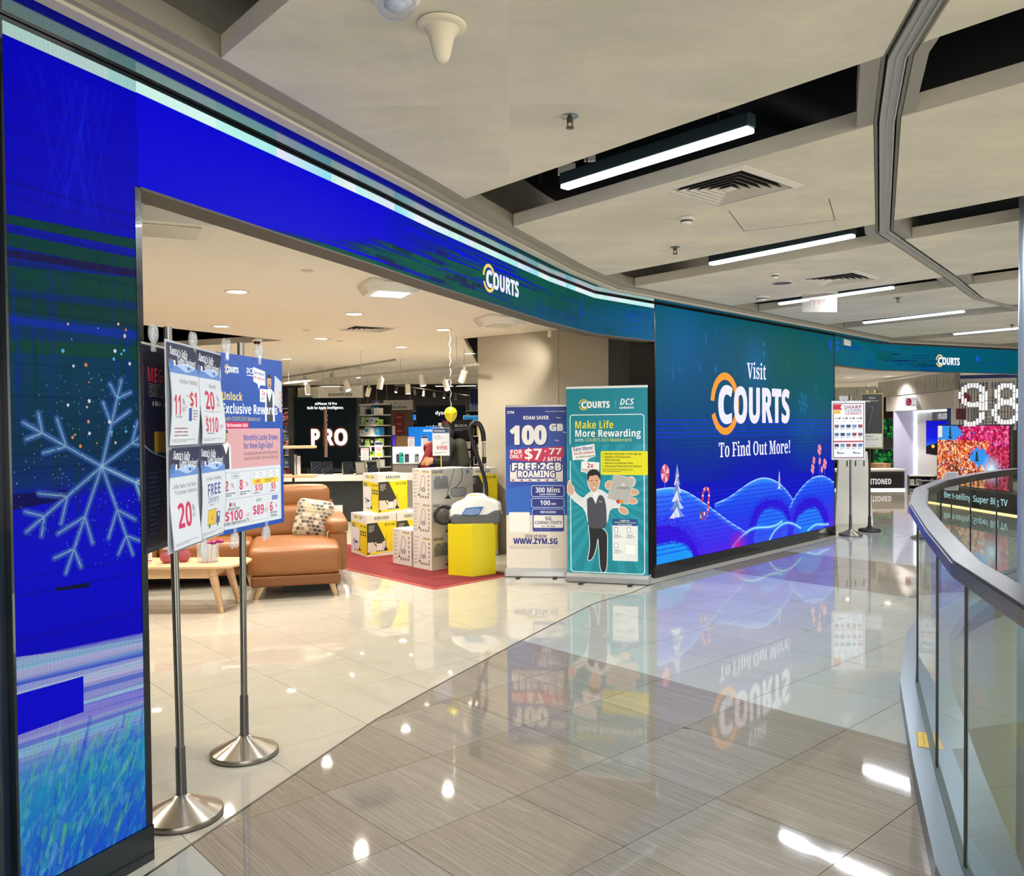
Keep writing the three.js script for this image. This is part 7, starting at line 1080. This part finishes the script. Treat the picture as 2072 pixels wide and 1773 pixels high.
// ---------------------------------------------------------------- right-hand entrance
{
  const s = signStand('sign_stand', 'steel pole sign stand right of the big LED wall, holding the red-bordered sound bar notice', [4.72, -11.62]);
  const tex = canvas(420, 700, (c, w, h) => { c.fillStyle = '#8c3a3c'; c.fillRect(0, 0, w, h); c.fillStyle = '#e2e4ea'; c.fillRect(10, 10, w - 20, h - 20); poly(c, [[0, h * 0.02], [w * 0.3, h * 0.02], [w * 0.24, h * 0.07], [w * 0.3, h * 0.12], [0, h * 0.12]], '#b3182e'); c.fillStyle = '#d4a42c'; c.fillRect(0, h * 0.13, w * 0.24, h * 0.06); text(c, 'SHARP', w * 0.64, h * 0.07, 62, '#7a2038', { w: w * 0.58 }); text(c, 'TV & SOUNDBAR', w * 0.65, h * 0.13, 44, '#4a3060', { w: w * 0.56 }); text(c, 'CLEARANCE', w * 0.65, h * 0.185, 48, '#8a2850', { w: w * 0.54 });
    const r = rng(9); for (let k = 0; k < 4; k++) { c.fillStyle = '#26262c'; c.fillRect(w * (0.06 + 0.23 * k), h * 0.27, w * 0.16, 8); c.fillRect(w * (0.2 + 0.23 * k), h * 0.25, 14, 30); text(c, '$', w * (0.1 + 0.23 * k), h * 0.33, 22, '#b02a40'); small(c, w * (0.12 + 0.23 * k), h * 0.322, 50, 1, 14, '#b02a40', k); } for (let i = 0; i < 3; i++) for (let j = 0; j < 5; j++) { c.fillStyle = ['#6a4a6a', '#3a6a9a', '#27304a', '#5a86b4', '#8a2f3a'][(i + j) % 5]; c.fillRect(w * (0.05 + 0.19 * j), h * (0.39 + 0.15 * i + (i > 1 ? 0.05 : 0)), w * 0.14, h * 0.055); small(c, w * (0.05 + 0.19 * j), h * (0.46 + 0.15 * i + (i > 1 ? 0.05 : 0)), w * 0.14, 2, 13, '#555a66', i + j + 2); } c.fillStyle = '#b3344a'; c.fillRect(10, h * 0.685, w - 20, 18); for (const x of [0.14, 0.66]) { c.fillStyle = '#26262c'; c.fillRect(w * x, h * 0.905, w * 0.22, 9); c.fillRect(w * x, h * 0.88, 14, 26); } });
  part('board', bx(0.47, 0.82, 0.012, -0.04, 1.47, 0.02, 0.003), M(0xc9cdd4, 0.35), s); part('print', bx(0.43, 0.76, 0.002, -0.04, 1.465, 0.027), print(tex, 0.4), s);
  clip(s, -0.08, 1.89, 0.03, 0); clip(s, -0.14, 1.89, 0.03, 0); part('top_bar', bx(0.5, 0.014, 0.014, 0.02, 1.87, 0), steel, s);
}
{
  const t = thing('sign_stand', 'black pole sign stand with a round black foot and tall dark poster', 'sign stand', [5.17, 0, -12.05], -0.35);
  part('base', lathe([[0, 0], [0.15, 0], [0.155, 0.01], [0.15, 0.035], [0.05, 0.05], [0.03, 0.08], [0, 0.08]], 40), M(0x1c1d20, 0.5), t); part('pole', cyl(0.014, 0.016, 1.2, 0, 0.06, 0, 16), M(0x1a1b1e, 0.4), t); part('collar', cyl(0.022, 0.02, 0.14, 0, 0.08, 0, 16), M(0x1c1d20, 0.5), t);
  const tex = canvas(260, 640, (c, w, h) => { c.fillStyle = '#9c8a55'; c.fillRect(0, 0, w, h); c.fillStyle = '#12171b'; c.fillRect(8, 8, w - 16, h * 0.72); text(c, 'MIELE', w / 2, h * 0.08, 26, '#b9b6a6', {}); text(c, 'appliances', w / 2, h * 0.13, 24, '#a9a494', { w: w * 0.6 }); c.strokeStyle = '#6f767c'; c.lineWidth = 4; c.beginPath(); c.moveTo(w * 0.36, h * 0.24); c.lineTo(w * 0.56, h * 0.24); c.lineTo(w * 0.34, h * 0.66); c.stroke(); c.fillStyle = '#c9c7be'; c.fillRect(8, h * 0.735, w - 16, h * 0.25); small(c, 24, h * 0.78, w * 0.8, 1, 20, '#444', 3); text(c, 'Only from $2299', w / 2, h * 0.84, 28, '#33332e', { w: w * 0.6, bold: false }); small(c, w * 0.4, h * 0.95, w * 0.5, 1, 12, '#777', 5); });
  part('board', bx(0.3, 0.8, 0.014, 0.03, 1.6, 0.02, 0.003), M(0x9c8a55, 0.4), t); part('print', bx(0.285, 0.785, 0.002, 0.03, 1.6, 0.028), print(tex, 0.35), t); for (const x of [-0.04, 0.06]) part('fairy_clip', ball(0.02, x, 2.02, 0.02, 1, 1.4, 0.8, 10), M(0xb7a878, 0.4), t);
}
{
  const t = thing('sign_stand', 'low steel stand foot seen past the balustrade corner', 'sign stand', [[5.535, -11.239][0], 0, [5.535, -11.239][1]]); part('base', lathe([[0, 0], [0.14, 0], [0.142, 0.02], [0.03, 0.07], [0.02, 0.09], [0, 0.09]], 40), steel, t); part('pole', cyl(0.014, 0.014, 0.6, 0, 0.08, 0, 14), steel, t);
}
for (const [x, z, w, h, tr, l] of [[5.35, -13.05, 0.62, 1.12, 0.12, 'pale tapered standing panel behind the black sign stand'], [5.0, -13.5, 0.5, 1.2, 0.12, 'pale standing panel with slots, behind the steel sign stand']]) {
  const t = thing('standing_panel', l, 'display', [x, 0, z], tr); part('front_panel', prism([[-w / 2, 0], [w / 2, 0], [w * 0.34, h], [-w * 0.4, h]], 0.05, 0.006), M(0xdad6cf, 0.45), t); part('back_leg', prism([[-w * 0.3, 0], [w * 0.3, 0], [w * 0.25, h * 0.95], [-w * 0.25, h * 0.95]], 0.03, 0.004).applyMatrix4(new THREE.Matrix4().makeRotationX(0.22).setPosition(0, 0, -0.3)), M(0xc9c5be, 0.5), t); for (let k = 0; k < 3; k++) part('slot', bx(0.02, 0.09, 0.004, -w * 0.2 + 0.14 * k, h * 0.84, 0.0255), M(0x25262a, 0.6), t);
}
{
  const q = [8.362, -18.455], t = thing('display_counter', 'dark brown counter with white letters ONED and a lit foot', 'counter', [8.57, -0.12, -19.6], -0.05);
  const tex = board(1.6, 0.36, (c, w, h) => { c.fillStyle = '#2e2724'; c.fillRect(0, 0, w, h); text(c, 'CONDITIONED', w * 0.58, h * 0.5, h * 0.5, '#fff', { w: w * 0.525 }); });
  part('body', bx(1.7, 0.4, 0.6, -0.2, 0.36, -0.3, 0.006), M(0x2e2724, 0.5), t); part('lettering', face(1.6, 0.36, 0.003, -0.2, 0.32), glowing(tex, 0.9), t); part('worktop', bx(1.74, 0.05, 0.66, -0.2, 0.585, -0.3, 0.006), M(0xe4e0da, 0.4), t); part('lit_foot', bx(1.7, 0.04, 0.6, -0.2, 0.142, -0.28), new THREE.MeshStandardMaterial({ color: 0xeef4f8, emissive: 0xe6f2ff, emissiveIntensity: 1.4 }), t);
}
fascia('grey plank fascia reading sound along the back of the right-hand shop hall', [7.6, -23.2], [9.6, -22.0], 2.05, 2.55, [['sound', 0.1, 0.6, 0.3]]);
fascia('pale grey plank fascia over the red round logo in the right-hand shop hall', [9.4, -21.4], [8.98, -16.9], 2.24, 2.62, null);
{
  const A = [9.38, -20.9], B = [9.0, -17.0], t = thing('brand_wall', 'white shop wall with a small red round logo and letters over a lit alcove', 'display wall', [mid(A, B)[0], 0, mid(A, B)[1]], yawOf(A, B)), L = dist(A, B);
  part('upper_wall', bx(L, 0.36, 0.1, 0, 2.05, -0.05), M(0xdcd8d8, 0.5), t); part('alcove_side', bx(0.1, 1.88, 0.5, -L / 2 + 0.55, 0.94, -0.25), M(0xc4c4e6, 0.5), t); part('alcove_back', bx(L, 1.88, 0.05, 0, 0.94, -0.52), M(0xd6d6de, 0.5), t);
  part('light_frame', [bx(0.03, 1.86, 0.03, -L / 2 + 0.62, 0.93, -0.47), bx(2.6, 0.03, 0.03, -L / 2 + 1.9, 1.85, -0.47), bx(0.03, 1.86, 0.03, -L / 2 + 3.2, 0.93, -0.47)], new THREE.MeshStandardMaterial({ color: 0xffffff, emissive: 0xeafff8, emissiveIntensity: 1.8 }), t);
  const tx = board(0.24, 0.2, (c, w, h) => { c.fillStyle = '#d3ced0'; c.fillRect(0, 0, w, h); c.fillStyle = '#a8163c'; c.beginPath(); c.ellipse(w * 0.3, h / 2, w * 0.24, h * 0.4, 0, 0, 7); c.fill(); c.strokeStyle = '#f4dfe4'; c.lineWidth = 5; c.beginPath(); c.arc(w * 0.3, h / 2, w * 0.14, 0, 5); c.stroke(); text(c, 'LG', w * 0.76, h / 2, h * 0.62, '#fff', { w: w * 0.4, line: '#fff', lw: 5 }); }, 192); part('blade_sign', [bx(0.03, 0.2, 0.24, 0, 2.05, 0.12, 0.006)], M(0xd3ced0, 0.5), t); part('logo', face(0.24, 0.2).rotateY(PI / 2).translate(0.016, 2.05, 0.12), glowing(tx, 0.8), t);
  const os = board(0.9, 0.16, (c, w, h) => { c.fillStyle = '#55565c'; c.fillRect(0, 0, w, h); text(c, '(OLED)', w / 2, h / 2, h * 0.8, '#f4f2ff', {}); }, 256); part('header_sign', face(1.2, 0.2, -0.48, 0.25, 1.72), glowing(os, 0.9), t);
}
{
  const sky = canvas(360, 480, (c, w, h) => { const g = c.createLinearGradient(0, 0, 0, h); g.addColorStop(0, '#0503c0'); g.addColorStop(0.5, '#0508e0'); g.addColorStop(0.75, '#1e66e0'); g.addColorStop(1, '#0a0a18'); c.fillStyle = g; c.fillRect(0, 0, w, h); const r = rng(6); for (let k = 0; k < 80; k++) { c.fillStyle = 'rgba(160,190,255,.7)'; c.fillRect(r() * w, r() * h * 0.6, 2, 2); } poly(c, [[0, h * 0.78], [w * 0.3, h * 0.7], [w * 0.55, h * 0.66], [w * 0.8, h * 0.5], [w, h * 0.42], [w, h], [0, h]], '#1a0c14'); c.fillStyle = '#ffd24a'; c.beginPath(); c.arc(w * 0.3, h * 0.77, 26, 0, 7); c.fill(); });
  const p = [9.58, 1.24, -18.75], t = thing('television', 'television showing a deep blue night sky over dark hills in the lit alcove', 'television', p, -1.668); part('bezel', bx(1.36, 0.78, 0.05, 0, 0, -0.027, 0.005), black, t); part('screen', face(1.33, 0.75, 0.0), glowing(sky, 1.1), t); part('stand', [bx(1.2, p[1] - 0.41, 0.06, 0, -p[1] / 2 - 0.2, -0.03)], M(0xd9d9dd, 0.5), t);
}
{
  const A = [8.32, -16.3], B = [8.44, -14.15], yaw = yawOf(A, B);
  const t = thing('television', 'giant television showing red maple trees against the sun', 'television', [mid(A, B)[0], 0, mid(A, B)[1]], yaw), L = dist(A, B);
  const tex = canvas(1024, 560, (c, w, h) => {
    const r = rng(33); c.fillStyle = '#3a8ee8'; c.fillRect(0, 0, w, h); c.fillStyle = '#1d120e'; c.fillRect(0, h * 0.9, w, h);
    const puffs = (n, x0, x1, y0, y1, cols, s) => { for (let k = 0; k < n; k++) { const x = lerp(x0, x1, r()) * w, y = lerp(y0, y1, r()) * h; if (((x / w - 0.62) / 0.16) ** 2 + ((y / h - 0.5) / 0.17) ** 2 < 0.5 + 0.9 * r() || ((x / w - 0.28) / 0.12) ** 2 + ((y / h - 0.12) / 0.11) ** 2 < 0.5 + 0.9 * r()) continue; c.fillStyle = cols[Math.floor(r() * cols.length)]; c.beginPath(); c.ellipse(x, y, s * (0.5 + r()), s * (0.4 + 0.7 * r()), r() * 3, 0, 7); c.fill(); } };
    puffs(1500, 0.3, 1, 0, 0.5, ['#c2185a', '#e0357a', '#b01442', '#f07aa8', '#8a1038'], 15); puffs(2300, 0, 0.75, 0.25, 1, ['#d8502a', '#f0884a', '#b2301c', '#f6b478', '#8a2418', '#ffd9a0'], 13); puffs(900, 0.7, 1, 0.35, 1, ['#b0203c', '#d8486a', '#7a1430'], 14);
    c.strokeStyle = '#3a1410'; for (let k = 0; k < 14; k++) { c.lineWidth = 3 + 5 * r(); c.beginPath(); c.moveTo(w * 0.22, h); c.quadraticCurveTo(w * (0.25 + 0.2 * r()), h * 0.75, w * (0.1 + 0.5 * r()), h * (0.45 + 0.3 * r())); c.stroke(); }
    for (const [x, y, s] of [[0.2, 0.02, 0.2], [0.585, 0.42, 0.16]]) for (let k = 0; k < 60; k++) { const t = r(); c.fillStyle = r() < 0.5 ? '#123026' : '#1f4a38'; c.beginPath(); c.ellipse(w * (x + (r() - 0.5) * 0.05 * t), h * (y + s * t), 9, 5, 0, 0, 7); c.fill(); }
    const g = c.createRadialGradient(w * 0.78, h * 0.7, 0, w * 0.78, h * 0.7, 150); g.addColorStop(0, '#fff'); g.addColorStop(0.2, 'rgba(190,230,255,.95)'); g.addColorStop(1, 'rgba(150,210,255,0)'); c.fillStyle = g; c.fillRect(w * 0.6, h * 0.4, 400, 340); c.strokeStyle = 'rgba(225,245,255,.8)'; for (let k = 0; k < 30; k++) { c.lineWidth = 2; c.beginPath(); c.moveTo(w * 0.78, h * 0.7); c.lineTo(w * 0.78 + Math.cos(k * 0.21) * (80 + 80 * r()), h * 0.7 + Math.sin(k * 0.21) * (80 + 80 * r())); c.stroke(); }
  });
  part('bezel', bx(L + 0.04, 1.16, 0.06, 0, 0.95, -0.032, 0.006), M(0x0c0c0e, 0.3), t); part('screen', face(L, 1.12, 0.0, 0, 0.95), glowing(tex, 1.1), t); part('price_tag', bx(0.14, 0.22, 0.003, -L / 2 + 0.1, 1.4, 0.004), M(0xe2e4e8, 0.4), t);
  const p = thing('tv_plinth', 'black plinth under the giant television with lit lettering and a glowing foot', 'plinth', [mid(A, B)[0], 0, mid(A, B)[1]], yaw), ptx = board(2.9, 0.34, (c, w, h) => { c.fillStyle = '#06090c'; c.fillRect(0, 0, w, h); text(c, 'Best-selling Super Big TV', w * 0.56, h * 0.5, h * 0.5, '#c8f0fa', { w: w * 0.72, bold: false, line: '#c8f0fa', lw: 2 }); }, 1024);
  part('body', bx(2.7, 0.34, 0.7, 0.1, 0.19, -0.25, 0.006), M(0x0b0e11, 0.35), p); part('lettering', face(2.6, 0.3, 0.102, 0.1, 0.2), glowing(ptx, 1.1), p); part('lit_foot', bx(2.7, 0.02, 0.02, 0.1, 0.012, 0.112), new THREE.MeshStandardMaterial({ color: 0xffe2b0, emissive: 0xffcf8a, emissiveIntensity: 2 }), p);
}
{
  // big 98 of white rods over the giant television
  const p = [8.580, 1.895, -15.000], t = thing('number_sign', 'large number 98 made of short white lit rods on dark stems over the giant television', 'sign', [p[0], 0, p[2]], -0.35);
  const inside = (x, y, d) => { const oval = (cx, cy, rx, ry) => ((x - cx) / rx) ** 2 + ((y - cy) / ry) ** 2, ringed = (cx, cy, rx, ry) => oval(cx, cy, rx, ry) < 1 && oval(cx, cy, rx - 0.13, ry - 0.13) > 1; return d === 9 ? ringed(0, 0.22, 0.31, 0.3) || (x > 0.16 && x < 0.3 && y > -0.15 && y < 0.25) || (ringed(-0.06, -0.12, 0.36, 0.42) && y < -0.16 && x > -0.22) : ringed(0, 0.24, 0.26, 0.26) || ringed(0, -0.2, 0.31, 0.31); };
  const rodM = new THREE.MeshStandardMaterial({ color: 0xe8ecee, emissive: 0xf2f8fa, emissiveIntensity: 1.1, roughness: 0.4 }), Y = p[1];
  for (const [d, cx] of [[9, -0.255], [8, 0.275]]) for (let i = 0; i < 10; i++) {
    const x = (i - 4.5) * 0.066; let y = -0.54, run = null, any = false;
    for (let k = 0; k <= 56; k++) { const on = k < 56 && inside(x, y, d); if (on && run === null) run = y; if (!on && run !== null) { if (y - run > 0.03) { any = true; const n = Math.max(1, Math.round((y - run) / 0.19)), l = (y - run) / n; for (let q = 0; q < n; q++) part('rod', cyl(0.016, 0.016, (l - 0.02) * 0.76, cx + x * 0.72, Y + (run + q * l) * 0.76, 0, 10), rodM, t); } run = null; } y += 0.02; }
    if (any) part('stem', cyl(0.006, 0.006, Y - 0.4 - 1.5, cx + x * 0.72, 1.5, 0, 8), black, t), part('stem', cyl(0.006, 0.006, 0.82, cx + x * 0.72, Y - 0.41, -0.006, 8), black, t);
  }
}
{
  const p = [9.726, 1.977, -17.200], t = thing('hanging_banner', 'blue-edged white hanging banner reading COURTS PRICE PROMISE behind the number 98', 'banner', [p[0], p[1], p[2]], -0.3);
  const tex = board(1.35, 1.15, (c, w, h) => { c.fillStyle = '#24408c'; c.fillRect(0, 0, w, h); c.fillStyle = '#e4e2e2'; c.fillRect(w * 0.05, h * 0.06, w * 0.9, h * 0.94); text(c, 'COURTS PRICE PROMISE', w * 0.5, h * 0.2, 62, '#22336c', { w: w * 0.8, bold: false }); c.fillStyle = '#a8323c'; c.beginPath(); c.arc(w * 0.24, h * 0.42, 44, 0, 7); c.fill(); for (let k = 0; k < 4; k++) small(c, w * 0.4, h * (0.4 + 0.13 * k), w * 0.45, 2, 22, '#8e8e98', k + 2); c.fillStyle = '#7c2430'; c.fillRect(w * 0.12, h * 0.6, w * 0.14, h * 0.2); });
  part('panel', bx(1.35, 1.15, 0.02, 0, 0, -0.012), M(0x24408c, 0.5), t); part('print', bx(1.34, 1.14, 0.002, 0, 0, 0), print(tex, 0.5), t); part('wire', [-0.5, 0.5].map((x) => cyl(0.004, 0.004, Math.max(0.05, SHOP_CEIL - p[1] - 0.575), x, 0.575, 0, 6)), alu, t);
}
{
  const t = thing('display_box', 'dark box plinth at the far corner of the balustrade', 'plinth', [[8.754, -17.141][0], 0, [8.754, -17.141][1] - 0.3], -0.3); part('body', bx(0.36, 0.34, 0.4, 0, 0.17, 0, 0.006), M(0x121318, 0.3), t); part('top', bx(0.38, 0.02, 0.42, 0, 0.35, 0, 0.004), M(0x1c1e26, 0.25), t);
  const u = thing('easel_card', 'small pale framed card leaning in front of the giant television', 'card', [7.12, 0.0, -13.5], -0.4); part('frame', bx(0.2, 0.3, 0.012, 0, 0.62, 0, 0.003), M(0xd9d2c8, 0.5), u); part('print', bx(0.17, 0.27, 0.002, 0, 0.62, 0.007), M(0xa8a2b4, 0.4), u); part('stand', cyl(0.01, 0.01, 0.48, 0, 0, -0.01, 10), black, u);
}
goodsShelf('shelf of small appliances between the counter and the giant television', [8.75, -18.4], [9.25, -18.2], 0.02, 0.42, 2, 4, 44, [0xe4e0dc, 0xb9b6b8, 0x5a5c64, 0xd9d4cc], 'appliance on the low shelf near the giant television', 'small appliances on the low shelf');
{
  const t = thing('brown_carton', 'brown cardboard box on the floor right of the dark counter', 'box', [9.0, 0, -20.35], 0.2); part('body', bx(0.36, 0.6, 0.3, 0, 0.3, 0, 0.004), M(0x9c7650, 0.7), t); part('tape', bx(0.06, 0.602, 0.302, 0, 0.301, 0), M(0xb79468, 0.4), t);
}
for (const [x, y, z, l] of [[1800, 868, 22, 'dark television column behind the black sign stand, upper screen'], [1790, 930, 21.2, 'television showing green leaves behind the black sign stand']]) {
  const p = [(x - 1036) / 1687 * z, 1.55 - (y - 859) / 1687 * z, -z], t = thing('television', l, 'television', p, -0.1), tx = canvas(128, 128, (c, w, h) => { const r = rng(x); c.fillStyle = '#10161c'; c.fillRect(0, 0, w, h); for (let k = 0; k < 90; k++) { c.fillStyle = (x > 1780 ? ['#0f5a2a', '#2a8a3a', '#0a3a1c'] : ['#3a7ac8', '#1c2a3a', '#8ab0d8'])[k % 3]; c.beginPath(); c.ellipse(r() * w, r() * h, 12, 7, r() * 3, 0, 7); c.fill(); } });
  part('bezel', bx(0.55, 0.52, 0.05, 0, 0, -0.027, 0.005), black, t); part('screen', face(0.53, 0.5), glowing(tx, 0.9), t); part('stand', bx(0.5, p[1] - 0.27, 0.1, 0, -p[1] / 2 - 0.13, -0.05), black, t);
}
renderer.render(scene, camera);
